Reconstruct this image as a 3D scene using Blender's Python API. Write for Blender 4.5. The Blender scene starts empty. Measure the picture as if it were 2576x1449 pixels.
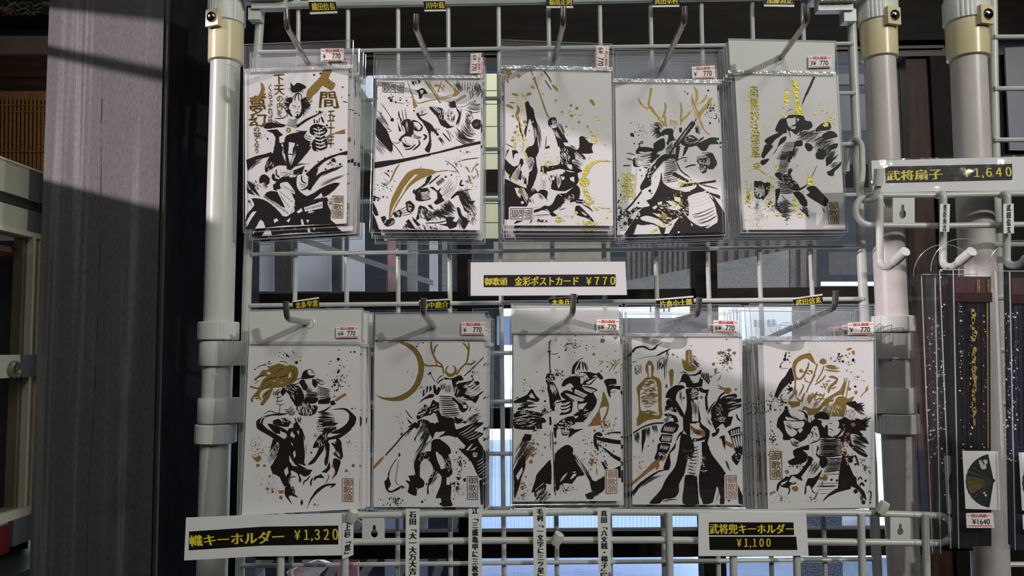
import bpy, bmesh, math, random
import numpy as np
from mathutils import Vector, Matrix
from mathutils.geometry import tessellate_polygon
random.seed(7)
S = bpy.context.scene
C = S.collection
# ---------------------------------------------------------------- camera
W, H, F = 2576.0, 1449.0, 2007.12
YAW, PIT, ROL = -0.0143085, 0.0776454, -0.010947
CAM = Vector((-0.02878, -0.771217, -0.047605))
_f = Vector((math.sin(YAW)*math.cos(PIT), math.cos(YAW)*math.cos(PIT), math.sin(PIT)))
_r = Vector((math.cos(YAW), -math.sin(YAW), 0)); _u = _r.cross(_f)
RT = math.cos(ROL)*_r + math.sin(ROL)*_u
UP = -math.sin(ROL)*_r + math.cos(ROL)*_u
FW = _f
cd = bpy.data.cameras.new('camera'); cam = bpy.data.objects.new('camera', cd); C.objects.link(cam)
cd.sensor_fit = 'HORIZONTAL'; cd.sensor_width = 36; cd.lens = 36*F/W; cd.clip_start = .02; cd.clip_end = 100
cam.matrix_world = Matrix(((RT.x, UP.x, -FW.x, CAM.x), (RT.y, UP.y, -FW.y, CAM.y), (RT.z, UP.z, -FW.z, CAM.z), (0, 0, 0, 1)))
S.camera = cam
# ---------------------------------------------------------------- light, world, exposure
S.view_settings.view_transform = 'Standard'; S.view_settings.look = 'None'
S.view_settings.exposure = 0.0; S.view_settings.gamma = 1.0; S.view_settings.use_curve_mapping = False
try:
    S.cycles.transparent_max_bounces = 48; S.cycles.max_bounces = 8; S.cycles.sample_clamp_indirect = 4
except Exception: pass
wd = bpy.data.worlds.new('daylight'); S.world = wd; wd.use_nodes = True
bg = wd.node_tree.nodes['Background']; bg.inputs[0].default_value = (.82, .90, 1, 1); bg.inputs[1].default_value = 3.4
def lamp(name, kind, loc, target, energy, color, **kw):
    d = bpy.data.lights.new(name, kind); o = bpy.data.objects.new(name, d); C.objects.link(o)
    o.location = loc; o.rotation_euler = (Vector(target)-Vector(loc)).to_track_quat('-Z', 'Y').to_euler()
    d.energy = energy; d.color = color
    for k, v in kw.items(): setattr(d, k, v)
    return o
SUN = Vector((1.0, .52, -.315)).normalized()
lamp('low_sun', 'SUN', (-3, -3, 1), Vector((-3, -3, 1))+SUN, 2.95, (1, .89, .94), angle=.004)
lamp('ceiling_spot', 'SPOT', (1.15, -1.55, .78), (.30, 0, -.02), 54, (1, .97, .93), spot_size=math.radians(53), spot_blend=.5, shadow_soft_size=.022)
lamp('rack_fill_spot', 'SPOT', (1.0, -1.9, 1.45), (.14, 0, -.1), 36, (.97, 1, .86), spot_size=math.radians(54), spot_blend=.6, shadow_soft_size=.16)  # added soft fill spot for the rack, no fitting of the shop
lamp('front_fill', 'AREA', (-.05, -1.2, 1.15), (.3, 0, -.2), 4.5, (1, .96, .93), shape='RECTANGLE', size=.3, size_y=.3)  # added fill that lifts the shadows from the front
lamp('lane_fill', 'AREA', (.3, 1.15, 2.3), (.2, 2.4, -.2), 40, (.85, .92, 1), shape='RECTANGLE', size=4, size_y=.8)  # added area lamp that brightens the house beyond the panes
lamp('hall_lamp', 'POINT', (-1.3, 1.9, .9), (0, 0, 0), 9, (1, .80, .60), shadow_soft_size=.1)
# ---------------------------------------------------------------- helpers
def ray(x, y): return ((float(x)-W/2)/F)*RT - ((float(y)-H/2)/F)*UP + FW
def P(x, y, Y):                      # the point of the plane at depth Y seen at photo pixel x, y
    d = ray(x, y); return CAM + d*((float(Y)-CAM.y)/d.y)
def PX(x, y, X):                     # same on a plane of constant X
    d = ray(x, y); return CAM + d*((X-CAM.x)/d.x)
def mat(name, col, rough=.5, metal=0, spec=.4, noise=None, bump=0, bscale=50, trans=0, coat=0, ncol=None, stretch=(1, 1, 1), detail=4, emit=None, ramp=(.35, .65)):
    m = bpy.data.materials.new(name); m.use_nodes = True; nt = m.node_tree; b = nt.nodes['Principled BSDF']
    b.inputs['Base Color'].default_value = (*col, 1); b.inputs['Roughness'].default_value = rough
    b.inputs['Metallic'].default_value = metal; b.inputs['Specular IOR Level'].default_value = spec
    b.inputs['Transmission Weight'].default_value = trans; b.inputs['Coat Weight'].default_value = coat
    if emit: b.inputs['Emission Color'].default_value = (*emit[0], 1); b.inputs['Emission Strength'].default_value = emit[1]
    if noise or bump:
        tc = nt.nodes.new('ShaderNodeTexCoord'); mp = nt.nodes.new('ShaderNodeMapping'); mp.inputs['Scale'].default_value = stretch
        nt.links.new(tc.outputs['Object'], mp.inputs[0])
    if noise:
        n = nt.nodes.new('ShaderNodeTexNoise'); n.inputs['Scale'].default_value = noise; n.inputs['Detail'].default_value = detail
        r = nt.nodes.new('ShaderNodeValToRGB'); r.color_ramp.elements[0].position = ramp[0]; r.color_ramp.elements[1].position = ramp[1]
        r.color_ramp.elements[0].color = (*col, 1); r.color_ramp.elements[1].color = (*(ncol or [c*.75 for c in col]), 1)
        nt.links.new(mp.outputs[0], n.inputs[0]); nt.links.new(n.outputs[0], r.inputs[0]); nt.links.new(r.outputs[0], b.inputs['Base Color'])
    if bump:
        n2 = nt.nodes.new('ShaderNodeTexNoise'); n2.inputs['Scale'].default_value = bscale; n2.inputs['Detail'].default_value = 3
        bp = nt.nodes.new('ShaderNodeBump'); bp.inputs['Strength'].default_value = bump; bp.inputs['Distance'].default_value = .002
        nt.links.new(mp.outputs[0], n2.inputs[0]); nt.links.new(n2.outputs[0], bp.inputs['Height']); nt.links.new(bp.outputs[0], b.inputs['Normal'])
    return m
def film(name, tint=(1, 1, 1), haze=.03, gloss=.10, rough=.06, bump=.5, bscale=30, hazecol=(.85, .87, .9)):
    m = bpy.data.materials.new(name); m.use_nodes = True; nt = m.node_tree; nt.nodes.clear()
    N = nt.nodes.new; L = nt.links.new
    out = N('ShaderNodeOutputMaterial'); t = N('ShaderNodeBsdfTransparent'); t.inputs[0].default_value = (*tint, 1)
    d = N('ShaderNodeBsdfDiffuse'); d.inputs[0].default_value = (*hazecol, 1)
    g = N('ShaderNodeBsdfGlossy'); g.inputs['Roughness'].default_value = rough
    m1 = N('ShaderNodeMixShader'); m1.inputs[0].default_value = haze; m2 = N('ShaderNodeMixShader')
    lw = N('ShaderNodeLayerWeight'); lw.inputs[0].default_value = .5; pw = N('ShaderNodeMath'); pw.operation = 'POWER'; pw.inputs[1].default_value = 5
    fr = N('ShaderNodeMath'); fr.operation = 'MULTIPLY_ADD'; fr.inputs[1].default_value = .96; fr.inputs[2].default_value = .04; L(lw.outputs['Facing'], pw.inputs[0]); L(pw.outputs[0], fr.inputs[0])
    mu = N('ShaderNodeMath'); mu.operation = 'MULTIPLY'; mu.inputs[1].default_value = gloss/.04
    mu.use_clamp = True
    tc = N('ShaderNodeTexCoord'); n = N('ShaderNodeTexNoise'); n.inputs['Scale'].default_value = bscale; n.inputs['Detail'].default_value = 1.5
    bp = N('ShaderNodeBump'); bp.inputs['Strength'].default_value = bump; bp.inputs['Distance'].default_value = .004
    L(tc.outputs['Object'], n.inputs[0]); L(n.outputs[0], bp.inputs['Height']); L(bp.outputs[0], g.inputs['Normal'])
    L(fr.outputs[0], mu.inputs[0]); L(t.outputs[0], m1.inputs[1]); L(d.outputs[0], m1.inputs[2])
    L(mu.outputs[0], m2.inputs[0]); L(m1.outputs[0], m2.inputs[1]); L(g.outputs[0], m2.inputs[2]); L(m2.outputs[0], out.inputs[0])
    return m
M = dict(
    wire=mat('white_coated_wire', (.54, .565, .52), .32, spec=.5, noise=30, ncol=(.49, .505, .46), bump=.1),
    pipe=mat('white_plastic_pipe', (.60, .615, .56), .3, noise=14, ncol=(.55, .56, .50), stretch=(1, 1, .3)),
    piper=mat('pinkish_white_plastic_pipe', (.56, .52, .49), .35, noise=60, ncol=(.51, .47, .45), ramp=(.3, .7)),
    joint=mat('white_plastic_joint', (.66, .67, .63), .35, noise=20, ncol=(.59, .60, .56)),
    cream=mat('cream_plastic_collar', (.70, .62, .38), .28, noise=12, ncol=(.60, .53, .31)),
    chrome=mat('chrome_steel', (.50, .50, .48), .2, .85, noise=200, ncol=(.34, .33, .30)),
    screw=mat('dark_steel_screw', (.35, .35, .35), .2, 1),
    paper=mat('white_card_stock', (.78, .76, .765), .45, noise=9, ncol=(.75, .735, .73)),
    signp=mat('laminated_white_paper', (.80, .79, .80), .18, noise=7, ncol=(.78, .75, .70), ramp=(.55, .7)),
    strip=mat('white_strip_paper', (.76, .78, .74), .4),
    black=mat('black_label_tape', (.011, .010, .008), .4, spec=.15),
    yellow=mat('yellow_lettering', (.80, .66, .04), .45),
    inkt=mat('black_print', (.02, .02, .02), .5),
    red=mat('red_print', (.75, .06, .05), .5),
    stick=mat('white_sticker', (.84, .80, .78), .5),
    ink=mat('ink_print', (.014, .010, .009), .38, spec=.22),
    gold=mat('gold_foil', (.33, .215, .05), .38, .35, bump=.12, bscale=400),
    goldb=mat('bright_gold_foil', (.62, .55, .10), .38, .45, bump=.5, bscale=500),
    orange=mat('copper_orange_foil', (.50, .22, .07), .38, .4, bump=.3, bscale=400),
    film=film('clear_plastic_sleeve', haze=.008, gloss=.035, rough=.07, bump=.35, bscale=22),
    filmc=film('crinkled_plastic_sleeve', haze=.010, gloss=.05, rough=.06, bump=.8, bscale=16),
    seam=film('frosted_sleeve_seam', haze=.45, gloss=.15, rough=.2, bump=.4, bscale=300),
    fog=film('milky_plastic_header', haze=.62, gloss=.05, rough=.2, bump=.3, hazecol=(.72, .72, .70)),
    headf=film('faint_header_film', haze=.055, gloss=.03, rough=.08, bump=.5, bscale=14, hazecol=(.75, .78, .85)),
    edge=film('bright_plastic_fold', haze=.35, gloss=.2, rough=.12, bump=.3),
    acr=film('clear_acrylic', haze=.05, gloss=.10, rough=.05, bump=.1),
    tube=film('clear_fan_sleeve', haze=.006, gloss=.022, rough=.08, bump=.3, bscale=15),
)
def put(name, me, m=None, parent=None, loc=None):
    o = bpy.data.objects.new(name, me); C.objects.link(o)
    if m:
        for q in (m if isinstance(m, (list, tuple)) else [m]): me.materials.append(M[q] if isinstance(q, str) else q)
    if parent: o.parent = parent
    if loc is not None: o.location = loc
    return o
def tag(o, label, cat, group=None):
    o['label'] = label; o['category'] = cat
    if group: o['group'] = group
    return o
def struct(o): o['kind'] = 'structure'; return o
def thing(name, loc, label, cat, group=None):
    o = bpy.data.objects.new(name, None); C.objects.link(o); o.location = loc; o.empty_display_size = .02
    o['label'] = label; o['category'] = cat
    if group: o['group'] = group
    return o
class MB:                            # collects shapes in world space, builds one mesh relative to its parent's origin
    def __init__(s): s.v = []; s.f = []; s.m = []; s.sm = []
    def add(s, vs, fs, mi=0, smooth=False):
        n = len(s.v); s.v += [Vector(v) for v in vs]; s.f += [tuple(i+n for i in f) for f in fs]; s.m += [mi]*len(fs); s.sm += [smooth]*len(fs); return s
    def box(s, a, b, mi=0):
        x0, y0, z0 = a; x1, y1, z1 = b
        return s.add([(x, y, z) for x in (x0, x1) for y in (y0, y1) for z in (z0, z1)],
                     [(0, 1, 3, 2), (4, 6, 7, 5), (0, 4, 5, 1), (2, 3, 7, 6), (0, 2, 6, 4), (1, 5, 7, 3)], mi)
    def obox(s, c, ax, ay, az, mi=0):  # oriented box: centre and three half vectors
        c, ax, ay, az = map(Vector, (c, ax, ay, az))
        return s.add([c+i*ax+j*ay+k*az for i in (-1, 1) for j in (-1, 1) for k in (-1, 1)],
                     [(0, 1, 3, 2), (4, 6, 7, 5), (0, 4, 5, 1), (2, 3, 7, 6), (0, 2, 6, 4), (1, 5, 7, 3)], mi)
    def slab(s, quad, t, mi=0):        # a quad (front face, CCW or not) given thickness t away from the camera
        n = len(quad); q = [Vector(v) for v in quad]; b = [v+Vector((0, t, 0)) for v in q]
        return s.add(q+b, [tuple(range(n)), tuple(range(2*n-1, n-1, -1))]+[(i, (i+1) % n, n+(i+1) % n, n+i) for i in range(n)], mi)
    def tube(s, pts, r, n=10, mi=0, cap=True, radii=None):
        pts = [Vector(p) for p in pts]; rings = []; t0 = None; nrm = None
        for i, p in enumerate(pts):
            a = pts[max(i-1, 0)]; b = pts[min(i+1, len(pts)-1)]; t = (b-a).normalized()
            if nrm is None:
                nrm = t.orthogonal().normalized()
            else:
                nrm = (nrm - t*nrm.dot(t)).normalized()
            bn = t.cross(nrm); rr = radii[i] if radii else r
            rings.append([p+rr*(math.cos(2*math.pi*k/n)*nrm+math.sin(2*math.pi*k/n)*bn) for k in range(n)])
        vs = [v for q in rings for v in q]; fs = []
        for i in range(len(pts)-1):
            for k in range(n): fs.append((i*n+k, i*n+(k+1) % n, (i+1)*n+(k+1) % n, (i+1)*n+k))
        s.add(vs, fs, mi, True)
        if cap:
            s.add(rings[0], [tuple(range(n-1, -1, -1))], mi); s.add(rings[-1], [tuple(range(n))], mi)
        return s
    def lathe(s, c, ax, prof, n=48, mi=0, flute=None, ref=None):   # prof: (distance along axis, radius)
        ax = Vector(ax).normalized(); e1 = ax.orthogonal().normalized() if ref is None else (Vector(ref)-ax*Vector(ref).dot(ax)).normalized(); e2 = ax.cross(e1); c = Vector(c); vs = []; fs = []
        for (h, r) in prof:
            for k in range(n):
                rr = r
                if flute and flute(k, n, h): rr = r*.965
                a = 2*math.pi*k/n; vs.append(c+ax*h+rr*(math.cos(a)*e1+math.sin(a)*e2))
        for i in range(len(prof)-1):
            for k in range(n): fs.append((i*n+k, i*n+(k+1) % n, (i+1)*n+(k+1) % n, (i+1)*n+k))
        s.add(vs, fs, mi, True); m = len(prof)-1
        s.add(vs[:n], [tuple(range(n-1, -1, -1))], mi); s.add(vs[m*n:], [tuple(range(n))], mi)
        return s
    def build(s, name, m=None, parent=None, origin=None, sharp=40):
        if parent is not None: o0 = origin if origin is not None else wpos(parent)
        else: o0 = Vector(origin) if origin is not None else sum(s.v, Vector())/len(s.v)
        me = bpy.data.meshes.new(name); me.from_pydata([tuple(v-o0) for v in s.v], [], s.f)
        me.polygons.foreach_set('material_index', s.m); me.polygons.foreach_set('use_smooth', s.sm); me.update()
        if any(s.sm):
            try: me.set_sharp_from_angle(angle=math.radians(sharp))
            except Exception: pass
        o = put(name, me, m, parent)
        o.location = (0, 0, 0) if parent is not None else o0
        return o
def wpos(o):
    v = Vector((0, 0, 0))
    while o is not None: v = v+o.location; o = o.parent
    return v
def arc(c, r, a0, a1, e1, e2, n=10):
    return [Vector(c)+r*(math.cos(a0+(a1-a0)*i/n)*Vector(e1)+math.sin(a0+(a1-a0)*i/n)*Vector(e2)) for i in range(n+1)]
def rnd(pts, r=.006, n=5):           # round the corners of a wire path
    pts = [Vector(p) for p in pts]; out = [pts[0]]
    for i in range(1, len(pts)-1):
        a, b, c = pts[i-1], pts[i], pts[i+1]; u = a-b; v = c-b; d = min(r, u.length*.45, v.length*.45); p = b+u.normalized()*d; q = b+v.normalized()*d
        for k in range(n+1):
            t = k/n; out.append((1-t)**2*p+2*t*(1-t)*b+t*t*q)
    out.append(pts[-1]); return out
_tc = {}
def glyphs(s, bold=0.0, spacing=1.0, line=1.0):
    key = (s, bold, spacing, line)
    if key in _tc: return _tc[key]
    cu = bpy.data.curves.new('t', 'FONT'); cu.body = s; cu.offset = bold; cu.space_character = spacing; cu.space_line = line; cu.resolution_u = 4
    if '\n' in s: cu.align_x = 'CENTER'
    o = bpy.data.objects.new('t', cu); C.objects.link(o); dg = bpy.context.evaluated_depsgraph_get(); me = o.evaluated_get(dg).to_mesh()
    v = [tuple(q.co) for q in me.vertices]; f = [tuple(p.vertices) for p in me.polygons]
    o.evaluated_get(dg).to_mesh_clear(); bpy.data.objects.remove(o); bpy.data.curves.remove(cu)
    _tc[key] = (v, f); return _tc[key]
def text(mb, s, q, Y, mi=0, bold=.022, spacing=1.0, line=1.0, lift=.0006):
    """lay lettering into the picture quad q = TL, TR, BR, BL at depth Y (or a function of x, y)"""
    v, f = glyphs(s, 0.0, spacing, line)
    if not v: return mb
    x0 = min(a[0] for a in v); x1 = max(a[0] for a in v); y0 = min(a[1] for a in v); y1 = max(a[1] for a in v)
    TL, TR, BR, BL = q; out = []
    for a in v:
        s_ = (a[0]-x0)/(x1-x0 or 1); t = (y1-a[1])/(y1-y0 or 1)
        x = (1-t)*((1-s_)*TL[0]+s_*TR[0])+t*((1-s_)*BL[0]+s_*BR[0]); y = (1-t)*((1-s_)*TL[1]+s_*TR[1])+t*((1-s_)*BL[1]+s_*BR[1])
        out.append(P(x, y, (Y(x, y) if callable(Y) else Y)-lift))
    w = (TR[0]-TL[0])/(x1-x0 or 1)*bold
    mb.add(out, f, mi)
    if bold: mb.add([v+RT*w*.00036+Vector((0, -.00002, 0)) for v in out], f, mi).add([v-RT*w*.00036+Vector((0, .00002, 0)) for v in out], f, mi)
    return mb
def rect(x0, y0, x1, y1): return [(x0, y0), (x1, y0), (x1, y1), (x0, y1)]
def quad(mb, q, Y, t=.0003, mi=0, lift=0): return mb.slab([P(a[0], a[1], Y-lift) for a in q], t, mi)
# ================================================================ the building behind the rack
wood = mat('dark_brown_wood', (.008, .0055, .0045), .6, spec=.15, noise=14, ncol=(.017, .011, .009), stretch=(1, 1, 6), detail=6, bump=.15, bscale=60)
woodh = mat('dark_brown_rail_wood', (.009, .007, .0055), .55, spec=.2, noise=14, ncol=(.020, .013, .010), stretch=(1, 1, 9), detail=6)
woodr = mat('reddish_brown_wood', (.028, .014, .010), .5, spec=.2, noise=12, ncol=(.07, .035, .024), stretch=(6, 1, 1))
deepm = mat('dark_interior_plaster', (.03, .027, .026), .8, noise=3)  # dark grey-brown plaster colour
YB = .50                              # the glazed wooden partition stands half a metre behind the wire grid
def px_box(name, x0, y0, x1, y1, Y, t, m, parent=None):
    mb = MB(); mb.slab([P(x0, y0, Y), P(x1, y0, Y), P(x1, y1, Y), P(x0, y1, Y)], t); return mb.build(name, m, parent)
def wbox(name, a, b, m, parent=None):
    mb = MB(); mb.box(a, b); return mb.build(name, m, parent)
def zof(y, Y, x=1317): return P(x, y, Y).z
def xof(x, Y, y=880): return P(x, y, Y).x
# shell of the shop (mostly behind the camera; the left wall is an added mask shaping the sun patch)
struct(wbox('floor', (-2.65, -4.2, -1.50), (2.45, YB+.04, -1.45), mat('grey_floor', (.10, .09, .085), .6, noise=6)))
plank = mat('dark_plank_ceiling', (.05, .035, .028), .7, noise=5, stretch=(1, 6, 1))
def prism(name, pl, z0, z1, m):
    mb = MB(); n = len(pl); mb.add([(x, y, z) for z in (z0, z1) for x, y in pl], [tuple(range(n))[::-1], tuple(range(n, 2*n))]+[(i, (i+1) % n, n+(i+1) % n, n+i) for i in range(n)]); return struct(mb.build(name, m))
prism('ceiling', [(-2.65, -4.2), (2.45, -4.2), (2.45, .58), (-.60, .58), (-1.95, 3.65), (-2.65, 3.65)], 1.70, 1.75, plank)
prism('sky_block_wall', [(-.60, .57), (-.56, .57), (-1.91, 3.65), (-1.95, 3.65)], -1.5, 1.70, deepm)  # unseen wall added to keep sky light out of the far hall
struct(wbox('wall_back', (-2.65, -4.25, -1.5), (2.45, -4.2, 1.7), mat('plaster_wall', (.09, .085, .08), .8, noise=4)))
struct(wbox('wall_right', (2.4, -4.2, -1.5), (2.45, .60, 1.7), mat('plaster_wall_right', (.10, .09, .085), .8, noise=4)))
XL = -2.6
def sun_to_wall(x, y, Y):             # where the sun ray reaching this point passes the left wall
    p = P(x, y, Y); k = (XL-p.x)/SUN.x; return p+SUN*k
lo = sun_to_wall(560, 562, 0); hi = sun_to_wall(418, 14, .09)
mb = MB(); Y0 = -3.0
zb, zt = lo.z, hi.z
mb.box((XL-.05, -4.2, -1.5), (XL, 3.6, zb)).box((XL-.05, -.6, zb), (XL, 3.6, 1.7)).box((XL-.05, -4.2, zb), (XL, -4.1, 1.7))
zA, zB = hi.z+.085*(-4.1-hi.y), hi.z+.085*(-.6-hi.y)
mb.add([(x, y, z) for x in (XL-.05, XL) for (y, z) in ((-4.1, zA), (-.6, zB), (-.6, 1.7), (-4.1, 1.7))], [(3, 2, 1, 0), (4, 5, 6, 7), (0, 1, 5, 4), (1, 2, 6, 5), (2, 3, 7, 6), (3, 0, 4, 7)])
struct(mb.build('sun_mask_wall', mat('plaster_wall_left', (.09, .085, .08), .8, noise=4)))  # unseen sun mask, its opening cut to fit the light patch
bar = sun_to_wall(270, 148, .2); mb = MB(); bd_ = Vector((0, 1, .088)).normalized()
mb.obox(bar+bd_*.02+Vector((-.02, 0, 0)), (.006, 0, 0), bd_*.24, (0, 0, .0062)); struct(mb.build('trim_1', wood))  # unseen bar added to cast the dark stripe on the column
# ---- partition: posts and rails
posts = [(585, 634, 0), (1152, 1188, 0), (1746, 1800, 0), (2296, 2352, 1)]
rails = [(425, 484, 0), (731, 774, 0), (1026, 1078, 0), (1338, 1404, 0)]
zt0, zb0 = zof(168, YB), -1.45
sash = MB()
for i, (x0, x1, k) in enumerate(posts):
    X0, X1 = xof(x0, YB, 700), xof(x1, YB, 700)
    struct(wbox('trim_%d' % (i+2), (X0, YB-.012, zb0), (X1, YB+.03, zt0), woodr if k else wood))
for i, (y0, y1, k) in enumerate(rails):
    for j, ((a, b)) in enumerate([(634, 1152), (1188, 1746), (1800, 2296)]):
        struct(wbox('trim_%d' % (10+i*3+j), (xof(a, YB, 700), YB, zof(y1, YB)), (xof(b, YB, 700), YB+.026, zof(y0, YB)), woodh))
X0, X1 = xof(585, YB, 700), xof(2352, YB, 700)
struct(wbox('wall_front', (xof(500, YB), YB-.02, zof(60, YB)), (2.4, YB+.06, 1.7), wood))
struct(wbox('trim_40', (xof(500, YB), YB-.04, zof(140, YB)), (2.4, YB+.06, zof(60, YB)), mat('dark_lintel_wood', (.005, .0035, .003), .6, spec=.15, noise=10, ncol=(.012, .008, .0065), stretch=(1, 1, 8))))
struct(wbox('trim_41', (xof(500, YB), YB-.02, zof(168, YB)), (X1+.03, YB+.03, zof(140, YB)), mat('brown_moulding_wood', (.040, .027, .024), .45, noise=10, ncol=(.06, .042, .038), stretch=(1, 1, 8))))
struct(wbox('trim_42', (xof(900, YB), YB-.026, zof(152, YB)), (X1+.02, YB-.02, zof(145, YB)), mat('worn_edge_wood', (.10, .085, .085), .45, noise=10, stretch=(1, 1, 8))))
# right of the last post: dark wall with a pale sheet pinned to it
struct(wbox('wall_far_right', (X1, YB-.02, -1.5), (2.4, YB+.03, zof(168, YB)), mat('near_black_board_wall', (.007, .005, .006), .6, spec=.15, noise=9, ncol=(.013, .010, .0095), stretch=(5, 1, 1))))
pn = MB(); pn.slab([P(2528, 120, YB-.03), P(2700, 110, YB-.03), P(2700, 380, YB-.03), P(2540, 378, YB-.03)], .004)
tag(pn.build('paper_notice', mat('pale_sheet', (.36, .36, .40), .6, noise=5, ncol=(.30, .30, .36))), 'blank pale grey sheet on the dark wall at the top right edge', 'notice')
# panes
glass = film('dusty_window_glass', tint=(.93, .96, .98), haze=.012, gloss=.05, rough=.02, bump=.02)
dust = mat('dusty_specks', (.55, .58, .62), .6)
n = 0
cells = [(168, 425), (484, 731), (774, 1026), (1078, 1338), (1404, 1700)]
for (a, b) in [(634, 1152), (1188, 1746), (1800, 2296)]:
    for (c, d) in cells:
        n += 1
        o = struct(wbox('window_%d' % n, (xof(a, YB, 700), YB+.010, zof(d, YB)), (xof(b, YB, 700), YB+.013, zof(c, YB)), glass))
        mb = MB(); rr = random.Random(n)
        for k in range(120):
            if c < 400: break
            x = rr.uniform(a+3, b-3); y = d-4-abs(rr.gauss(0, (d-c)*.33)); r = rr.choice((.6, .7, .8, 1.1))*.00032
            if y < c+4: continue
            p = P(x, y, YB+.0095); mb.add([p+Vector((r*math.cos(q), 0, r*math.sin(q))) for q in (0, 1.2, 2.5, 3.8, 5.1)], [(0, 1, 2, 3, 4)])
        if mb.v: w = mb.build('dust_specks', dust, o, origin=wpos(o)); w['kind'] = 'stuff'
# ================================================================ seen through the panes
def flat(name, q, Y, m, t=.02, label=None, cat=None, group=None, st=False):
    mb = MB(); mb.slab([P(a[0], a[1], Y) for a in q], t); o = mb.build(name, m)
    if st: struct(o)
    elif label: tag(o, label, cat, group)
    return o
cream = mat('cream_siding', (.74, .66, .38), .6, noise=40, ncol=(.70, .62, .36), stretch=(1, 1, .1))
beige = mat('beige_outer_wall', (.40, .32, .21), .7, noise=30, ncol=(.33, .26, .17))
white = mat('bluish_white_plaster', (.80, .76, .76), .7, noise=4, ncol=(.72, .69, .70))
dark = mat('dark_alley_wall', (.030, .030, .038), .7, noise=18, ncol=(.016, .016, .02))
darkw = mat('brown_exterior_wood', (.06, .045, .038), .7, noise=20, ncol=(.03, .022, .02), stretch=(8, 1, 1))
greyb = mat('grey_exterior_beam', (.27, .25, .22), .6, noise=22, ncol=(.20, .185, .165), stretch=(1, 1, 5))
slat = mat('weathered_slat_wood', (.20, .145, .115), .7, noise=40, ncol=(.11, .078, .062), stretch=(8, 1, 1))
bluer = mat('pale_blue_ribbed_sheet', (.52, .66, .92), .4, noise=5, ncol=(.46, .60, .88))
bluet = mat('pale_blue_tile', (.48, .60, .84), .4, noise=5, ncol=(.54, .66, .88))
stone = mat('pale_stone', (.72, .74, .80), .8, noise=9, ncol=(.35, .36, .42), bump=.6)  # pale stone colour with darker mottling
# alley house straight behind, seen through the panes; the daylight shows through its openings
YF = 2.2
house = thing('alley_house', P(1300, 1040, 2.3), 'dim neighbouring house behind the glazed partition, seen between the cards', 'house')
def hpart(name, q, Y, m, t=.02, keep=False):
    mb = MB(); mb.slab([P(a[0], a[1], Y) for a in q], t); return mb.build(name, m, house)
def wall_holes(name, x0, y0, x1, y1, Y, holes, m, t=.04, parent=None):
    xs = sorted({x0, x1, *[h[0] for h in holes], *[h[2] for h in holes]}); ys = sorted({y0, y1, *[h[1] for h in holes], *[h[3] for h in holes]}); mb = MB()
    for a, b in zip(xs[:-1], xs[1:]):
        run = None
        for c, d in list(zip(ys[:-1], ys[1:]))+[(None, None)]:
            solid = c is not None and not any(h[0] < (a+b)/2 < h[2] and h[1] < (c+d)/2 < h[3] for h in holes)
            if solid: run = (run[0], d) if run else (c, d)
            elif run: mb.slab([P(a, run[0], Y), P(b, run[0], Y), P(b, run[1], Y), P(a, run[1], Y)], t); run = None
    return mb.build(name, m, parent)
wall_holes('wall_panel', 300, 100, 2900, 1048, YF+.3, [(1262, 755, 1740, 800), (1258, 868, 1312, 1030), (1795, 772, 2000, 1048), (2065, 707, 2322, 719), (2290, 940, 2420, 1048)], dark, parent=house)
struct(wbox('floor_outside', (-8, YB+.1, -1.48), (9, 30, -1.45), mat('bright_gravel', (.80, .80, .84), .8, noise=9, ncol=(.6, .6, .66))))
zz = [150, 228, 262, 318, 386, 480, 512, 560, 600]
for a, b in zip(zz[:-1], zz[1:]): hpart('siding_board', rect(1188, a+1.2, 1420, b-1.2), YF, cream)
hpart('shed_panel', rect(1242, 608, 1535, 700), YF-.1, beige)
hpart('awning', [(905, 195), (955, 300), (955, 425), (905, 425)], YF, mat('greenish_grey_awning', (.24, .25, .19), .6, noise=12))
hpart('awning_edge', [(880, 240), (1000, 420), (960, 425), (880, 330)], YF-.05, bpy.data.materials['greenish_grey_awning'])
hpart('white_corner', [(925, 190), (936, 190), (936, 262), (905, 215)], YF-.06, white)
# region left: white wall bays, posts, slanting handrail
for k, (a, b) in enumerate([(630, 688), (733, 832), (858, 915), (1080, 1100)]): hpart('white_wall_bay', rect(a, 560, b, 732), YF, white)
for k, (a, b, m_) in enumerate([(690, 732, darkw), (834, 857, darkw), (976, 1000, mat('faded_red_post', (.42, .20, .19), .6)), (1024, 1048, greyb), (1112, 1128, greyb)]): hpart('wall_post', rect(a, 560, b, 732), YF-.05, m_, .03)
mb = MB(); mb.obox((P(1090, 712, 2.1)+P(750, 600, 2.1))/2, (P(1090, 712, 2.1)-P(750, 600, 2.1))/2, (0, .01, 0), (0, 0, .010)); mb.build('sloping_handrail', greyb, house)
for base, pitch, n_ in ((1578, 13, 13), (1806, 26, 10)):
    for k in range(n_): x = base+k*pitch; hpart('screen_slat', [(x, 560), (x+pitch*.55, 560), (x+pitch*.55, 730), (x, 730)], YF, slat)
hpart('slanting_beam', [(1576, 706), (1985, 628), (1985, 655), (1576, 728)], YF-.05, greyb, .03)
hpart('gravel_bank', [(1576, 728), (1985, 655), (1985, 732), (1576, 732)], YF-.1, mat('brown_gravel', (.20, .165, .14), .8, noise=260, ncol=(.42, .40, .38), bump=.5, ramp=(.5, .7)), .03)
hpart('grey_shutter', rect(2085, 634, 2268, 690), YF, mat('brownish_grey_board', (.10, .085, .075), .7, noise=60))
hpart('plaster_panel', rect(2060, 236, 2292, 328), YF, mat('brownish_plaster', (.11, .095, .09), .7, noise=5))
hpart('plaster_band', rect(2080, 186, 2292, 212), YF, bpy.data.materials['brownish_plaster'])
YG = 2.6
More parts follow.
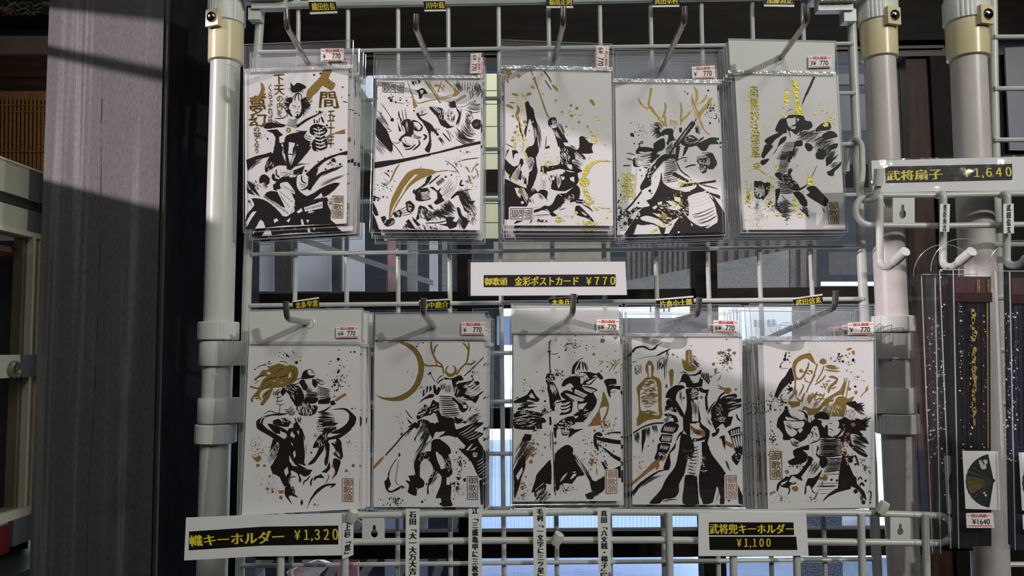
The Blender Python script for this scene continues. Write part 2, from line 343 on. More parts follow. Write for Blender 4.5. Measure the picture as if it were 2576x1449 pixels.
hpart('light_blue_wall', rect(1250, 795, 1330, 868), YF+.2, mat('light_blue_wall', (.40, .50, .72), .6), .02)  # light blue wall colour
roof = [(1180, 1108, 2.4), (1760, 1095, 2.4), (1760, 1345, 1.3), (1180, 1345, 1.3)]
mb = MB(); q_ = [P(*v) for v in roof]; mb.add(q_+[v-Vector((0, 0, .03)) for v in q_], [(0, 1, 2, 3), (7, 6, 5, 4), (0, 4, 5, 1), (1, 5, 6, 2), (2, 6, 7, 3), (3, 7, 4, 0)])
for k in range(60):
    u = k/60; a = q_[0]*(1-u)+q_[1]*u; b = q_[3]*(1-u)+q_[2]*u; mb.tube([a+Vector((0, 0, -.0022)), b+Vector((0, 0, -.0022))], .003, 5)
tag(mb.build('ribbed_roof', bluer), 'pale blue ribbed roof below the third and fourth lower cards, behind the glass', 'roof')
zf = P(1450, 1404, 1.9).z
mb = MB(); mb.box((P(1175, 1404, 1.9).x, 1.2, -1.45), (P(1746, 1404, 1.9).x, 2.0, zf))
for k in range(60):
    x = P(1175, 1404, 1.9).x+k*.0115; mb.box((x, 1.2, zf), (x+.001, 2.0, zf+.0005))
for k in range(60): y = 1.2+k*.0133; mb.box((P(1175, 1404, 1.9).x, y, zf), (P(1746, 1404, 1.9).x, y+.001, zf+.0005))
tag(mb.build('tiled_step', bluet), 'pale blue finely tiled step behind the bottom of the rack', 'step')
hs = thing('louvred_house', P(2350, 935, YG+2), 'blue-grey boarded house front seen beside the right pipe', 'house')
mb = MB(); mb.slab([P(1900, 772, YG+.5), P(2420, 790, YG+.5), P(2420, 1000, YG+.5), P(2250, 1000, YG+.5), P(2250, 790, YG+.5)][1:], .03); mb.build('wall', mat('blue_grey_boards', (.20, .24, .33), .7, noise=30), hs)
for k in range(13):
    mb = MB(); y = 795+k*11; mb.slab([P(2250, y, YG+.47), P(2420, y, YG+.47), P(2420, y+7, YG+.47), P(2250, y+7, YG+.47)], .03); mb.build('board', mat('bluish_board', (.34, .40, .52), .6) if k == 0 else bpy.data.materials['bluish_board'], hs)
grass = mat('yellow_green_grass', (.42, .75, .12), .8, noise=60, ncol=(.80, .95, .35), bump=.5)  # bright green mottled with yellow-green
sh = lambda: None
def bush(q, Y, lab):
    mb = MB(); rr = random.Random(3); p0 = [P(a[0], a[1], Y) for a in q]
    mb.slab(p0, .06)
    for k in range(260):
        u, v = rr.random(), rr.random(); c = p0[0]*(1-u)*(1-v)+p0[1]*u*(1-v)+p0[2]*u*v+p0[3]*(1-u)*v; r = .010+.014*rr.random(); a = rr.uniform(0, 3.1)
        d = Vector((math.cos(a), -rr.uniform(.2, .9), math.sin(a)))*r; e = Vector((-math.sin(a), 0, math.cos(a)))*r*.5
        mb.add([c-d, c+e-Vector((0, .01, 0)), c+d, c-e], [(0, 1, 2, 3)])
    return tag(mb.build('clipped_bush', grass), lab, 'bush')
bush(rect(2296, 992, 2345, 1026), YG-.2, 'bright green bush just above the sash rail beside the right pipe')
bush(rect(2290, 1108, 2356, 1158), YG-.3, 'bright yellow-green bush below the sash rail beside the right pipe')
flat('rough_boulder', [(2296, 1082), (2360, 1080), (2360, 1116), (2296, 1116)], YG-.2, stone, .08, label='pale rough stone above the lower green bush', cat='stone')
mb = MB(); rr = random.Random(5); g = 10
for i in range(g+1):
    for j in range(g+1): mb.v.append(P(2290+7*i, 1158+19*j, YG-.35)+Vector((0, rr.uniform(-.03, .03), 0)))
for i in range(g):
    for j in range(g): mb.f.append((i*(g+1)+j, (i+1)*(g+1)+j, (i+1)*(g+1)+j+1, i*(g+1)+j+1)); mb.m.append(0); mb.sm.append(False)
tag(mb.build('garden_rock', stone), 'white garden rock behind the glass beside the right pipe', 'stone')
spk = mat('speckled_dark_stone', (.03, .033, .045), .7, noise=300, ncol=(.30, .34, .42), bump=.3, ramp=(.52, .66))
flat('dark_stone_block', rect(2000, 1284, 2118, 1338), 1.9, spk, label='dark speckled stone behind glass right of the helmet keyholder sign', cat='stone')
flat('dark_stone_block', rect(2005, 1404, 2120, 1560), 1.9, spk, label='dark speckled stone below the sash rail right of the helmet keyholder sign', cat='stone')
flat('white_garden_stone', [(2118, 1284), (2205, 1284), (2205, 1338), (2118, 1338)], 1.9, stone, label='white stone behind the glass left of the right pipe', cat='stone')
flat('tiled_yard', [(1800, 1404), (2005, 1404), (2005, 1560), (1800, 1560)], 1.9, mat('pale_blue_yard', (.50, .60, .80), .5, noise=8), label='pale blue yard surface under the helmet keyholder sign', cat='paving')
flat('tiled_yard', [(2120, 1404), (2300, 1404), (2300, 1560), (2120, 1560)], 1.9, mat('blue_grey_yard', (.34, .42, .56), .5, noise=30), label='blue-grey yard surface at the bottom right behind the hook rail', cat='paving')
# left bottom: mirror-like view of the neighbouring hall: pale bays and slanting poles, red and pink banners
lav = mat('lavender_wall', (.40, .40, .58), .6, noise=4)
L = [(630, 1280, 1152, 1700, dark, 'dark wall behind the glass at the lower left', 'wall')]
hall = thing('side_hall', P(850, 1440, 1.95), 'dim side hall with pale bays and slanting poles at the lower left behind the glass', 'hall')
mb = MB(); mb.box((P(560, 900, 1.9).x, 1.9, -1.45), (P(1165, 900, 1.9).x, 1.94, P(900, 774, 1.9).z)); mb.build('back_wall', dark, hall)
for k, (a, b) in enumerate([(628, 662), (760, 800), (968, 1012), (1052, 1075)]): mb = MB(); mb.slab([P(a, 1270, 1.88), P(b, 1270, 1.88), P(b, 1600, 1.88), P(a, 1600, 1.88)], .02); mb.build('pale_bay', lav, hall)
for k, (x0, y0, x1, y1) in enumerate([(575, 1500, 750, 1340), (740, 1500, 850, 1330), (800, 1500, 905, 1310), (880, 1500, 955, 1380), (980, 1500, 1075, 1280), (1080, 1500, 1150, 1290)]):
    a = P(x0, y0, 1.8); b = P(x1, y1, 1.8); mb = MB(); mb.obox((a+b)/2, (b-a)/2, (0, .008, 0), Vector((-(b-a).z, 0, (b-a).x)).normalized()*.013); mb.build('slanting_pole', greyb, hall)
flat('pink_banner', rect(848, 1385, 900, 1600), 1.5, mat('pink_cloth', (.55, .22, .30), .7), label='pink banner behind the glass below the small vertical strip', cat='banner')
flat('red_banner', [(862, 1385), (935, 1372), (915, 1400), (870, 1440)], 1.45, mat('red_cloth', (.60, .04, .05), .7), label='red cloth corner behind the glass below the keyhole plate', cat='banner')
flat('red_white_banner', [(720, 1440), (800, 1408), (830, 1420), (750, 1500)], 1.45, mat('salmon_cloth', (.70, .30, .24), .7, noise=20, ncol=(.9, .85, .85)), label='salmon and white cloth behind the glass below the long keyholder sign', cat='banner')
# ================================================================ timber column at the left
cw = bpy.data.materials.new('weathered_dark_timber'); cw.use_nodes = True; nt = cw.node_tree; b = nt.nodes['Principled BSDF']
N = nt.nodes.new; LK = nt.links.new
tc = N('ShaderNodeTexCoord'); mp = N('ShaderNodeMapping'); mp.inputs['Scale'].default_value = (1, 1, .035); LK(tc.outputs['Object'], mp.inputs[0])
n1 = N('ShaderNodeTexNoise'); n1.inputs['Scale'].default_value = 26; n1.inputs['Detail'].default_value = 2; LK(mp.outputs[0], n1.inputs[0])
n2 = N('ShaderNodeTexNoise'); n2.inputs['Scale'].default_value = 700; n2.inputs['Detail'].default_value = 4
mp2 = N('ShaderNodeMapping'); mp2.inputs['Scale'].default_value = (1, 1, .25); LK(tc.outputs['Object'], mp2.inputs[0]); LK(mp2.outputs[0], n2.inputs[0])
r1 = N('ShaderNodeValToRGB'); e = r1.color_ramp.elements; e[0].position = .30; e[0].color = (.155, .148, .144, 1); e[1].position = .52; e[1].color = (.172, .164, .16, 1)
q = r1.color_ramp.elements.new(.60); q.color = (.285, .28, .28, 1); q = r1.color_ramp.elements.new(.66); q.color = (.165, .157, .152, 1)
r2 = N('ShaderNodeValToRGB'); r2.color_ramp.elements[0].position = .35; r2.color_ramp.elements[0].color = (.72, .72, .72, 1); r2.color_ramp.elements[1].position = .65; r2.color_ramp.elements[1].color = (1.15, 1.15, 1.15, 1)
mx = N('ShaderNodeMix'); mx.data_type = 'RGBA'; mx.blend_type = 'MULTIPLY'; mx.inputs[0].default_value = 1
LK(n1.outputs[0], r1.inputs[0]); LK(n2.outputs[0], r2.inputs[0]); LK(r1.outputs[0], mx.inputs[6]); LK(r2.outputs[0], mx.inputs[7]); LK(mx.outputs[2], b.inputs['Base Color'])
b.inputs['Roughness'].default_value = .75; b.inputs['Specular IOR Level'].default_value = .2
E2 = P(396, 724, .10); fd = Vector((-.785, .62, 0)); E1 = E2+fd*.325; E3 = E2+Vector((.62, .785, 0))*.058; E4 = E1+Vector((.62, .785, 0))*.058
zl, zh = -1.45, 1.7
col = thing('timber_column', (E2.x, E2.y, zl), 'thick dark timber column left of the white pipe, its upper part sunlit grey', 'column')
K = .05
mb = MB(); mb.add([(p.x, p.y, z) for z in (zl, zh) for p in (E1, E2, E3, E4)], [(0, 1, 5, 4), (2, 3, 7, 6), (3, 0, 4, 7), (0, 3, 2, 1), (4, 5, 6, 7)]); mb.build('shaft', cw, col)
mb = MB(); mb.add([(p.x, p.y, z) for z in (zl, zh) for p in (E2, E3)], [(0, 1, 3, 2)]); mb.build('shaded_side', bpy.data.materials['black_stained_post'] if 'black_stained_post' in bpy.data.materials else mat('black_shaded_side', (.005, .005, .006), .45, spec=.2, noise=14, ncol=(.010, .011, .016), stretch=(8, 8, 1)), col)  # shade of the column's right face painted in as near-black
nn = Vector((-.62, -.785, 0)); cr = MB(); rr = random.Random(2); pr = None; pts = []
for k in range(60):
    z = zl+ (k/59)*1.78; pts.append(E2+fd*(.150+.004*math.sin(k*.35)+.0015*rr.random()-.004*(k > 42))+Vector((0, 0, z-E2.z)))
for a, b_ in zip(pts[:-1], pts[1:]):
    w_ = fd*.00045*rr.uniform(.4, 1.6); cr.add([a-w_+nn*.0004, a+w_+nn*.0004, b_+w_+nn*.0004, b_-w_+nn*.0004], [(0, 1, 2, 3)])
cr.build('crack', mat('crack_shadow_line', (.006, .004, .004), .9), col)
mb = MB(); mb.obox((E2.x+.002, E2.y+.004, -.02), (.0025, 0, 0), (0, .0025, 0), (0, 0, 1.4)); mb.build('edge_bead', mat('worn_edge', (.05, .045, .035), .5), col)
struct(wbox('trim_43', (E3.x-.01, .30, zl), (xof(534, .30, 200)+.004, .36, zh), mat('black_stained_post', (.004, .004, .005), .5, spec=.15, noise=14, ncol=(.008, .009, .012), stretch=(8, 1, 1), ramp=(.5, .75))))
struct(wbox('trim_44', (xof(530, .42), .40, zl), (xof(640, .42)-.012, .44, zh), mat('brown_side_post', (.045, .032, .027), .5, noise=14, ncol=(.07, .05, .042), stretch=(8, 1, 1))))
# ================================================================ far hall at the top left
struct(flat('wall_hall', rect(-400, -400, 420, 560), 3.4, deepm, .05))
flat('painted_ceiling_panel', [(-300, -200), (200, -200), (128, 42), (-300, 48)], 2.8, mat('painted_green_panel', (.03, .075, .045), .6, noise=9, ncol=(.30, .13, .12), ramp=(.55, .62)), label='painted green and pink ceiling panel at the far top left', cat='painted panel')
wv = MB(); rr = random.Random(9)
for k in range(26):
    x = -10+rr.random()*130; y = 4+rr.random()*34; pp = [P(x+t*4, y+4*math.sin(t*.9+k)+t*.6, 2.78) for t in range(7)]; wv.tube(pp, .0016, 5)
tag(wv.build('painted_scroll_lines', mat('pale_scroll_paint', (.42, .40, .38), .6)), 'pale curling painted lines on the green ceiling panel', 'painting')
flat('black_beam', rect(-300, 42, 130, 76), 2.75, mat('near_black_beam', (.006, .006, .007), .5), .1, label='black beam below the painted panel at the top left', cat='beam')
flat('navy_beam', rect(-300, 74, 130, 90), 2.7, mat('navy_beam_face', (.014, .016, .03), .5), .1, label='navy beam edge just under the black beam', cat='beam')
flat('white_frieze', rect(-300, 90, 130, 140), 2.7, mat('mauve_white_plaster', (.30, .27, .28), .7, noise=4), .1, label='pale mauve plaster band between the beams at the top left', cat='frieze')
flat('brown_beam', rect(-300, 140, 130, 194), 2.65, mat('brown_beam_wood', (.045, .030, .024), .6, noise=10, ncol=(.07, .048, .038), stretch=(1, 1, 8)), .1, label='upper dark brown beam above the bamboo blind', cat='beam')
flat('brown_beam', rect(-300, 197, 130, 229), 2.65, mat('brown_beam_wood_low', (.038, .027, .023), .6, noise=10, ncol=(.06, .043, .036), stretch=(1, 1, 8)), .1, label='lower dark brown beam directly above the bamboo blind', cat='beam')
bb = thing('bamboo_blind', P(50, 340, 2.5), 'amber wooden slat blind hanging at the far left above the showcase', 'blind')
am = mat('amber_bamboo', (.34, .19, .08), .5, noise=30, ncol=(.22, .11, .045), stretch=(1, 1, 6)); am2 = mat('dark_amber_bamboo', (.12, .065, .035), .5, noise=30)
flat('header', rect(-200, 229, 122, 246), 2.5, am, .03).parent = bb; bb.children[0].location -= bb.location
for k in range(28):
    x = -160+k*10.2; mb = MB(); mb.slab([P(x, 246, 2.5), P(x+3.6, 246, 2.5), P(x+1, 470, 2.5), P(x-2.6, 470, 2.5)], .012); mb.build('slat', am, bb)
for k in range(14):
    x = -20+k*10.2; mb = MB(); mb.slab([P(x+4, 246, 2.62), P(x+9, 246, 2.62), P(x+7, 470, 2.62), P(x+2, 470, 2.62)], .012); mb.build('slat', am2, bb)
for y in (263, 279, 379): mb = MB(); mb.slab([P(-200, y, 2.49), P(122, y, 2.49), P(122, y+2.4, 2.49), P(-200, y+2.4, 2.49)], .006); mb.build('binding_rod', am, bb)
ws = MB()
struct(flat('window_40', [(-40, 356), (122, 400), (122, 420), (-40, 384)], 3.2, mat('far_daylight_glow', (1, 1, 1), .5, emit=((.75, .85, 1), .8)), .01))  # glowing sheet stands in for daylight behind the blind
# ================================================================ beige showcase at the left edge
XC = -.85
def cx(x, y): return PX(x, y, XC)
case = thing('glass_showcase', (XC, .2, -.6), 'beige metal glass showcase cut off by the left edge of the photo', 'showcase')
bz = mat('beige_enamel', (.56, .53, .38), .4, noise=8, ncol=(.50, .47, .33)); bzl = mat('pale_beige_trim', (.66, .61, .42), .4); bgy = mat('dark_grey_enamel', (.14, .135, .14), .4)  # caps use a darker grey than the beige panels
YR = PX(106, 440, XC).y
def zc(y): return PX(100, y, XC).z
def cpanel(name, y0, y1, m, out=0, ya=.26, yb=None, parent=None):
    mb = MB(); mb.box((XC-.03, ya, zc(y1)), (XC+out, YR if yb is None else yb, zc(y0))); return mb.build(name, m, parent or case)
cpanel('top_panel', 434, 509, bz); cpanel('dark_recess', 509, 536, mat('dark_brown_recess', (.05, .042, .03), .5), -.006); cpanel('lower_panel', 536, 590, bz)  # strip between the two panels is a darker brown
cpanel('top_edge', 431, 435, mat('bright_edge', (.75, .72, .5), .3), .003); cpanel('thin_rail', 590, 602, bzl, .004)
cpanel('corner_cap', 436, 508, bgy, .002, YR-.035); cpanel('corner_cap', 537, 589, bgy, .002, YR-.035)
for (y0, y1) in ((602, 892), (944, 1262)):
    mb = MB(); mb.box((XC-.03, YR-.022, zc(y1)), (XC, YR, zc(y0))); mb.build('upright', mat('tan_upright', (.40, .31, .18), .5, noise=10) if y0 < 700 else bpy.data.materials['tan_upright'], case)
    mb = MB(); mb.box((XC-.012, YR-.026, zc(y1)), (XC+.006, YR-.020, zc(y0))); mb.box((XC-.01, YR-.002, zc(y1)), (XC+.004, YR+.002, zc(y0))); mb.build('upright_edge', bzl, case)
    mb = MB(); mb.box((XC-.008, .26, zc(y1)), (XC-.005, YR-.026, zc(y0))); mb.build('glass_pane', film('showcase_glass', tint=(.8, .8, .8), haze=.005, gloss=.01, rough=.02, bump=.02), case)
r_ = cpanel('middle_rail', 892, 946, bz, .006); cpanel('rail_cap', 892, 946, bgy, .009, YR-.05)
mb = MB(); lk = PX(32, 930, XC+.006); mb.lathe(lk, (1, 0, 0), [(0, .014), (.005, .014), (.008, .011), (.006, .009), (.002, .008)], 24); mb.box((lk.x+.002, lk.y-.002, lk.z-.007), (lk.x+.0075, lk.y+.002, lk.z+.007)); mb.build('lock', mat('nickel_lock', (.30, .28, .2), .35, .6), r_, origin=wpos(r_))
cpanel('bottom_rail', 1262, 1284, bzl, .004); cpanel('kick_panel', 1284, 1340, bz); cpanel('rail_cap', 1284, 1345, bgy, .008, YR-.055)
mb = MB(); mb.box((XC+.001, .26, zc(1355)), (XC+.006, YR-.06, zc(1290))); tag(mb.build('red_label_card', mat('red_card', (.13, .008, .012), .5)), 'red card on the lower rail of the beige showcase', 'card')
mb = MB(); mb.box((XC-.6, .26, zc(640)), (XC-.03, YR+.6, zc(626))); mb.build('orange_shelf', mat('orange_wood', (.62, .30, .15), .5), case)  # shelf board in plain orange
mb = MB(); mb.box((XC-.62, .26, -1.4), (XC-.60, YR+.6, zc(590))); mb.build('back_panel', mat('showcase_back', (.035, .030, .033), .6, noise=6, ncol=(.07, .05, .04)), case)
mb = MB(); mb.box((XC-.6, YR+.02, -1.4), (XC-.02, YR+.03, zc(600))); mb.build('end_panel', mat('showcase_end', (.045, .04, .045), .5, noise=6, ncol=(.06, .05, .05)), case)
mb = MB(); mb.box((XC-.6, .26, zc(1262)-.02), (XC-.03, YR, zc(1262))); mb.build('floor_panel', mat('maroon_cloth', (.14, .02, .03), .8), case)
foil = mat('crumpled_silver_foil', (.55, .58, .60), .16, .9, bump=1.0, bscale=60)
for k in range(3):
    mb = MB(); rr = random.Random(k+20); y_ = YR-.10-.11*k; g = 7; n0 = []
    for i in range(g+1):
        for j in range(g+1): mb.v.append(Vector((XC-.10-.05*j/g+rr.uniform(-.012, .012), y_+.10*i/g, zc(1262)+.025+.14*j/g*(1 if k % 2 else .8)+rr.uniform(-.012, .012))))
    for i in range(g):
        for j in range(g): mb.f.append((i*(g+1)+j, (i+1)*(g+1)+j, (i+1)*(g+1)+j+1, i*(g+1)+j+1)); mb.m.append(0); mb.sm.append(False)
    tag(mb.build('foil_packet', foil), 'crumpled silver foil packet inside the beige showcase, '+['nearest its right end', 'second from its right end', 'third from its right end', 'fourth from its right end', 'fifth from its right end'][k], 'packet', 'foil packets in the showcase')
mb = MB(); mb.box((XC-.03, .26, zc(1480)), (XC+.09, YR-.02, zc(1362))); tag(mb.build('green_cushion', mat('dark_green_vinyl', (.008, .018, .016), .4)), 'dark green padded edge at the bottom left corner', 'cushion')
mb = MB(); c_ = PX(38, 772, XC-.03); mb.box((c_.x, c_.y-.008, c_.z-.008), (c_.x+.004, c_.y+.008, c_.z+.006)).add([c_+Vector((.002, -.008, .006)), c_+Vector((.002, 0, .014)), c_+Vector((.002, .002, .006)), c_+Vector((.002, .007, .016)), c_+Vector((.002, .008, .006))], [(0, 1, 2), (2, 3, 4)])
tag(mb.build('white_ornament', mat('white_ceramic', (.6, .6, .6), .5)), 'tiny white ornament inside the showcase behind its upper glass', 'ornament')
# ================================================================ wire grid
grid = thing('wire_grid_panel', (0, 0, -.35), 'white wire grid panel between the two white pipes, holding every card hook', 'grid panel')
cxs = [(750.7, 742.7, 732), (875.4, 872.3, 868), (1001.4, 1001.7, 1000), (1127.5, 1131.5, 1133), (1254.2, 1260.3, 1267.7), (1379.7, 1390.5, 1401), (1509.3, 1520.3, 1536), (1637, 1651, 1670.5), (1764.6, 1781.7, 1807), (1892.4, 1911.3, 1941), (2020, 2041, 2076)]
for a, b, c in cxs:
    pts = [P(a-.6, 0, .0035), P(a, 50, .0035), P(b, 690, .0035), P(c, 1415, .0035), P(c+1, 1475, .0035)]
    MB().tube(pts, .0023, 8).build('wire', 'wire', grid)
rws = [(14, -12), (131, 109.5), (256.5, 234), (384, 362), (511, 490), (639.7, 620.3), (768.6, 751.8), (894, 880), (1017, 1000), (1148, 1132), (1284, 1272), (1423, 1407)]
for i, (a, b) in enumerate(rws):
    xa, xb = 657-i*4.6, 2142+i*4.9
    MB().tube([P(xa, a, -.0005), P(xb, b, -.0005)], .0042 if i == 0 else .0021, 8).build('frame_wire' if i == 0 else 'wire', 'wire', grid)
MB().tube([P(658, -10, .003), P(640, 250, .003), P(622, 690, .003), P(604, 1430, .003), P(603, 1475, .003)], .0044, 10).build('frame_wire', 'wire', grid)
MB().tube([P(2139, -20, .003), P(2150, 235, .003), P(2169, 690, .003), P(2205, 1400, .003), P(2208, 1475, .003)], .0044, 10).build('frame_wire', 'wire', grid)
# second grid at the far right
g2 = thing('wire_grid_panel', P(2520, 400, 0), 'white wire grid panel cut off by the right edge, beyond the rightmost pipe', 'grid panel')
MB().tube([P(2497, -20, -.02), P(2500, 200, -.02), P(2507, 500, -.02), P(2530, 1480, -.02)], .0042, 10).build('frame_wire', 'wire', g2)
for y in (-10, 93, 223, 352, 485, 615, 748, 880, 1015, 1150, 1285, 1420): MB().tube([P(2500, y, -.024), P(2720, y-1, -.024)], .0024, 8).build('wire', 'wire', g2)
for x in (2640,): MB().tube([P(x, -20, -.018), P(x+30, 1480, -.018)], .0024, 8).build('wire', 'wire', g2)
# ================================================================ pipes and their joints
flute = lambda lo_, hi_, per: (lambda k, n, h: lo_ < h < hi_ and (k % per) == 0)
def pipe_post(x_top, x_mid, x_bot, Y, r, side, mpipe, label, lower=True, scr=None):
    a = P(x_top, -60, Y); m_ = P(x_mid, 724, Y); b = P(x_bot, 1500, Y); ax = (a-b).normalized()
    t = thing('pipe_post', (b.x, b.y, b.z), label, 'post')
    MB().lathe(b, ax, [(0, r), ((a-b).length, r)], 64).build('pipe', mpipe, t)
    def at(y):
        lo_, hi_ = b.z, a.z; z = P(x_mid, y, Y).z; k = (z-b.z)/(a.z-b.z); return b+(a-b)*k
    # top: white ribbed cap, cream collar with boss and screw
    c0 = at(160 if side < 0 else 150); L1 = (at(0)-c0).length
    pc = MB().lathe(c0, ax, [(0, r*1.06), (.001, r*1.17), (L1*.42, r*1.19), (L1*.62, r*1.19)], 64).build('collar', 'cream', t)
    sx = .25*side if side < 0 else .32
    d = Vector((sx if side > 0 else -.35, -1, 0)).normalized(); e = Vector((-d.y, d.x, 0))
    bc = c0+ax*L1*.60+d*r*1.18
    MB().obox(bc, e*.0075, d*.0045, ax*.0085).build('boss', 'cream', pc, origin=wpos(pc))
    MB().lathe(bc+d*.0045, d, [(0, .0052), (.0015, .0050), (.003, .0036), (.0036, .001)], 24).build('screw', 'screw', pc, origin=wpos(pc))
    cc = MB().lathe(c0+ax*L1*.60, ax, [(0, r*1.22), (.001, r*1.30), (L1*.36, r*1.30), (L1*.40, r*1.24)], 96, flute=lambda k, n, h: k % 3 == 0 and (k//12) % 2 == 0).build('ribbed_cap', 'joint', t)
    # arm reaching to the grid
    g = Vector((-side, 0, 0)); c1 = at(2)
    MB().lathe(c0+ax*L1, ax, [(0, r*1.20), (.05, r*1.20)], 48).build('cap_top', 'joint', t)
    if lower:
        mb = MB(); mb.obox(c1+g*.034+ax*.012+Vector((0, -.004, 0)), g*.034, (0, .012, 0), ax*.014)
        mb.obox(c1+g*.045+ax*.000+Vector((0, -.012, 0)), g*.017, (0, .006, 0), ax*.007); mb.obox(c1+g*.046+ax*-.006+Vector((0, -.008, 0)), g*.017, (0, .005, 0), ax*.008)
        for k in range(5): mb.obox(c1+g*(.033+.006*k)+Vector((0, -.0185, 0))+ax*-.001, g*.0022, (0, .0012, 0), ax*.006)
        mb.obox(c1+g*.031+ax*-.018+Vector((0, -.004, 0)), g*.006, (0, .006, 0), ax*.006)
        mb.build('grid_bracket', 'joint', t)
        # lower clamps
        ys = (810, 856, 858, 920, 1001, 1062, 1066, 1114) if side < 0 else (795, 836, 838, 902, 975, 1038, 1040, 1090)
        for k, (ya, yb) in enumerate(((ys[0], ys[1]), (ys[6], ys[7]))):
            p0, p1 = at(yb), at(ya); Lc = (p1-p0).length
            MB().lathe(p0, ax, [(0, r*1.28), (.001, r*1.36), (Lc-.001, r*1.36), (Lc, r*1.28)], 96, flute=lambda q, n, h: (q//16) % 2 == 0 and q % 3 == 0).build('ring_nut', 'joint', t)
        for k, (ya, yb) in enumerate(((ys[2], ys[3]), (ys[4], ys[5]))):
            p0, p1 = at(yb), at(ya); Lc = (p1-p0).length; mb = MB()
            mb.lathe(p0, ax, [(0, r*1.18), (.001, r*1.22), (Lc-.001, r*1.22), (Lc, r*1.18)], 48)
            mb.obox((p0+p1)/2+g*.024+Vector((0, .002, 0)), g*.016, (0, .012, 0), ax*Lc/2*.98)
            mb.build('clamp', 'joint', t)
    return t
pipe_post(573, 554.5, 532, 0, .0142, -1, 'pipe', 'white plastic pipe post left of the wire grid')
pipe_post(2203, 2240, 2277, 0, .0146, 1, 'piper', 'white plastic pipe post between the two wire grids')
pipe_post(2427, 2454, 2495, -.03, .0157, 1, 'piper', 'rightmost white pipe post, behind the fan packs', lower=False)
# ================================================================ card hooks
HK = [ # root px (hole in the header), bend px, tip px, tag quad, tag text
 ((775, 160), (722, 68), (720, 25), [(775, -2), (843, -2), (849, 33), (780, 36)], '織田信長'),
 ((1083, 160), (1046, 72), (1047, 36), [(1064, -3), (1118, -3), (1122, 28), (1068, 29)], '川中島'),
 ((1395, 152), (1417, 60), (1417, 18), [(1373, -12), (1441, -14), (1442, 20), (1375, 20)], '福島正則'),
 ((1673, 157), (1722, 54), (1721, 17), [(1640, -14), (1708, -16), (1709, 17), (1641, 18)], '真田幸村'),
 ((1963, 147), (2030, 52), (2029, 13), [(1920, -16), (1998, -18), (1998, 17), (1922, 16)], '加藤清正'),
 ((780, 812), (722, 803), (719, 758), [(735, 757), (802, 747), (803, 773), (738, 779)], '北条早雲'),
 ((1088, 817), (1064, 788), (1066, 750), [(1054, 755), (1132, 751), (1132, 776), (1055, 779)], '山中鹿介'),
 ((1427, 803), (1441, 787), (1443, 739), [(1380, 749), (1454, 744), (1455, 768), (1382, 772)], '北条氏康'),
 ((1712, 803), (1756, 792), (1759, 748), [(1649, 752), (1744, 744), (1746, 769), (1652, 777)], '片倉小十郎'),
 ((2019, 812), (2100, 775), (2103, 731), [(1994, 750), (2069, 739), (2070, 764), (1996, 772)], '武田信玄')]
ORD = ['first', 'second', 'third', 'fourth', 'fifth']
for i, (rt, bd, tp, tq, tx) in enumerate(HK):
    row = 'upper' if i < 5 else 'lower'; nm = ORD[i % 5]
    Ys = -.034 if i < 5 else -.060
    r_ = P(rt[0], rt[1], Ys); bpt = P(bd[0], bd[1], -.105); tpt = P(tp[0], tp[1], -.107)
    back = r_+(r_-bpt)*((-.002-Ys)/(Ys+.105))
    t = thing('display_hook', back, 'chrome display hook over the %s %s card from the left' % (nm, row), 'hook', 'chrome display hooks')
    MB().tube(rnd([back, bpt, tpt], .008, 6), .0026, 12).build('wire_arm', 'chrome', t)
    mb = MB(); c = back+Vector((0, .001, .006)); mb.box(c+Vector((-.010, -.001, -.012)), c+Vector((.010, .0005, .012))).box(c+Vector((-.009, .0, .006)), c+Vector((-.004, .008, .013))).box(c+Vector((.004, .0, .006)), c+Vector((.009, .008, .013)))
    mb.build('clear_backplate', 'acr', t)
    tg = MB(); quad(tg, tq, -.012, .0004, 0)
    o = tg.build('name_tag', 'strip'); tag(o, 'small black name tag with yellow characters above the %s %s card from the left' % (nm, row), 'name tag', 'name tags over the hooks')
    hh = (tq[3][1]-tq[0][1])
    up = i < 5
    f0, f1 = ((.18, .84) if up else (.16, .97))
    def lerp(p, q, k): return (p[0]+(q[0]-p[0])*k, p[1]+(q[1]-p[1])*k)
    bq = [lerp(tq[0], tq[3], f0), lerp(tq[1], tq[2], f0), lerp(tq[1], tq[2], f1), lerp(tq[0], tq[3], f1)]
    b_ = MB(); quad(b_, bq, -.012, .0001, 0, .0003); b_ = b_.build('black_band', 'black', o, origin=wpos(o))
    lq = [lerp(bq[0], bq[1], .10), lerp(bq[0], bq[1], .95), lerp(bq[3], bq[2], .95), lerp(bq[3], bq[2], .10)]
    lq = [lerp(lq[0], lq[3], .10), lerp(lq[1], lq[2], .10), lerp(lq[1], lq[2], .90), lerp(lq[0], lq[3], .90)]
    m_ = MB(); text(m_, tx, lq, -.012, lift=.0007, bold=.03); m_.build('lettering', 'yellow', b_, origin=wpos(b_))
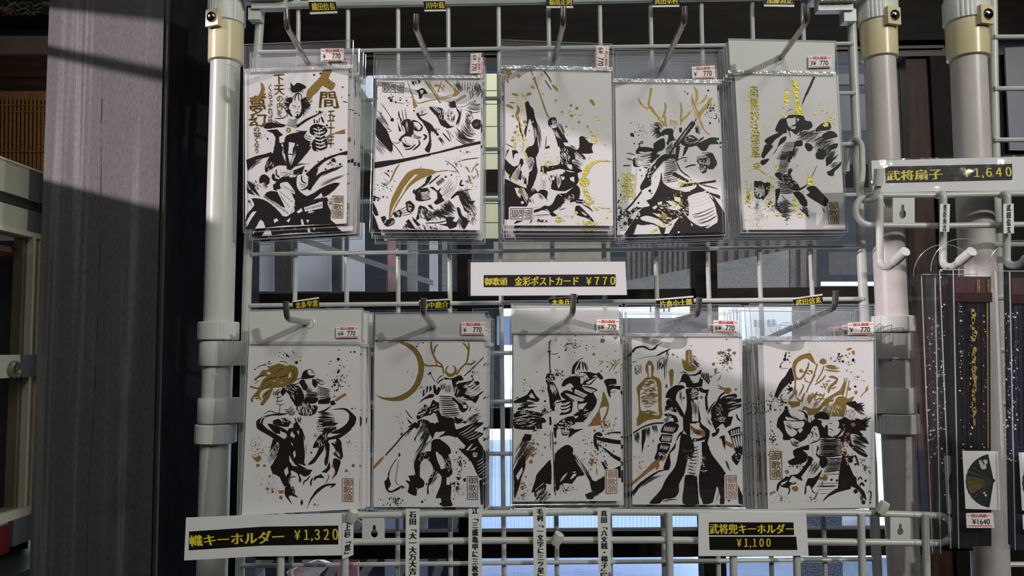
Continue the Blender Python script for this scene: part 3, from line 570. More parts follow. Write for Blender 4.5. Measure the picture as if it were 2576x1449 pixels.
# ================================================================ signs
def sign(name, paper, bands, Y, label, group=None, lam=None):
    o = MB(); quad(o, paper, Y, .0005); o = o.build(name, 'signp'); tag(o, label, 'price sign', group)
    if lam: l_ = MB(); quad(l_, lam, Y, .0002, 0, -.0003); quad(l_, lam, Y, .0001, 0, .0009); l_.build('laminate', film('laminate_film', haze=.01, gloss=.04, rough=.1, bump=.5, bscale=60) if 'laminate_film' not in bpy.data.materials else bpy.data.materials['laminate_film'], o, origin=wpos(o))
    for bq, items in bands:
        b = MB(); quad(b, bq, Y, .0001, 0, .0004); b = b.build('black_band', 'black', o, origin=wpos(o))
        m = MB()
        for s_, q_ in items: text(m, s_, q_, Y, lift=.0007, bold=.035)
        m.build('lettering', 'yellow', b, origin=wpos(b))
    return o
sign('price_sign', [(1184, 660), (1573, 658), (1577, 742), (1184, 744)], [([(1217, 692), (1548, 690), (1548, 720), (1217, 722)],
     [('御歌頭', [(1219, 699), (1276, 698), (1276, 718), (1219, 718)]), ('金彩ポストカード', [(1295, 696), (1455, 695), (1455, 718), (1295, 719)]), ('￥７７０', [(1475, 697), (1547, 696), (1547, 716), (1475, 717)])])], -.018,
     'long white price sign with one black band at the centre of the grid', lam=[(1177, 652), (1575, 647), (1580, 743), (1177, 746)])
sign('price_sign', [(2192, 404), (2576, 394), (2640, 392), (2640, 478), (2196, 484)], [([(2227, 419), (2546, 412), (2547, 452), (2229, 460)],
     [('武将扇子', [(2231, 430), (2368, 424), (2371, 451), (2230, 455)]), ('￥１,６４０', [(2425, 424), (2543, 420), (2545, 447), (2425, 449)])])], -.072,
     'glossy laminated white price sign on the fan hook rail at the right', lam=[(2190, 401), (2640, 388), (2640, 480), (2193, 487)])
sign('price_sign', [(468, 1302), (640, 1295), (860, 1292), (860, 1397), (640, 1400), (463, 1410)], [([(476, 1337), (660, 1325), (851, 1322), (851, 1369), (660, 1372), (475, 1384)],
     [('幟キーホルダー', [(477, 1347), (714, 1333), (713, 1366), (479, 1375)]), ('￥１,３２０', [(741, 1333), (849, 1330), (850, 1362), (741, 1362)])])], -.088,
     'long white price sign with a black band, fixed over the foot of the left pipe')
sign('price_sign', [(1757, 1290), (2028, 1288), (2034, 1398), (1757, 1399)], [([(1784, 1314), (1996, 1314), (1998, 1346), (1784, 1346)], [('武将兜キーホルダー', [(1785, 1318), (1996, 1318), (1997, 1343), (1786, 1343)])]),
     ([(1784, 1350), (2003, 1350), (2006, 1383), (1786, 1383)], [('￥１,１００', [(1854, 1355), (1938, 1355), (1938, 1378), (1854, 1379)])])], -.088,
     'squarish white price sign with two black bands at the lower right of the grid')
# ================================================================ hook rails
def hook_arm(x, yt, Y, parent, ytip, rail_y, capx=None, cap=True, r=.0032):
    """a rod hanging from the rail, bent forward and up into a hook with a white cap"""
    a = P(x, yt, Y); b = P(x+5, ytip, Y); 
    pts = rnd([a+Vector((0, .006, 0)), a+Vector((0, -.004, 0)), b, b+Vector((.002, -.012, -.003)), b+Vector((.005, -.034, .007))], .010, 5)
    h = MB().tube(pts, r, 12).build('hook_arm', 'wire', parent)
    MB().tube([pts[-1]+Vector((-.0018, .0130, -.0059)), pts[-1]+Vector((.0004, -.002, .0009))], r*1.3, 14).build('white_cap', 'joint', h, origin=wpos(h))
    return h
fr = thing('fan_hook_rail', P(2400, 530, -.075), 'white double-rod hook rail holding the fan packs at the right', 'hook rail')
Y = -.075
top = [P(2720, 486, Y), P(2500, 488, Y), P(2380, 491, Y), P(2210, 491, Y)]; e1 = P(2187, 530, Y)
k0 = P(2190, 491, Y); k1 = P(2190, 566, Y); cc = (k0+k1)/2; rad = (k0-k1).length/2
pts = top+arc(cc, rad, 0, math.pi, (0, 0, 1), (-1, 0, 0), 14)+[P(2210, 567, Y), P(2380, 568, Y), P(2500, 566, Y), P(2720, 563, Y)]
MB().tube(pts, .0027, 12).build('rail', 'wire', fr)
def keyplate(x0, y0, x1, y1, Y, parent, hx, hy, tilt=0):
    mb = MB(); n = 24; w = P(x1, y0, Y)-P(x0, y0, Y); h = P(x0, y1, Y)-P(x0, y0, Y); o = P(x0, y0, Y)
    U = lambda u, v, d=0: o+w*u+h*v+Vector((0, d, 0))
    hole = [(hx+.16*math.cos(a), hy+.10+.13*math.sin(a)) for a in [i*2*math.pi/16-math.pi/2+.6 for i in range(14)]]+[(hx-.075, hy-.02), (hx-.075, hy-.14), (hx, hy-.19), (hx+.075, hy-.14), (hx+.075, hy-.02)]
    out = [(0, 0), (1, 0), (1, .93), (.93, 1), (.07, 1), (0, .93)]
    tri = tessellate_polygon([[Vector((a, b, 0)) for a, b in out], [Vector((a, b, 0)) for a, b in hole]]); al = out+hole; m = len(al)
    vs = [U(a, b) for a, b in al]+[U(a, b, .0012) for a, b in al]
    fs = [tuple(t_) for t_ in tri]+[tuple(i+m for i in t_[::-1]) for t_ in tri]
    for lo_, cnt in ((0, len(out)), (len(out), len(hole))):
        for i in range(cnt): a = lo_+i; b = lo_+(i+1) % cnt; fs.append((a, b, b+m, a+m))
    return mb.add(vs, fs).build('keyhole_plate', 'joint', parent)
keyplate(2246, 484, 2301, 572, Y-.001, fr, .45, .52)
mb = MB(); mb.slab([P(2222, 497, Y+.006), P(2246, 499, Y+.006), P(2242, 525, Y+.006), P(2222, 518, Y+.006)], .001); mb.build('plate_lip', 'joint', fr)
hook_arm(2208, 492, Y-.004, fr, 668, 0); hook_arm(2367, 488, Y-.004, fr, 668, 0); hook_arm(2527, 488, Y-.004, fr, 664, 0)
# hanger that loops over the grid: thick rod with capped tip
MB().tube(rnd([P(2130, 430, .004), P(2131, 372, .004), P(2150, 345, .0), P(2168, 362, -.012), P(2170, 440, -.03), P(2160, 492, -.055), P(2178, 508, -.076), P(2200, 500, -.082), P(2210, 462, -.086)], .010, 5), .0028, 12).build('hanger', 'wire', fr)
MB().tube([P(2208, 468, -.086), P(2212, 425, -.089)], .0042, 14).build('white_cap', 'joint', fr)
MB().slab([P(2114, 362, .0), P(2132, 370, .0), P(2130, 438, .0), P(2116, 430, .0)], .001).build('plastic_tab', 'acr', fr)
# lower rail
lr = thing('keyholder_hook_rail', P(1450, 1330, -.08), 'white double-rod hook rail across the foot of the grid, carrying the paper strips', 'hook rail')
Y = -.080
k0 = P(2362, 1297, Y); k1 = P(2362, 1366, Y); cc = (k0+k1)/2; rad = (k0-k1).length/2
a0 = P(560, 1308, Y); a1 = P(560, 1370, Y); cb = (a0+a1)/2; ra = (a0-a1).length/2
pts = [P(1450, 1288, Y)]+[P(2150, 1290, Y)]+arc(cc, rad, 0, -math.pi, (0, 0, 1), (-1, 0, 0), 14)+[P(2100, 1363, Y), P(1650, 1358, Y), P(1200, 1360, Y), P(900, 1363, Y)]+arc(cb, ra, math.pi, 0, (0, 0, 1), (-1, 0, 0), 12)+[P(900, 1297, Y), P(1450, 1288, Y)]
MB().tube(pts, .0029, 12, cap=False).build('rail', 'wire', lr)
keyplate(911, 1292, 967, 1370, Y-.002, lr, .54, .55)
keyplate(2240, 1294, 2290, 1366, Y-.002, lr, .5, .5)
for x in (708, 870, 1032, 1193, 1354, 1516, 1682, 1842, 2002, 2166, 2328):
    xt = x; a = P(x, 1287+abs(x-1450)*.008, Y-.003); b = P(x+4 if x > 1300 else x-3, 1480, Y-.003)
    MB().tube([a, b], .0031, 12).build('hook_arm', 'wire', lr)
for (x, y) in ((890, 1298), (1405, 1356), (2222, 1277)):
    c = P(x, y, Y-.006); mb = MB(); mb.lathe(c+Vector((-.003, 0, -.004)), (.45, -.3, 1), [(0, .0040), (.006, .0046), (.010, .0040)], 8); mb.build('white_cap', mat('old_white_cap', (.66, .66, .58), .4) if 'old_white_cap' not in bpy.data.materials else bpy.data.materials['old_white_cap'], lr)
# paper strips
def strip_(q, tx, tq, Y, label, sp=1.0):
    o = MB(); quad(o, q, Y, .0003); o = o.build('paper_strip', 'strip'); tag(o, label, 'paper strip', 'printed paper strips on the hooks')
    m = MB(); text(m, '\n'.join(tx), tq, Y, lift=.0005, line=sp, bold=.05); m.build('lettering', 'inkt', o, origin=wpos(o))
YS = Y-.0075
strip_([(861, 1317), (889, 1310), (889, 1396), (861, 1407)], '上杉﹁毘﹂', [(866, 1321), (882, 1318), (882, 1390), (867, 1394)], YS, 'short vertical paper strip right of the long keyholder sign')
strip_([(1021, 1280), (1055, 1280), (1055, 1560), (1019, 1560)], '石田﹁大一大万大吉﹂', [(1030, 1287), (1047, 1287), (1048, 1452), (1029, 1452)], YS, 'vertical paper strip under the second lower card, left one of two')
strip_([(1179, 1280), (1212, 1280), (1212, 1560), (1177, 1560)], '江﹁三盛亀甲に三枚葉﹂', [(1188, 1276), (1203, 1276), (1203, 1464), (1188, 1464)], YS, 'vertical paper strip below the gap of the second and third lower cards')
strip_([(1341, 1276), (1373, 1276), (1376, 1560), (1343, 1560)], '毛利﹁一文字に三ツ星﹂', [(1351, 1279), (1366, 1279), (1369, 1449), (1353, 1449)], YS, 'vertical paper strip under the third lower card')
strip_([(1503, 1277), (1536, 1277), (1537, 1440), (1506, 1441)], '真田﹁六文銭・梯子﹂', [(1512, 1284), (1527, 1284), (1529, 1436), (1513, 1436)], YS, 'vertical paper strip ending above the bottom edge, right of the third lower card')
strip_([(2365, 513), (2390, 513), (2388, 583), (2364, 583)], '豊臣秀吉', [(2374, 514), (2382, 514), (2381, 581), (2372, 581)], -.0885, 'small paper strip wrapped round the middle fan hook')
strip_([(2524, 513), (2550, 512), (2551, 587), (2525, 587)], '武田信玄', [(2533, 514), (2543, 514), (2543, 586), (2534, 586)], -.0885, 'small paper strip wrapped round the fan hook at the right edge')
# clear blister tops peeking over the bottom edge
for k, (x0, x1, y) in enumerate([(1290, 1400, 1440), (1445, 1560, 1432), (1840, 1990, 1442)]):
    m = MB(); m.slab([P(x0, y, -.12), P(x1, y+8, -.12), P(x1+5, 1520, -.12), P(x0-3, 1520, -.12)], .001)
    tag(m.build('plastic_bag_top', 'film'), ['top corner of a clear bag at the bottom edge below the third lower card', 'top corner of a clear bag at the bottom edge left of the last long strip', 'top corner of a clear bag at the bottom edge below the helmet keyholder sign'][k], 'plastic bag', 'bags peeking over the bottom edge')
# ================================================================ fan packs
fanblk = mat('black_lacquered_wood', (.010, .009, .011), .3, noise=40, ncol=(.04, .015, .015), stretch=(6, 1, .4), ramp=(.5, .8))
navy = mat('navy_fan_cloth', (.012, .014, .03), .45, noise=30)
brown = mat('dark_red_fan_cord', (.045, .016, .014), .4)
goldl = mat('fan_gold_leaf', (.50, .34, .08), .35, .6, bump=.3, bscale=300)
bronze = mat('fan_worn_bronze', (.14, .10, .07), .5, noise=60)
wfl = mat('silver_white_flakes', (.5, .52, .56), .5)
def fan_pack(dx, Y, label, full=True, dy=0, cardq=True, body=None):
    o = thing('fan_pack', P(2440+dx, 680+dy, Y), label, 'fan pack', 'fan packs on the hook rail')
    X = lambda x, y, l=0: P(x+dx, y+dy, Y-l)
    sl = MB(); fq = [X(2364, 678, .009), X(2503, 678, .009), X(2530, 1384, .009), X(2396, 1378, .009)]
    sl.slab(fq, .0002); sl.slab([v+Vector((0, .024, 0)) for v in fq], .0002)
    for i, j in ((0, 3), (1, 2), (3, 2)):
        a, b = fq[i], fq[j]; sl.add([a, b, b+Vector((0, .024, 0)), a+Vector((0, .024, 0))], [(0, 1, 2, 3)])
    cpt = X(2424, 682, .009); sl.add([cpt+Vector((.027*math.cos(a), 0, .027*math.sin(a)+.0)) for a in [i*math.pi/14 for i in range(15)]], [tuple(range(15))])
    s_ = sl.build('clear_sleeve', 'tube', o)
    ed = MB()
    for (xa, xb) in ((2398, 2412), (2364, 2392), (2503, 2529)): ed.tube([X(xa, 680, .0095), X(xb, 1380, .0095)], .00045, 5)
    ed.tube([X(2364, 678, .0095), X(2503, 678, .0095)], .0004, 5)
    ed.tube([cpt+Vector((.027*math.cos(a), -.0003, .027*math.sin(a))) for a in [i*math.pi/20 for i in range(21)]], .0003, 5)
    ed.build('bright_fold', 'edge', s_, origin=wpos(s_))
    fn = MB(); fn.slab([X(2404, 696), X(2490, 696), X(2494, 1374), X(2416, 1374)], .012)
    for k in range(7):
        xk = 2409+k*12; fn.slab([X(xk, 760, .001+.0008*(k % 2)), X(xk+9, 760, .001), X(xk+10, 1130, .001), X(xk+3, 1130, .001)], .003)
    f_ = fn.build('folded_fan', body or fanblk, o)
    c = MB(); c.slab([X(2402, 695, .002), X(2493, 696, .002), X(2493, 756, .002), X(2403, 756, .002)], .004)
    for k in range(4): c.tube([X(2402, 738+k*6, .0035), X(2495, 739+k*6, .0035)], .0011, 6)
    c.build('cord_binding', brown, f_, origin=wpos(f_))
    if full:
        rr = random.Random(4); g = MB()
        for k in range(34):
            y = 785+k*8.4+rr.uniform(-3, 3); x = 2450+rr.uniform(-3, 3)+(y-785)*.004
            if k in (4, 9, 10): continue
            w = rr.uniform(3, 7); g.add([X(x-w, y-6, .0042), X(x+rr.uniform(0, 3), y-7, .0042), X(x+w, y-3, .0042), X(x+w*.8, y+6, .0042), X(x-w*.4, y+7, .0042)], [(0, 1, 2, 3, 4)])
        for x in (2459, 2463, 2487): g.slab([X(x, 703, .004), X(x+1.3, 703, .004), X(x+1.3, 735, .004), X(x, 735, .004)], .0002)
        g.slab([X(2483, 762, .004), X(2485, 762, .004), X(2487, 1128, .004), X(2485, 1128, .004)], .0002)
        g.build('gold_leaf_pattern', goldl, f_, origin=wpos(f_))
    rr = random.Random(int(dx)+99); wf = MB()
    for k in range(150):
        a, y = rr.choice(((2416, 760), (2420, 900), (2477, 900), (2441, 920), (2371, 800), (2373, 1050))) if full else (rr.uniform(2380, 2420), 900)
        x = a+rr.gauss(0, 3); y = y+rr.uniform(-120, 260); r = rr.choice((.8, 1, 1.6, 2.6)); e = rr.random()
        wf.add([X(x-r, y-r*e, .0044), X(x, y-r, .0044), X(x+r, y, .0044), X(x+r*e, y+r, .0044), X(x-r*e, y+r*.8, .0044)], [(0, 1, 2, 3, 4)])
    wf.build('white_flake_pattern', wfl, f_, origin=wpos(f_))
    pc = MB(); pc.slab([X(2421, 1134, .0052), X(2510, 1135, .0052), X(2517, 1283, .0052), X(2429, 1280, .0052)], .0004); pc = pc.build('picture_card', 'paper', o)
    fa = MB(); piv = (2500, 1209); 
    R_ = 68; ks = [math.radians(102+i*(261-102)/26) for i in range(27)]
    ring = []
    for i, a in enumerate(ks): ring.append((piv[0]+(R_*1.02+(1.2 if i % 2 else -1))*math.cos(a)*1.0, piv[1]-R_*1.0*math.sin(a)))
    for i in range(26):
        p, q = ring[i], ring[i+1]; fa.add([X(piv[0], piv[1], .0056), X(*p, .0056), X(*q, .0056+(.0004 if i % 2 else 0))], [(0, 1, 2)])
    fa.add([X(piv[0]+3.5*math.cos(a), piv[1]+4.5*math.sin(a), .006) for a in [i*.6283 for i in range(10)]], [tuple(range(10))])
    fa.build('fan_picture', mat('dark_green_black_print', (.012, .018, .014), .4) if 'dark_green_black_print' not in bpy.data.materials else bpy.data.materials['dark_green_black_print'], pc, origin=wpos(pc))
    gd = MB()
    for k in range(14):
        a = math.radians(176+k*2.6); r0 = rr.uniform(20, 38); r1 = 67; b = a+.018
        gd.add([X(piv[0]+r0*math.cos(a), piv[1]-r0*math.sin(a), .0062), X(piv[0]+r1*math.cos(a), piv[1]-r1*math.sin(a), .0062), X(piv[0]+r1*math.cos(b), piv[1]-r1*math.sin(b), .0062), X(piv[0]+r0*math.cos(b), piv[1]-r0*math.sin(b), .0062)], [(0, 1, 2, 3)])
    gd.build('gold_patch', goldl, pc, origin=wpos(pc))
    wh = MB()
    for (x, y, r) in ((2470, 1166, 6), (2478, 1162, 6), (2474, 1174, 7), (2465, 1160, 3), (2476, 1240, 3), (2480, 1246, 3)): wh.add([X(x+r*math.cos(a)*(1+.3*(i % 2)), y+r*math.sin(a), .0063) for i, a in enumerate([q*.6283 for q in range(10)])], [tuple(range(10))])
    wh.build('white_patch', wfl, pc, origin=wpos(pc))
    st = MB(); st.slab([X(2430, 1291, .0085), X(2498, 1290, .0085), X(2502, 1328, .0085), X(2432, 1328, .0085)], .0003); st = st.build('price_sticker', 'stick', o)
    def tq(x0, y0, x1, y1): return [(x0+dx, y0+dy), (x1+dx, y0+dy), (x1+dx+.8, y1+dy), (x0+dx+.8, y1+dy)]
    t1 = MB(); text(t1, 'ー税込価格ー', tq(2434, 1293, 2492, 1301), Y-.0085, lift=.0004); quad(t1, tq(2437, 1322, 2496, 1323.4), Y-.0085, .0001, 0, .0005); t1.build('red_print', 'red', st, origin=wpos(st))
    t2 = MB(); text(t2, '¥1640', tq(2446, 1305, 2490, 1319), Y-.0085, lift=.0004, bold=0); t2.build('black_print', 'inkt', st, origin=wpos(st))
    return o
fan_pack(0, -.100, 'front fan pack on the middle fan hook, its fan picture card in full view')
fan_pack(-46, -.078, 'fan pack hanging just behind and left of the front middle fan pack', dy=12, full=False)
fan_pack(142, -.098, 'navy and black fan pack cut off by the right edge of the photo', dy=4, full=False, body=navy)
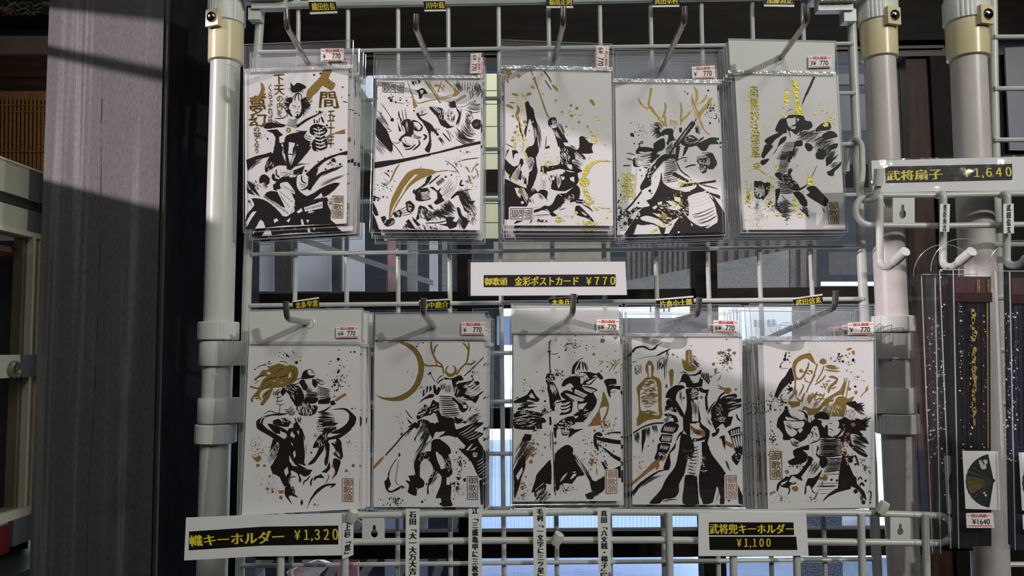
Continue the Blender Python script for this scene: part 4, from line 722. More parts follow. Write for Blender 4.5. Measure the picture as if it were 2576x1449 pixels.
# ================================================================ ink artwork: brush strokes, masses and splashes written as a small drawing language
ART = {
'T1': ((605, 165, 6.586), (605, 370, 6.586), '''
Kf: 830,270 870,340 930,290 1000,295 1095,355 1020,400 985,430 850,440 835,370
Kh 22 90 14: 930,360 70,150 400,0
Kh 30 70 11: 935,620 190,-60 40,0
Kh 26 70 11: 920,640 170,140 230,0
Kf: 755,560 840,520 862,590 820,640 800,700 830,780 870,850 820,830 770,760 790,690 740,640 800,620
Kf: 1000,560 1080,530 1100,580 1160,650 1130,690 1060,720 1040,780 1000,850 940,880 900,840 965,825 1000,760 1010,690 1000,610
Kb 12: 940,450 880,510 850,590
Kb 16: 950,450 905,520 900,590
Kb 14: 955,450 960,520 975,590
Kb 12: 960,450 1010,500 1000,600
Kb 9: 850,655 900,672 930,682
Kb 10: 945,690 1000,678
Kb 7: 860,690 920,697
Kb 6: 942,700 955,742
Kb 9: 905,792 940,765 990,782
Kf: 930,800 962,800 950,862 930,840
Kl 8 9 40: 790,880 960,850 750,1005 940,1010
Kb 16: 560,880 700,868 775,815
Kb 12: 640,640 745,720 785,860
Kb 10: 1130,700 1060,740 1040,850
Kl 4 12 20: 470,940 720,1000 560,900 760,985
Kf: 360,990 470,940 620,962 740,1012 640,1020 500,1042 400,1040
Kt 42: 930,1010 1100,900 1250,820 1370,745
Kd 40 5: 960,970 1100,890 1400,760
Kf: 430,1078 600,1055 650,1100 700,1150 640,1180 650,1280 720,1270 690,1460 555,1460 580,1200 530,1120
Kf: 720,1280 760,1160 920,1112 1100,1078 1050,1180 1150,1280 1090,1460 720,1460
Wf: 802,1268 900,1282 880,1460 790,1460
Wb 26: 950,1300 900,1460
Wb 30: 690,1290 700,1460
Kb 14: 1110,1090 930,1080 640,1020
Wf: 650,1040 780,1010 940,1060 900,1100 780,1140 690,1100
Go: 795,1070,44
Wb 7: 770,1045 815,1100
Wb 7: 815,1045 775,1100
Kf: 1160,1010 1250,965 1390,1000 1440,1080 1390,1150 1450,1280 1400,1400 1210,1410 1180,1280 1240,1180 1150,1120
Wl 7 20 30: 1200,1040 1400,1030 1250,1390 1420,1380
Wx 16 60 12 100: 1310,1210 110,150
Kb 22: 1215,880 1230,960
Kb 22: 1260,900 1280,960
Kb 30: 1335,840 1380,950
Kb 14: 1310,860 1300,940
Ko: 1285,1035,26 1370,1030,28 1430,990,18
Wo: 1290,1030,14 1372,1026,14
Kl 4 10 16: 1050,1120 1180,1180 1080,1260 1180,1300
Gf: 1370,75 1520,70 1480,150 1460,220 1570,300 1508,410 1360,330 1285,420 1200,500 1105,575 1100,425 1240,270 1330,170
Gx 14 50 10 -45: 1130,560 60,60
GT 間: 1320,430 1560,430 1620,700 1300,700
GT 五/十/年: 1440,750 1560,745 1540,1350 1430,1350
Gf: 1560,1112 1730,1050 1730,1130 1570,1132
Gb 30: 1560,1120 1400,1200
GT 下/天: 540,150 720,140 715,480 560,485
GT の/内/を: 600,500 690,500 690,840 600,840
GT く/ら/ぶ/れ/ば: 445,305 530,305 530,930 455,940
GT 夢: 150,500 400,480 400,820 150,830
Gb 60: 340,280 370,380 330,500 240,620
Gb 50: 140,600 250,540 420,465
GT 幻: 140,800 410,780 400,1000 130,1010
GT の/如/く/な/り: 210,1020 310,1020 300,1450 230,1450
Ks 50 7: 330,1180 160,180
Ks 24 6: 1500,350 260,300
Ko: 1220,153,16 1325,130,18 1692,355,14 1310,765,20 1258,765,12 1555,838,12 1662,1395,16 448,1212,16
Ks 18 8: 1330,780 150,60
Ks 16 5: 250,180 160,60
Kb 14: 1690,590 1780,612
@B
Kf: 560,-10 700,-10 690,110 760,300 640,300 560,330 420,420 400,330 470,170 540,90
Wx 12 70 12 110: 470,330 90,90
Kf: 720,-10 800,-10 780,120 830,360 770,370
Kf: 880,-10 1170,-10 1080,120 960,260 830,380 790,370 860,150
Wd 40 4: 930,60 860,220 810,370
Kb 10: 780,200 820,300
Kc 60: 100,240 260,180 420,140 520,110
Kd 80 9: 110,380 240,260 420,180
Kf: 100,250 260,210 120,400
Kd 30 6: 850,340 1000,280 1180,260
Kl 9 9 8: 860,390 1060,310 880,460 1000,400
Kx 30 60 8 -10: 800,450 130,60
Kb 50: 560,420 545,520 640,560
Wo: 610,420,60
Kb 24: 590,360 600,460 650,510
Kf: 700,490 900,500 1060,300 1000,480 930,600 950,700 1100,810 1370,660 1550,590 1640,600 1560,700 1430,800 1100,940 920,1000 860,780 680,620 560,620
Kt 66: 1100,470 1280,300 1440,190 1780,60
Kf: 1600,110 1780,60 1780,130 1640,130
Kf: 1130,440 1200,420 1230,380 1290,340 1200,600 1100,690 1000,720 1110,640
Kt 70: 1120,700 1300,470 1500,380 1700,310
Kd 60 6: 1300,480 1500,380 1780,300
Kd 50 6: 1300,640 1550,520 1780,440
Wf: 940,480 1010,450 1080,560 1120,620 1040,700 960,700 930,620
Kb 24: 1010,460 1020,560 1100,610
Kl 4 10 10: 970,600 1100,630 1000,700 1100,690
Kf: 540,620 640,600 700,650 600,730 545,700
Wf: 660,600 780,580 900,740 900,780 780,720 660,660
Kk 12 8: 680,620 880,720 690,650 900,770
Kf: 400,790 480,730 600,740 740,830 830,960 720,1000 600,930 430,830
Wf: 600,700 760,740 900,880 860,1040 800,1120 700,920 640,800
Kk 14 10: 650,790 820,990 670,820 800,1010
Kk 14 10: 640,720 880,900 650,750 860,920
Kk 20 12: 370,790 800,1080 380,830 780,1110
Kf: 190,850 380,870 560,990 700,1140 760,1150 900,1060 890,980 1050,960 1200,900 1430,830 1440,950 1500,1080 1490,1200 1570,1270 700,1300 80,1360 100,1130 230,960
Kf: 110,560 200,610 260,720 320,820 240,760 160,680
Kf: 100,680 160,700 240,800 120,760
Kx 26 60 12 60: 200,640 100,80
Kf: 310,540 330,480 400,450 480,520 460,620 400,580 320,600
Kx 24 60 12 60: 400,590 90,110
Wf: 1050,1000 1360,900 1360,1010 1070,1070
Kk 18 8: 1060,1010 1350,930 1070,1050 1350,990
Wf: 1210,870 1340,760 1370,830
Kk 9 7: 1230,860 1360,820 1240,870 1370,830
Wd 40 5: 1100,1080 1240,1070
Wf: 100,1330 180,1190 270,1060 190,1080 90,1240
Wf: 235,1360 330,1200 380,1240 415,1350
Wf: 550,1200 600,1180 630,1220 560,1260
Wf: 760,1220 830,1170 800,1250
Wf: 1000,1210 1030,1190 1050,1290 1010,1290
Wf: 1090,1200 1140,1210 1110,1260
Wf: 930,1070 1010,1010 1030,1060 960,1100
Ko: 1080,392,20 1400,185,18 1540,215,32 1648,284,20 1662,42,16 1288,236,12 1450,280,14 1408,365,16 140,895,16
Ks 30 9: 1500,270 190,110
Ks 40 6: 1480,930 70,120
Ks 20 6: 150,930 80,60
GS v: 1520,808 1700,808 1690,1175 1520,1170
'''),
'T2': ((930, 190, 6.9), (930, 390, 6.9), '''
KS h: 228,125 600,130 585,295 222,285
Ks 60 8: 350,380 230,150
Ks 40 8: 640,430 110,130
Ko: 372,432,28 450,465,18 530,428,16 198,655,14 390,770,32 490,750,10 768,612,16 1205,1276,12
Kb 10: 450,465 580,490
Kb 12: 180,470 250,550 350,700 400,790
Kb 12: 120,600 220,720 290,830 330,940
Kf: 100,740 200,840 290,930 350,1080 400,1200 380,1330 250,1210 100,1020
Kd 150 14: 100,650 220,800 370,980
Kd 160 12: 90,1040 220,1180 420,1390
Kd 60 8: 80,1180 200,1330 280,1440
Kb 14: 290,900 370,960 320,980
Kb 12: 380,1150 500,1170 600,1030
Kb 14: 340,1120 470,1260 590,1430
Gc 26: 700,250 760,400 790,560
Kb 8: 650,90 710,250
Gf: 740,400 800,470 830,530 780,570 750,520
Kf: 700,240 820,255 900,215 960,240 1000,310 920,330 905,390 855,400 850,330 800,260
Wf: 870,250 930,260 930,300 890,330
Kf: 720,90 770,110 780,180 740,150
Kx 10 60 14 40: 830,110 60,30
Gc 30: 960,90 1060,230 1150,360 1230,480
Gb 16: 1010,95 1130,270 1230,420
Gb 16: 820,490 1010,440 1200,400 1500,310
Gb 14: 780,420 840,480 1000,450
Gc 14: 1230,420 1500,345
Gf: 1300,85 1350,90 1480,230 1560,290 1580,350 1440,360 1470,260 1370,150
Gf: 1110,180 1160,140 1220,180 1150,200
Gb 22: 1250,90 1220,180 1180,280
Gb 22: 1220,190 1260,220 1290,285
Go: 1190,272,20 1290,182,22
Kl 9 9 60: 1450,100 1560,300 1860,90 1740,420
Kd 90 8: 1480,90 1560,200 1640,330
Kd 120 9: 1800,120 1890,250 1760,400
Kx 40 70 10 100: 1800,300 120,180
Wf: 1480,400 1640,250 1740,370 1740,480 1600,550 1510,540
Kb 8: 1500,550 1660,530 1770,440
Kk 9 13: 1490,420 1650,320 1510,470 1690,370
Kl 6 12 20: 1680,560 1930,590 1740,460 1930,490
Kf: 1400,460 1480,430 1510,550 1420,560 1380,520
Kh 14 60 10: 1430,500 40,120 300,0
Kf: 1030,545 1090,540 1240,560 1290,620 1290,740 1380,850 1420,900 1340,910 1230,850 1170,720 1060,600
Wl 7 12 20: 1060,530 1120,500 1180,640 1240,600
Wx 20 50 9 70: 1260,700 60,90
Wf: 1310,610 1490,560 1540,620 1540,740 1440,870 1360,800 1300,680
Kx 40 90 9 95: 1390,700 90,110
Kb 34: 1500,560 1560,680 1500,860
Kb 16: 1590,570 1570,720 1530,880
Kf: 1250,860 1360,900 1400,870 1470,880 1360,930
Wf: 1320,930 1480,890 1590,1020 1540,1080 1480,1090
Kk 8 12: 1350,960 1450,1080 1370,950 1470,1070
Kb 8: 1480,890 1590,1020 1540,1080 1490,1085
Kb 10: 1320,930 1380,1030 1420,1150
Kb 22: 1260,990 1340,1080 1400,1150
Ko: 1860,842,90
Wo: 1860,900,0
Gb 7: 1810,820 1840,860 1880,790
Gb 7: 1830,880 1890,840
Kd 120 9: 1500,900 1640,1120 1920,1170
Kd 200 14: 1540,900 1680,1040 1900,1100
Kd 80 8: 1690,640 1700,860 1800,980 1920,1000
Kx 40 60 9 100: 1730,740 60,140
Kb 12: 1650,590 1800,640 1930,620
Kb 16: 1490,1100 1700,1210 1900,1150
Kb 20: 500,620 510,700 570,810
Kl 3 10 60: 500,600 600,1000 610,560 700,1000
Kf: 550,830 620,760 700,760 740,850 760,1000 720,1050 760,1150 690,1240 600,1240 560,1150 500,1120 560,1040 620,1000 600,900
Wf: 550,1110 610,1060 720,1070 760,1130 740,1200 660,1210 570,1150
Kb 9: 600,1080 640,1180 700,1190
Wd 40 4: 640,780 650,900 690,1000
Kf: 740,770 840,800 920,880 900,950 840,970 760,940 720,870
Wf: 760,800 850,820 900,890 860,950 770,900
Kd 30 4: 740,840 800,900 870,940
Kc 40: 820,650 890,760 1040,850 1120,950 1190,1040
Kf: 820,660 900,760 1000,820 1070,900 1190,1030 1060,960 1070,1200 1030,1340 955,1290 1030,1140 1020,1000 960,880
Kb 16: 820,660 900,690 1000,650
Kb 34: 930,1020 980,1060 930,1120
Kb 26: 850,1110 860,1200 740,1300
Kb 22: 600,1280 700,1270 800,1190
Kl 3 10 20: 740,1000 900,1070 740,1050 880,1090
Kd 60 6: 1190,1050 1260,1150 1290,1240
Kf: 480,790 530,920 550,960 510,970
Kt 50: 1930,1160 1600,1230 1200,1330 900,1390 560,1449
Ks 60 6: 1700,1320 260,90
Ks 60 6: 900,620 130,90
Ks 40 5: 1150,950 160,160
@B
Kf: 65,130 600,60 1060,-10 1050,10 620,110 65,235
Gb 26: 520,150 450,250 380,400 340,480
Kb 10: 340,490 280,520 210,560
Ks 80 7: 250,500 190,320
Ko: 322,275,18 235,725,16 890,203,8 1318,378,18 1420,350,18 1358,492,16
Kb 18: 250,300 300,330 345,380
Gf: 335,1110 350,880 390,740 480,560 530,470 640,320 760,250 900,232 1060,250 1160,285 1100,330 980,370 820,450 700,540 600,660 500,820 420,960 380,1070
Gb 16: 1100,300 1260,275 1380,265
Wf: 830,340 790,340 690,440 600,560 500,740 400,920 365,1040 372,1060 400,980 450,860 560,690 660,520 740,430
Kb 8: 1380,270 1530,300
Kb 10: 1300,90 1450,190 1560,330
Kf: 1000,380 1080,350 1040,450 980,520 900,570 840,640 780,680 800,600 900,540 960,480
Kb 22: 1020,510 1100,440 1220,340
Kk 10 8: 1140,470 1260,380 1190,540 1310,450
Kf: 1040,560 1100,550 1180,620 1230,570 1240,660 1290,760 1280,800 1160,860 1110,820 1170,760 1160,640
Wf: 1210,640 1260,700 1260,740 1290,770 1400,700 1480,580 1510,420 1480,330 1400,380 1300,500
Kl 5 8 20: 1230,600 1400,400 1290,740 1490,540
Kk 16 7: 1260,690 1420,560 1270,720 1440,590
Kf: 740,640 780,590 790,640 860,640 880,590 1000,570 1040,640 1020,700 1060,760 900,800 800,780 790,690
Wl 6 13 16: 880,650 1030,620 900,760 1050,740
Kf: 620,830 700,790 740,830 780,880 760,960 700,1000 640,960 640,900
Wx 12 40 20 30: 700,900 70,70
Kl 4 9 6: 500,960 700,860 560,1050 760,1000
Kf: 400,1010 520,940 560,1000 540,1070 440,1080
Wx 10 70 8 70: 490,1010 60,50
Kf: 195,1080 260,1060 300,1130 400,1090 430,1130 380,1210 300,1240 240,1190
Wx 10 80 9 -20: 320,1150 80,50
Kb 12: 290,1140 400,1100 420,1180 340,1230
Kf: 50,1000 100,1110 160,1290 20,1290 20,1050
Kf: 40,800 110,920 150,1040 100,1050 50,960 40,850
Kb 24: 40,690 80,720 190,760
Ks 40 10: 80,760 60,60
Kf: 860,880 960,900 1020,960 1080,1030 1060,1110 1000,1150 960,1080 900,960 860,1100 800,1130 830,1020
Wx 34 70 9 70: 980,1020 130,110
Kf: 1000,870 1060,860 1110,940 1060,930
Kd 120 10: 1060,990 1200,1030 1260,1130
Kb 16: 960,1180 1200,1170 1350,1130
Kx 60 80 9 55: 1080,1050 200,90
Kd 260 22: 1200,880 1340,1000 1480,1080
Kf: 1330,1080 1470,1080 1440,1140 1500,1160 1540,1110 1500,1240 1380,1280 1360,1240 1200,1200 1330,1190
Kf: 1510,900 1560,920 1600,1040 1690,1120 1720,1150 1640,1290 1610,1260 1600,1130 1540,1040
Kd 140 12: 1300,790 1440,940 1560,980
Kd 90 8: 1560,1050 1580,1180 1600,1300
Kf: 1410,740 1480,660 1540,620 1580,680 1500,700 1420,760
Kd 120 9: 1540,580 1640,720 1800,820
Kf: 1640,740 1740,800 1830,790 1780,860 1700,830
Kf: 1620,880 1700,960 1760,1000 1700,1000 1640,960
Kb 26: 1600,420 1570,520 1640,520
Kd 200 16: 1600,560 1680,820 1860,1060
Kb 10: 1560,640 1700,600 1770,600
Kx 40 70 8 60: 1750,1080 120,120
Kf: 625,1150 680,1110 740,1200 800,1290 700,1260
Kf: 730,1070 790,1120 880,1210 830,1230 760,1150
Kx 30 60 14 60: 660,1240 90,50
Kx 40 60 9 60: 1000,1260 260,50
Go: 1862,160,24
Wo: 1862,160,12
Gf: 1650,190 1700,215 1740,300 1700,270
Gb 16: 1760,300 1820,200 1880,150
Gb 16: 1830,220 1870,300 1880,400
Gf: 1700,360 1740,360 1750,470 1790,480 1750,500
Gb 14: 1780,350 1800,410 1850,340
Kb 12: 1570,100 1700,70 1900,45
Ks 90 6: 1500,150 260,200
Ks 50 6: 1700,450 180,200
'''),
'T3': ((1260, 170, 6.74), (1260, 370, 6.74), '''
Go: 140,90,50 120,165,18 300,150,30
Gf: 75,190 120,210 140,255 110,265
Gb 16: 320,150 360,125
Gc 26: 510,35 540,130
Gf: 535,190 555,145 600,190 590,220 545,210
Gc 30: 570,200 640,380 700,560 760,740 810,850
Wd 8 2: 600,240 660,420 740,660
Kb 20: 715,40 800,150 860,260
Kb 16: 740,205 800,290 860,385
Gb 46: 870,290 920,340 965,400
Kb 12: 680,100 710,140
Gb 26: 500,310 540,330 575,360
Bf: 345,430 400,450 415,500 360,490
Gb 50: 430,490 470,450 520,440
Gb 40: 185,435 240,460 300,470
Bb 22: 300,430 280,520 285,650 280,760 330,900
Gb 50: 280,640 300,720 270,800 300,920
Gb 40: 80,635 160,660 215,700
Gb 24: 150,590 240,600
Bb 16: 430,490 410,600 400,650
Kf: 410,600 460,565 500,650 550,700 580,850 620,960 625,1300 640,1449 420,1449 560,1290 560,1100 540,1000 490,870 440,1050 420,1180 395,1100 440,900 430,740
Kd 60 6: 600,930 650,1080 680,1449
Wd 30 3: 560,1000 590,1100 590,1260
Bb 26: 330,920 350,1050 370,1200 380,1320 350,1449
Kb 22: 310,900 330,1060 380,1200
Bb 14: 200,1230 300,1225 460,1230
Bb 30: 245,1240 235,1400
Bb 24: 210,1110 250,1080 290,1090
Go: 405,920,28 275,1000,20 205,825,22 195,1235,24 480,1070,14 240,1100,22
Bo: 430,970,18 540,920,14 360,810,14 1220,1030,28 1128,1142,14 1526,1090,22 1595,1110,14 1712,1225,18 1768,1312,14 467,1350,22 360,570,12 500,590,9 525,1110,10
Bs 46 9: 350,700 160,330
Bs 60 9: 300,1150 190,280
Bs 50 9: 1250,800 330,200
Kf: 840,850 930,850 950,960 1060,1140 1120,1225 1140,1270 1060,1270 1100,1340 1200,1449 1000,1449 960,1290 880,1050 810,980 800,900
Wl 4 14 10: 830,980 950,960 850,1020 960,1000
Wd 60 7: 900,1040 960,1150 1050,1240
Wx 20 50 9 70: 900,930 60,50
Kd 50 5: 960,900 1030,1020 1110,1200
Kf: 1330,1190 1360,1160 1440,1190 1480,1260 1560,1290 1540,1360 1560,1449 1260,1449 1330,1350
Kd 80 8: 1150,1330 1240,1380 1330,1449
Bf: 1430,1180 1480,1100 1470,1200 1440,1230
Bb 30: 1530,1150 1610,1160 1630,1200
Bf: 1540,1230 1650,1240 1600,1300 1540,1290
Bf: 1580,850 1640,830 1690,900 1620,890
Gb 50: 1505,540 1550,580 1590,645
Gf: 1160,800 1220,800 1220,840 1180,830
Go: 1190,640,22 1290,690,26 930,555,18 1040,750,18 1170,735,12 1110,1000,18 1325,925,20 710,445,12 1470,1000,18
Bs 30 8: 1600,1100 200,180
Kb 10: 740,1449 760,1300 770,1150
Kf: 755,1350 820,1320 830,1400 770,1430
Kb 12: 80,1290 160,1330 220,1360
Kf: 190,1400 260,1400 300,1449 200,1449
@B
Kf: 190,60 215,100 285,90 230,120 215,210 195,120
Kb 14: 80,100 130,40 80,160
Kf: 60,200 140,270 220,330 300,300 330,200 370,200 380,280 330,380 430,540 440,700 520,700 620,420 600,160 620,-10 480,-10 400,100 440,230 540,200 570,240 520,400 480,430 450,640 400,620 330,560 240,520 160,560 130,470 60,370
Kf: 500,-10 640,-10 610,160 640,360 680,420 700,420 800,480 870,560 850,700 960,740 1100,740 1280,640 1320,560 1300,450 1380,400 1270,330 1200,230 1290,190 1440,200 1380,120 1260,50 1150,-10 1000,-10 1010,150 1010,250 960,300 830,320 740,310 650,330
Wf: 600,150 640,200 680,330 670,400 630,400 600,260
Wf: 700,60 990,-10 1000,160 1000,240 900,270 750,270 700,200
Wf: 160,540 330,280 330,400 290,560 330,640 250,600
Kl 7 8 10: 170,540 310,320 260,600 330,420
Kk 12 7: 240,540 330,340 270,560 340,370
Wf: 340,620 350,440 410,440 400,560 380,640
Kd 40 5: 350,460 380,540 370,620
Wf: 400,100 450,180 500,160 560,200 480,330 440,320
Kl 7 11 6: 410,220 540,120 480,400 560,260
Wf: 620,450 670,430 680,560 650,700 620,700 610,560
Wf: 690,500 750,500 760,600 740,700 680,720 690,600
Kk 8 6: 690,560 690,700 760,560 750,700
Wf: 780,580 830,560 850,700 790,720
Wf: 770,430 860,400 1000,370 1080,390 1080,440 950,460 900,560 850,560
Kx 20 80 10 80: 900,560 110,80
Wf: 950,470 1060,430 1080,540 1040,560 980,700 950,600
Kd 100 8: 960,480 990,560 980,700
Wf: 1120,290 1200,300 1220,370 1180,380 1130,340
Wf: 1160,520 1240,500 1250,600 1180,560
Kb 40: 1060,420 1080,480 1000,470
Wf: 1080,390 1180,400 1260,430 1150,420
Wx 30 80 10 60: 1080,150 80,160
Wl 6 11 14: 1240,60 1420,220 1260,190 1370,330
Kf: 1220,60 1300,40 1440,200 1400,210
Wk 12 8: 1270,70 1400,180 1290,100 1390,200
Kd 110 12: 1200,240 1320,280 1400,310
Kd 90 9: 1200,330 1300,360 1380,400
Kf: 60,540 130,560 240,620 440,700 590,720 620,760 680,720 780,740 860,920 820,930 680,790 600,780 480,860 440,1010 150,1020 130,1220 60,1220
Wf: 230,690 290,690 340,780 330,870 280,820
Wl 4 14 8: 300,690 450,960 370,680 470,840
Wk 8 14: 350,700 440,920 380,700 470,860
Go: 335,750,44 540,720,30
Bb 14: 510,720 560,690 580,720
Wo: 365,940,26
Kd 140 12: 460,860 540,850 560,980
Wf: 560,800 640,810 780,900 860,930 830,1000 740,1000 640,1020 470,1010 480,900
Kd 60 6: 630,800 700,860 720,910
Kd 120 10: 480,870 500,930 510,990
Wf: 800,760 940,770 950,880 860,960 780,880
Kf: 960,800 1100,780 1180,720 1280,640 1340,720 1330,860 1280,900 1180,940 1100,880 1060,950 940,1060 880,1100 960,1160 860,1170 800,1060 720,1050 620,1090 560,1110 560,1070 680,1030 740,990 810,1000 870,970
Wx 14 90 9 55: 1120,830 120,90
Wf: 1120,900 1160,900 1190,970 1130,950
Wf: 640,1080 800,1080 830,1150 600,1190 560,1150
Kb 12: 560,1160 700,1150 840,1140
Kb 14: 600,1110 700,1060 800,1080
Kb 10: 980,1060 1040,960 1090,940
Kb 9: 990,1070 1100,1030
Kf: 1220,880 1400,890 1430,930 1380,960 1280,950
Wk 12 8: 1270,905 1410,920 1280,920 1410,940
Kf: 1270,1000 1330,990 1420,1080 1500,1160 1560,1230 1580,1275 1450,1200 1340,1170 1260,1120
Kb 22: 1380,970 1480,1020 1560,1090
Wd 30 3: 1340,1080 1440,1150 1520,1210
Bf: 1380,490 1400,400 1470,300 1570,240 1700,215 1870,230 1870,250 1700,245 1600,280 1520,350 1480,440 1450,490
Bo: 1412,592,82
Gb 6: 1340,560 1400,520 1490,560
Bf: 1395,705 1460,710 1490,800 1540,900 1560,950 1480,900 1420,820
Bf: 1560,1000 1650,1060 1650,1085 1580,1050
Bb 14: 1680,1030 1780,1040 1870,1040
Bs 60 10: 1500,960 260,140
Bs 60 11: 1500,1290 180,80
Bs 50 9: 800,260 160,190
Bs 40 10: 1000,1200 120,90
Bo: 975,1245,40 1200,1180,22 1280,1115,28 1440,1290,34 1560,1300,22 1850,1085,18 1790,1195,22 1505,178,16 955,170,18 960,232,12 742,300,16 130,480,20 430,130,16
Bb 26: 400,60 430,130 470,240
Bb 20: 250,400 240,560
Bb 20: 710,320 720,480
Kf: 215,1300 270,1245 370,1245 300,1280
Kf: 480,1310 510,1240 540,1240
Ks 30 10: 680,1250 180,50
WR 20: 345,1120 210,110
KS h: 165,1045 530,1040 525,1215 160,1215
'''),
'T4': ((1545, 200, 7.069), (1545, 390, 6.9), '''
Gc 40: 660,150 640,280 615,420 620,490
Gb 34: 430,330 480,430 560,500 640,510
Gc 46: 640,480 720,600 820,720 900,820
Gb 40: 895,395 915,500 880,640 840,690
Gc 36: 905,640 910,760 930,840
Bb 12: 500,440 620,540 740,650 850,740
Gb 36: 1175,395 1195,520 1190,640 1185,760
Gb 34: 1380,540 1300,640 1200,740 1180,820
Bb 14: 1190,790 1260,740 1300,670
Gb 46: 1420,120 1465,220 1470,330 1445,420
Gb 34: 1450,440 1540,410 1610,350 1650,260
Bb 12: 1480,440 1550,410
Gf: 1395,240 1400,320 1440,420 1500,570 1700,350 1745,320 1740,400 1640,530 1530,670 1570,790 1620,900 1720,1000 1640,960 1560,850 1500,720 1440,600 1380,450 1370,340
Wb 14: 1400,440 1440,540 1470,620
Gb 12: 1390,540 1440,640 1490,800 1550,910
Go: 1000,750,24 1050,750,24 1103,750,24 1000,800,22 1052,798,22 1105,798,22
Wo: 1000,750,13 1050,750,13 1103,750,13 1000,800,12 1052,798,12 1105,798,12
Kh 22 150 16: 860,900 70,140 235,0
Kd 60 8: 870,860 760,780 640,860
Kd 70 8: 860,880 760,900 650,990
Kf: 745,1050 800,970 900,880 1040,880 1050,1000 1070,1060 1130,1060 1000,1110 960,1180 930,1140 890,1000
Kf: 700,1140 880,1040 910,1180 860,1260 780,1290 720,1400 690,1460 560,1460 660,1330 700,1230
Wf: 890,980 970,990 940,1120 920,1100
Kb 16: 1060,890 1040,990 1080,1060
Kb 14: 1070,890 1080,830
Kf: 1150,860 1210,850 1200,940 1160,940
Kc 90: 1420,760 1200,1040 1080,1190
Kc 20: 1460,700 1400,800
Kc 34: 1080,1190 960,1360 900,1449
Wd 30 3: 1380,790 1180,1060 1000,1300
Kh 18 90 12: 1420,900 40,-40 60,0
Kf: 1180,1130 1300,1000 1400,990 1500,1060 1600,1010 1550,1100 1440,1180 1300,1200
Wx 34 90 10 -20: 1410,1060 170,90
Kf: 1460,1160 1640,1060 1730,1030 1870,1040 1900,1060 1820,1090 1870,1145 1700,1160 1640,1260 1560,1270 1500,1210
Kl 9 14 20: 910,1230 1040,1110 900,1440 1090,1300
Kf: 430,1210 560,1200 700,1230 730,1320 680,1440 520,1380 380,1300
Wl 4 30 20: 440,1290 680,1290 380,1400 660,1449
Kf: 390,1400 560,1440 700,1460 390,1460
Kb 16: 215,1310 300,1320 380,1350
Kf: 1100,1180 1180,1180 1130,1449 1080,1449
Kf: 1250,1200 1340,1180 1260,1330 1210,1380
Kf: 1560,1310 1660,1290 1760,1320 1800,1460 1700,1460 1600,1449
Wd 100 8: 1480,1400 1600,1350 1720,1330
Ks 90 8: 1720,500 130,330
Kb 16: 1760,690 1820,690 1810,600
Ko: 1675,195,18 1258,217,12 1305,255,16 1720,560,14 1760,510,22 1705,775,20 318,980,34 492,1120,28 448,1146,20 345,1005,16 298,768,10 375,935,12 358,1140,14 450,1190,18
Wo: 490,1122,10
Ks 60 6: 480,900 200,200
Ks 30 5: 1050,650 500,350
@B
Kf: 330,60 480,20 700,-10 800,-10 740,60 640,150 580,240 480,200 340,200
Wl 5 26 20: 350,40 640,20 370,160 620,190
Kk 9 9: 370,60 500,80 370,90 500,110
Kb 20: 150,185 290,180
Kb 20: 220,60 330,90
Ko: 450,260,16 480,360,12
Kf: 860,-10 1100,-10 1090,60 880,60
Kl 10 16 14: 900,20 1080,0 850,360 1120,240
Kk 16 8: 880,120 1050,110 880,145 1050,130
Kf: 560,260 700,150 760,60 860,-10 960,-10 830,150 700,300 640,420 640,520 560,600 470,620 450,540 540,380
Wx 44 50 16 -50: 650,290 110,170
Kc 12: 940,10 820,140 640,340 470,600
Wd 8 1: 900,60 760,230 600,420
Kc 30: 640,440 470,640 330,820 200,960
Kf: 820,290 850,480 1000,580 1120,610 1260,640 1420,560 1420,480 1300,420 1450,490 1480,540 1640,640 1830,700 1835,765 1600,650 1500,640 1280,720 1290,860 1300,1000 1420,980 1260,1060 1300,1120 1500,1240 1780,1180 1800,1060 1760,900 1700,700 1850,900 1890,1000 1910,1330 1000,1390 930,1400 1040,1210 900,1240 880,1330 830,1400 760,1240 640,1200 480,1220 400,1200 320,1400 150,1440 340,1120 480,920 620,880 560,790 640,760 700,680 780,500
Wf: 1010,290 1040,270 1340,400 1300,440 1030,350
Kf: 1020,300 1050,290 1300,440 1280,480 1010,350
Kf: 1010,490 1200,500 1420,480 1400,520 1150,560 1010,540
Kf: 1450,480 1770,430 1765,470 1480,510
Kb 20: 1500,510 1700,560 1800,590
Wf: 480,620 620,540 720,400 800,280 800,420 700,680 560,790 500,760
Ko: 620,620,26 645,665,14
Wf: 830,420 1000,380 1140,420 1180,540 1000,560 880,500
Kl 6 12 10: 850,330 1080,260 870,480 1140,430
Kx 14 60 12 10: 930,420 80,50
Wl 6 26 24: 1290,720 1640,600 1320,1010 1740,880
Wf: 1300,980 1560,860 1720,880 1790,1060 1690,1110 1480,1190 1340,1130
Kl 4 16 20: 1340,1040 1740,900 1480,1190 1790,1050
Kk 8 10: 1360,1060 1520,970 1400,1090 1540,1000
Kk 9 8: 1440,1160 1600,1080 1460,1190 1610,1100
Kb 14: 1640,690 1760,860 1790,1060
Wf: 900,800 1060,820 1160,920 1060,960 920,920 1000,880
Wf: 1040,720 1150,740 1160,830 1050,790
Wf: 450,1090 560,1050 760,1110 900,1200 1000,1160 960,1100 1020,1160 860,1260 700,1190 480,1130
Wf: 660,1000 780,1030 1000,1100 920,1110 760,1070
Wf: 660,910 730,870 750,900 700,950
Wf: 750,830 830,800 830,850 770,870
Wx 60 60 14 20: 1030,980 260,200
Wf: 920,1390 1040,1200 1130,1080 1050,1110 1000,1160 990,1260
Wf: 1540,1220 1700,1150 1560,1240
Wf: 1580,1260 1790,1170 1620,1270
Wf: 1330,1170 1370,1220 1350,1240
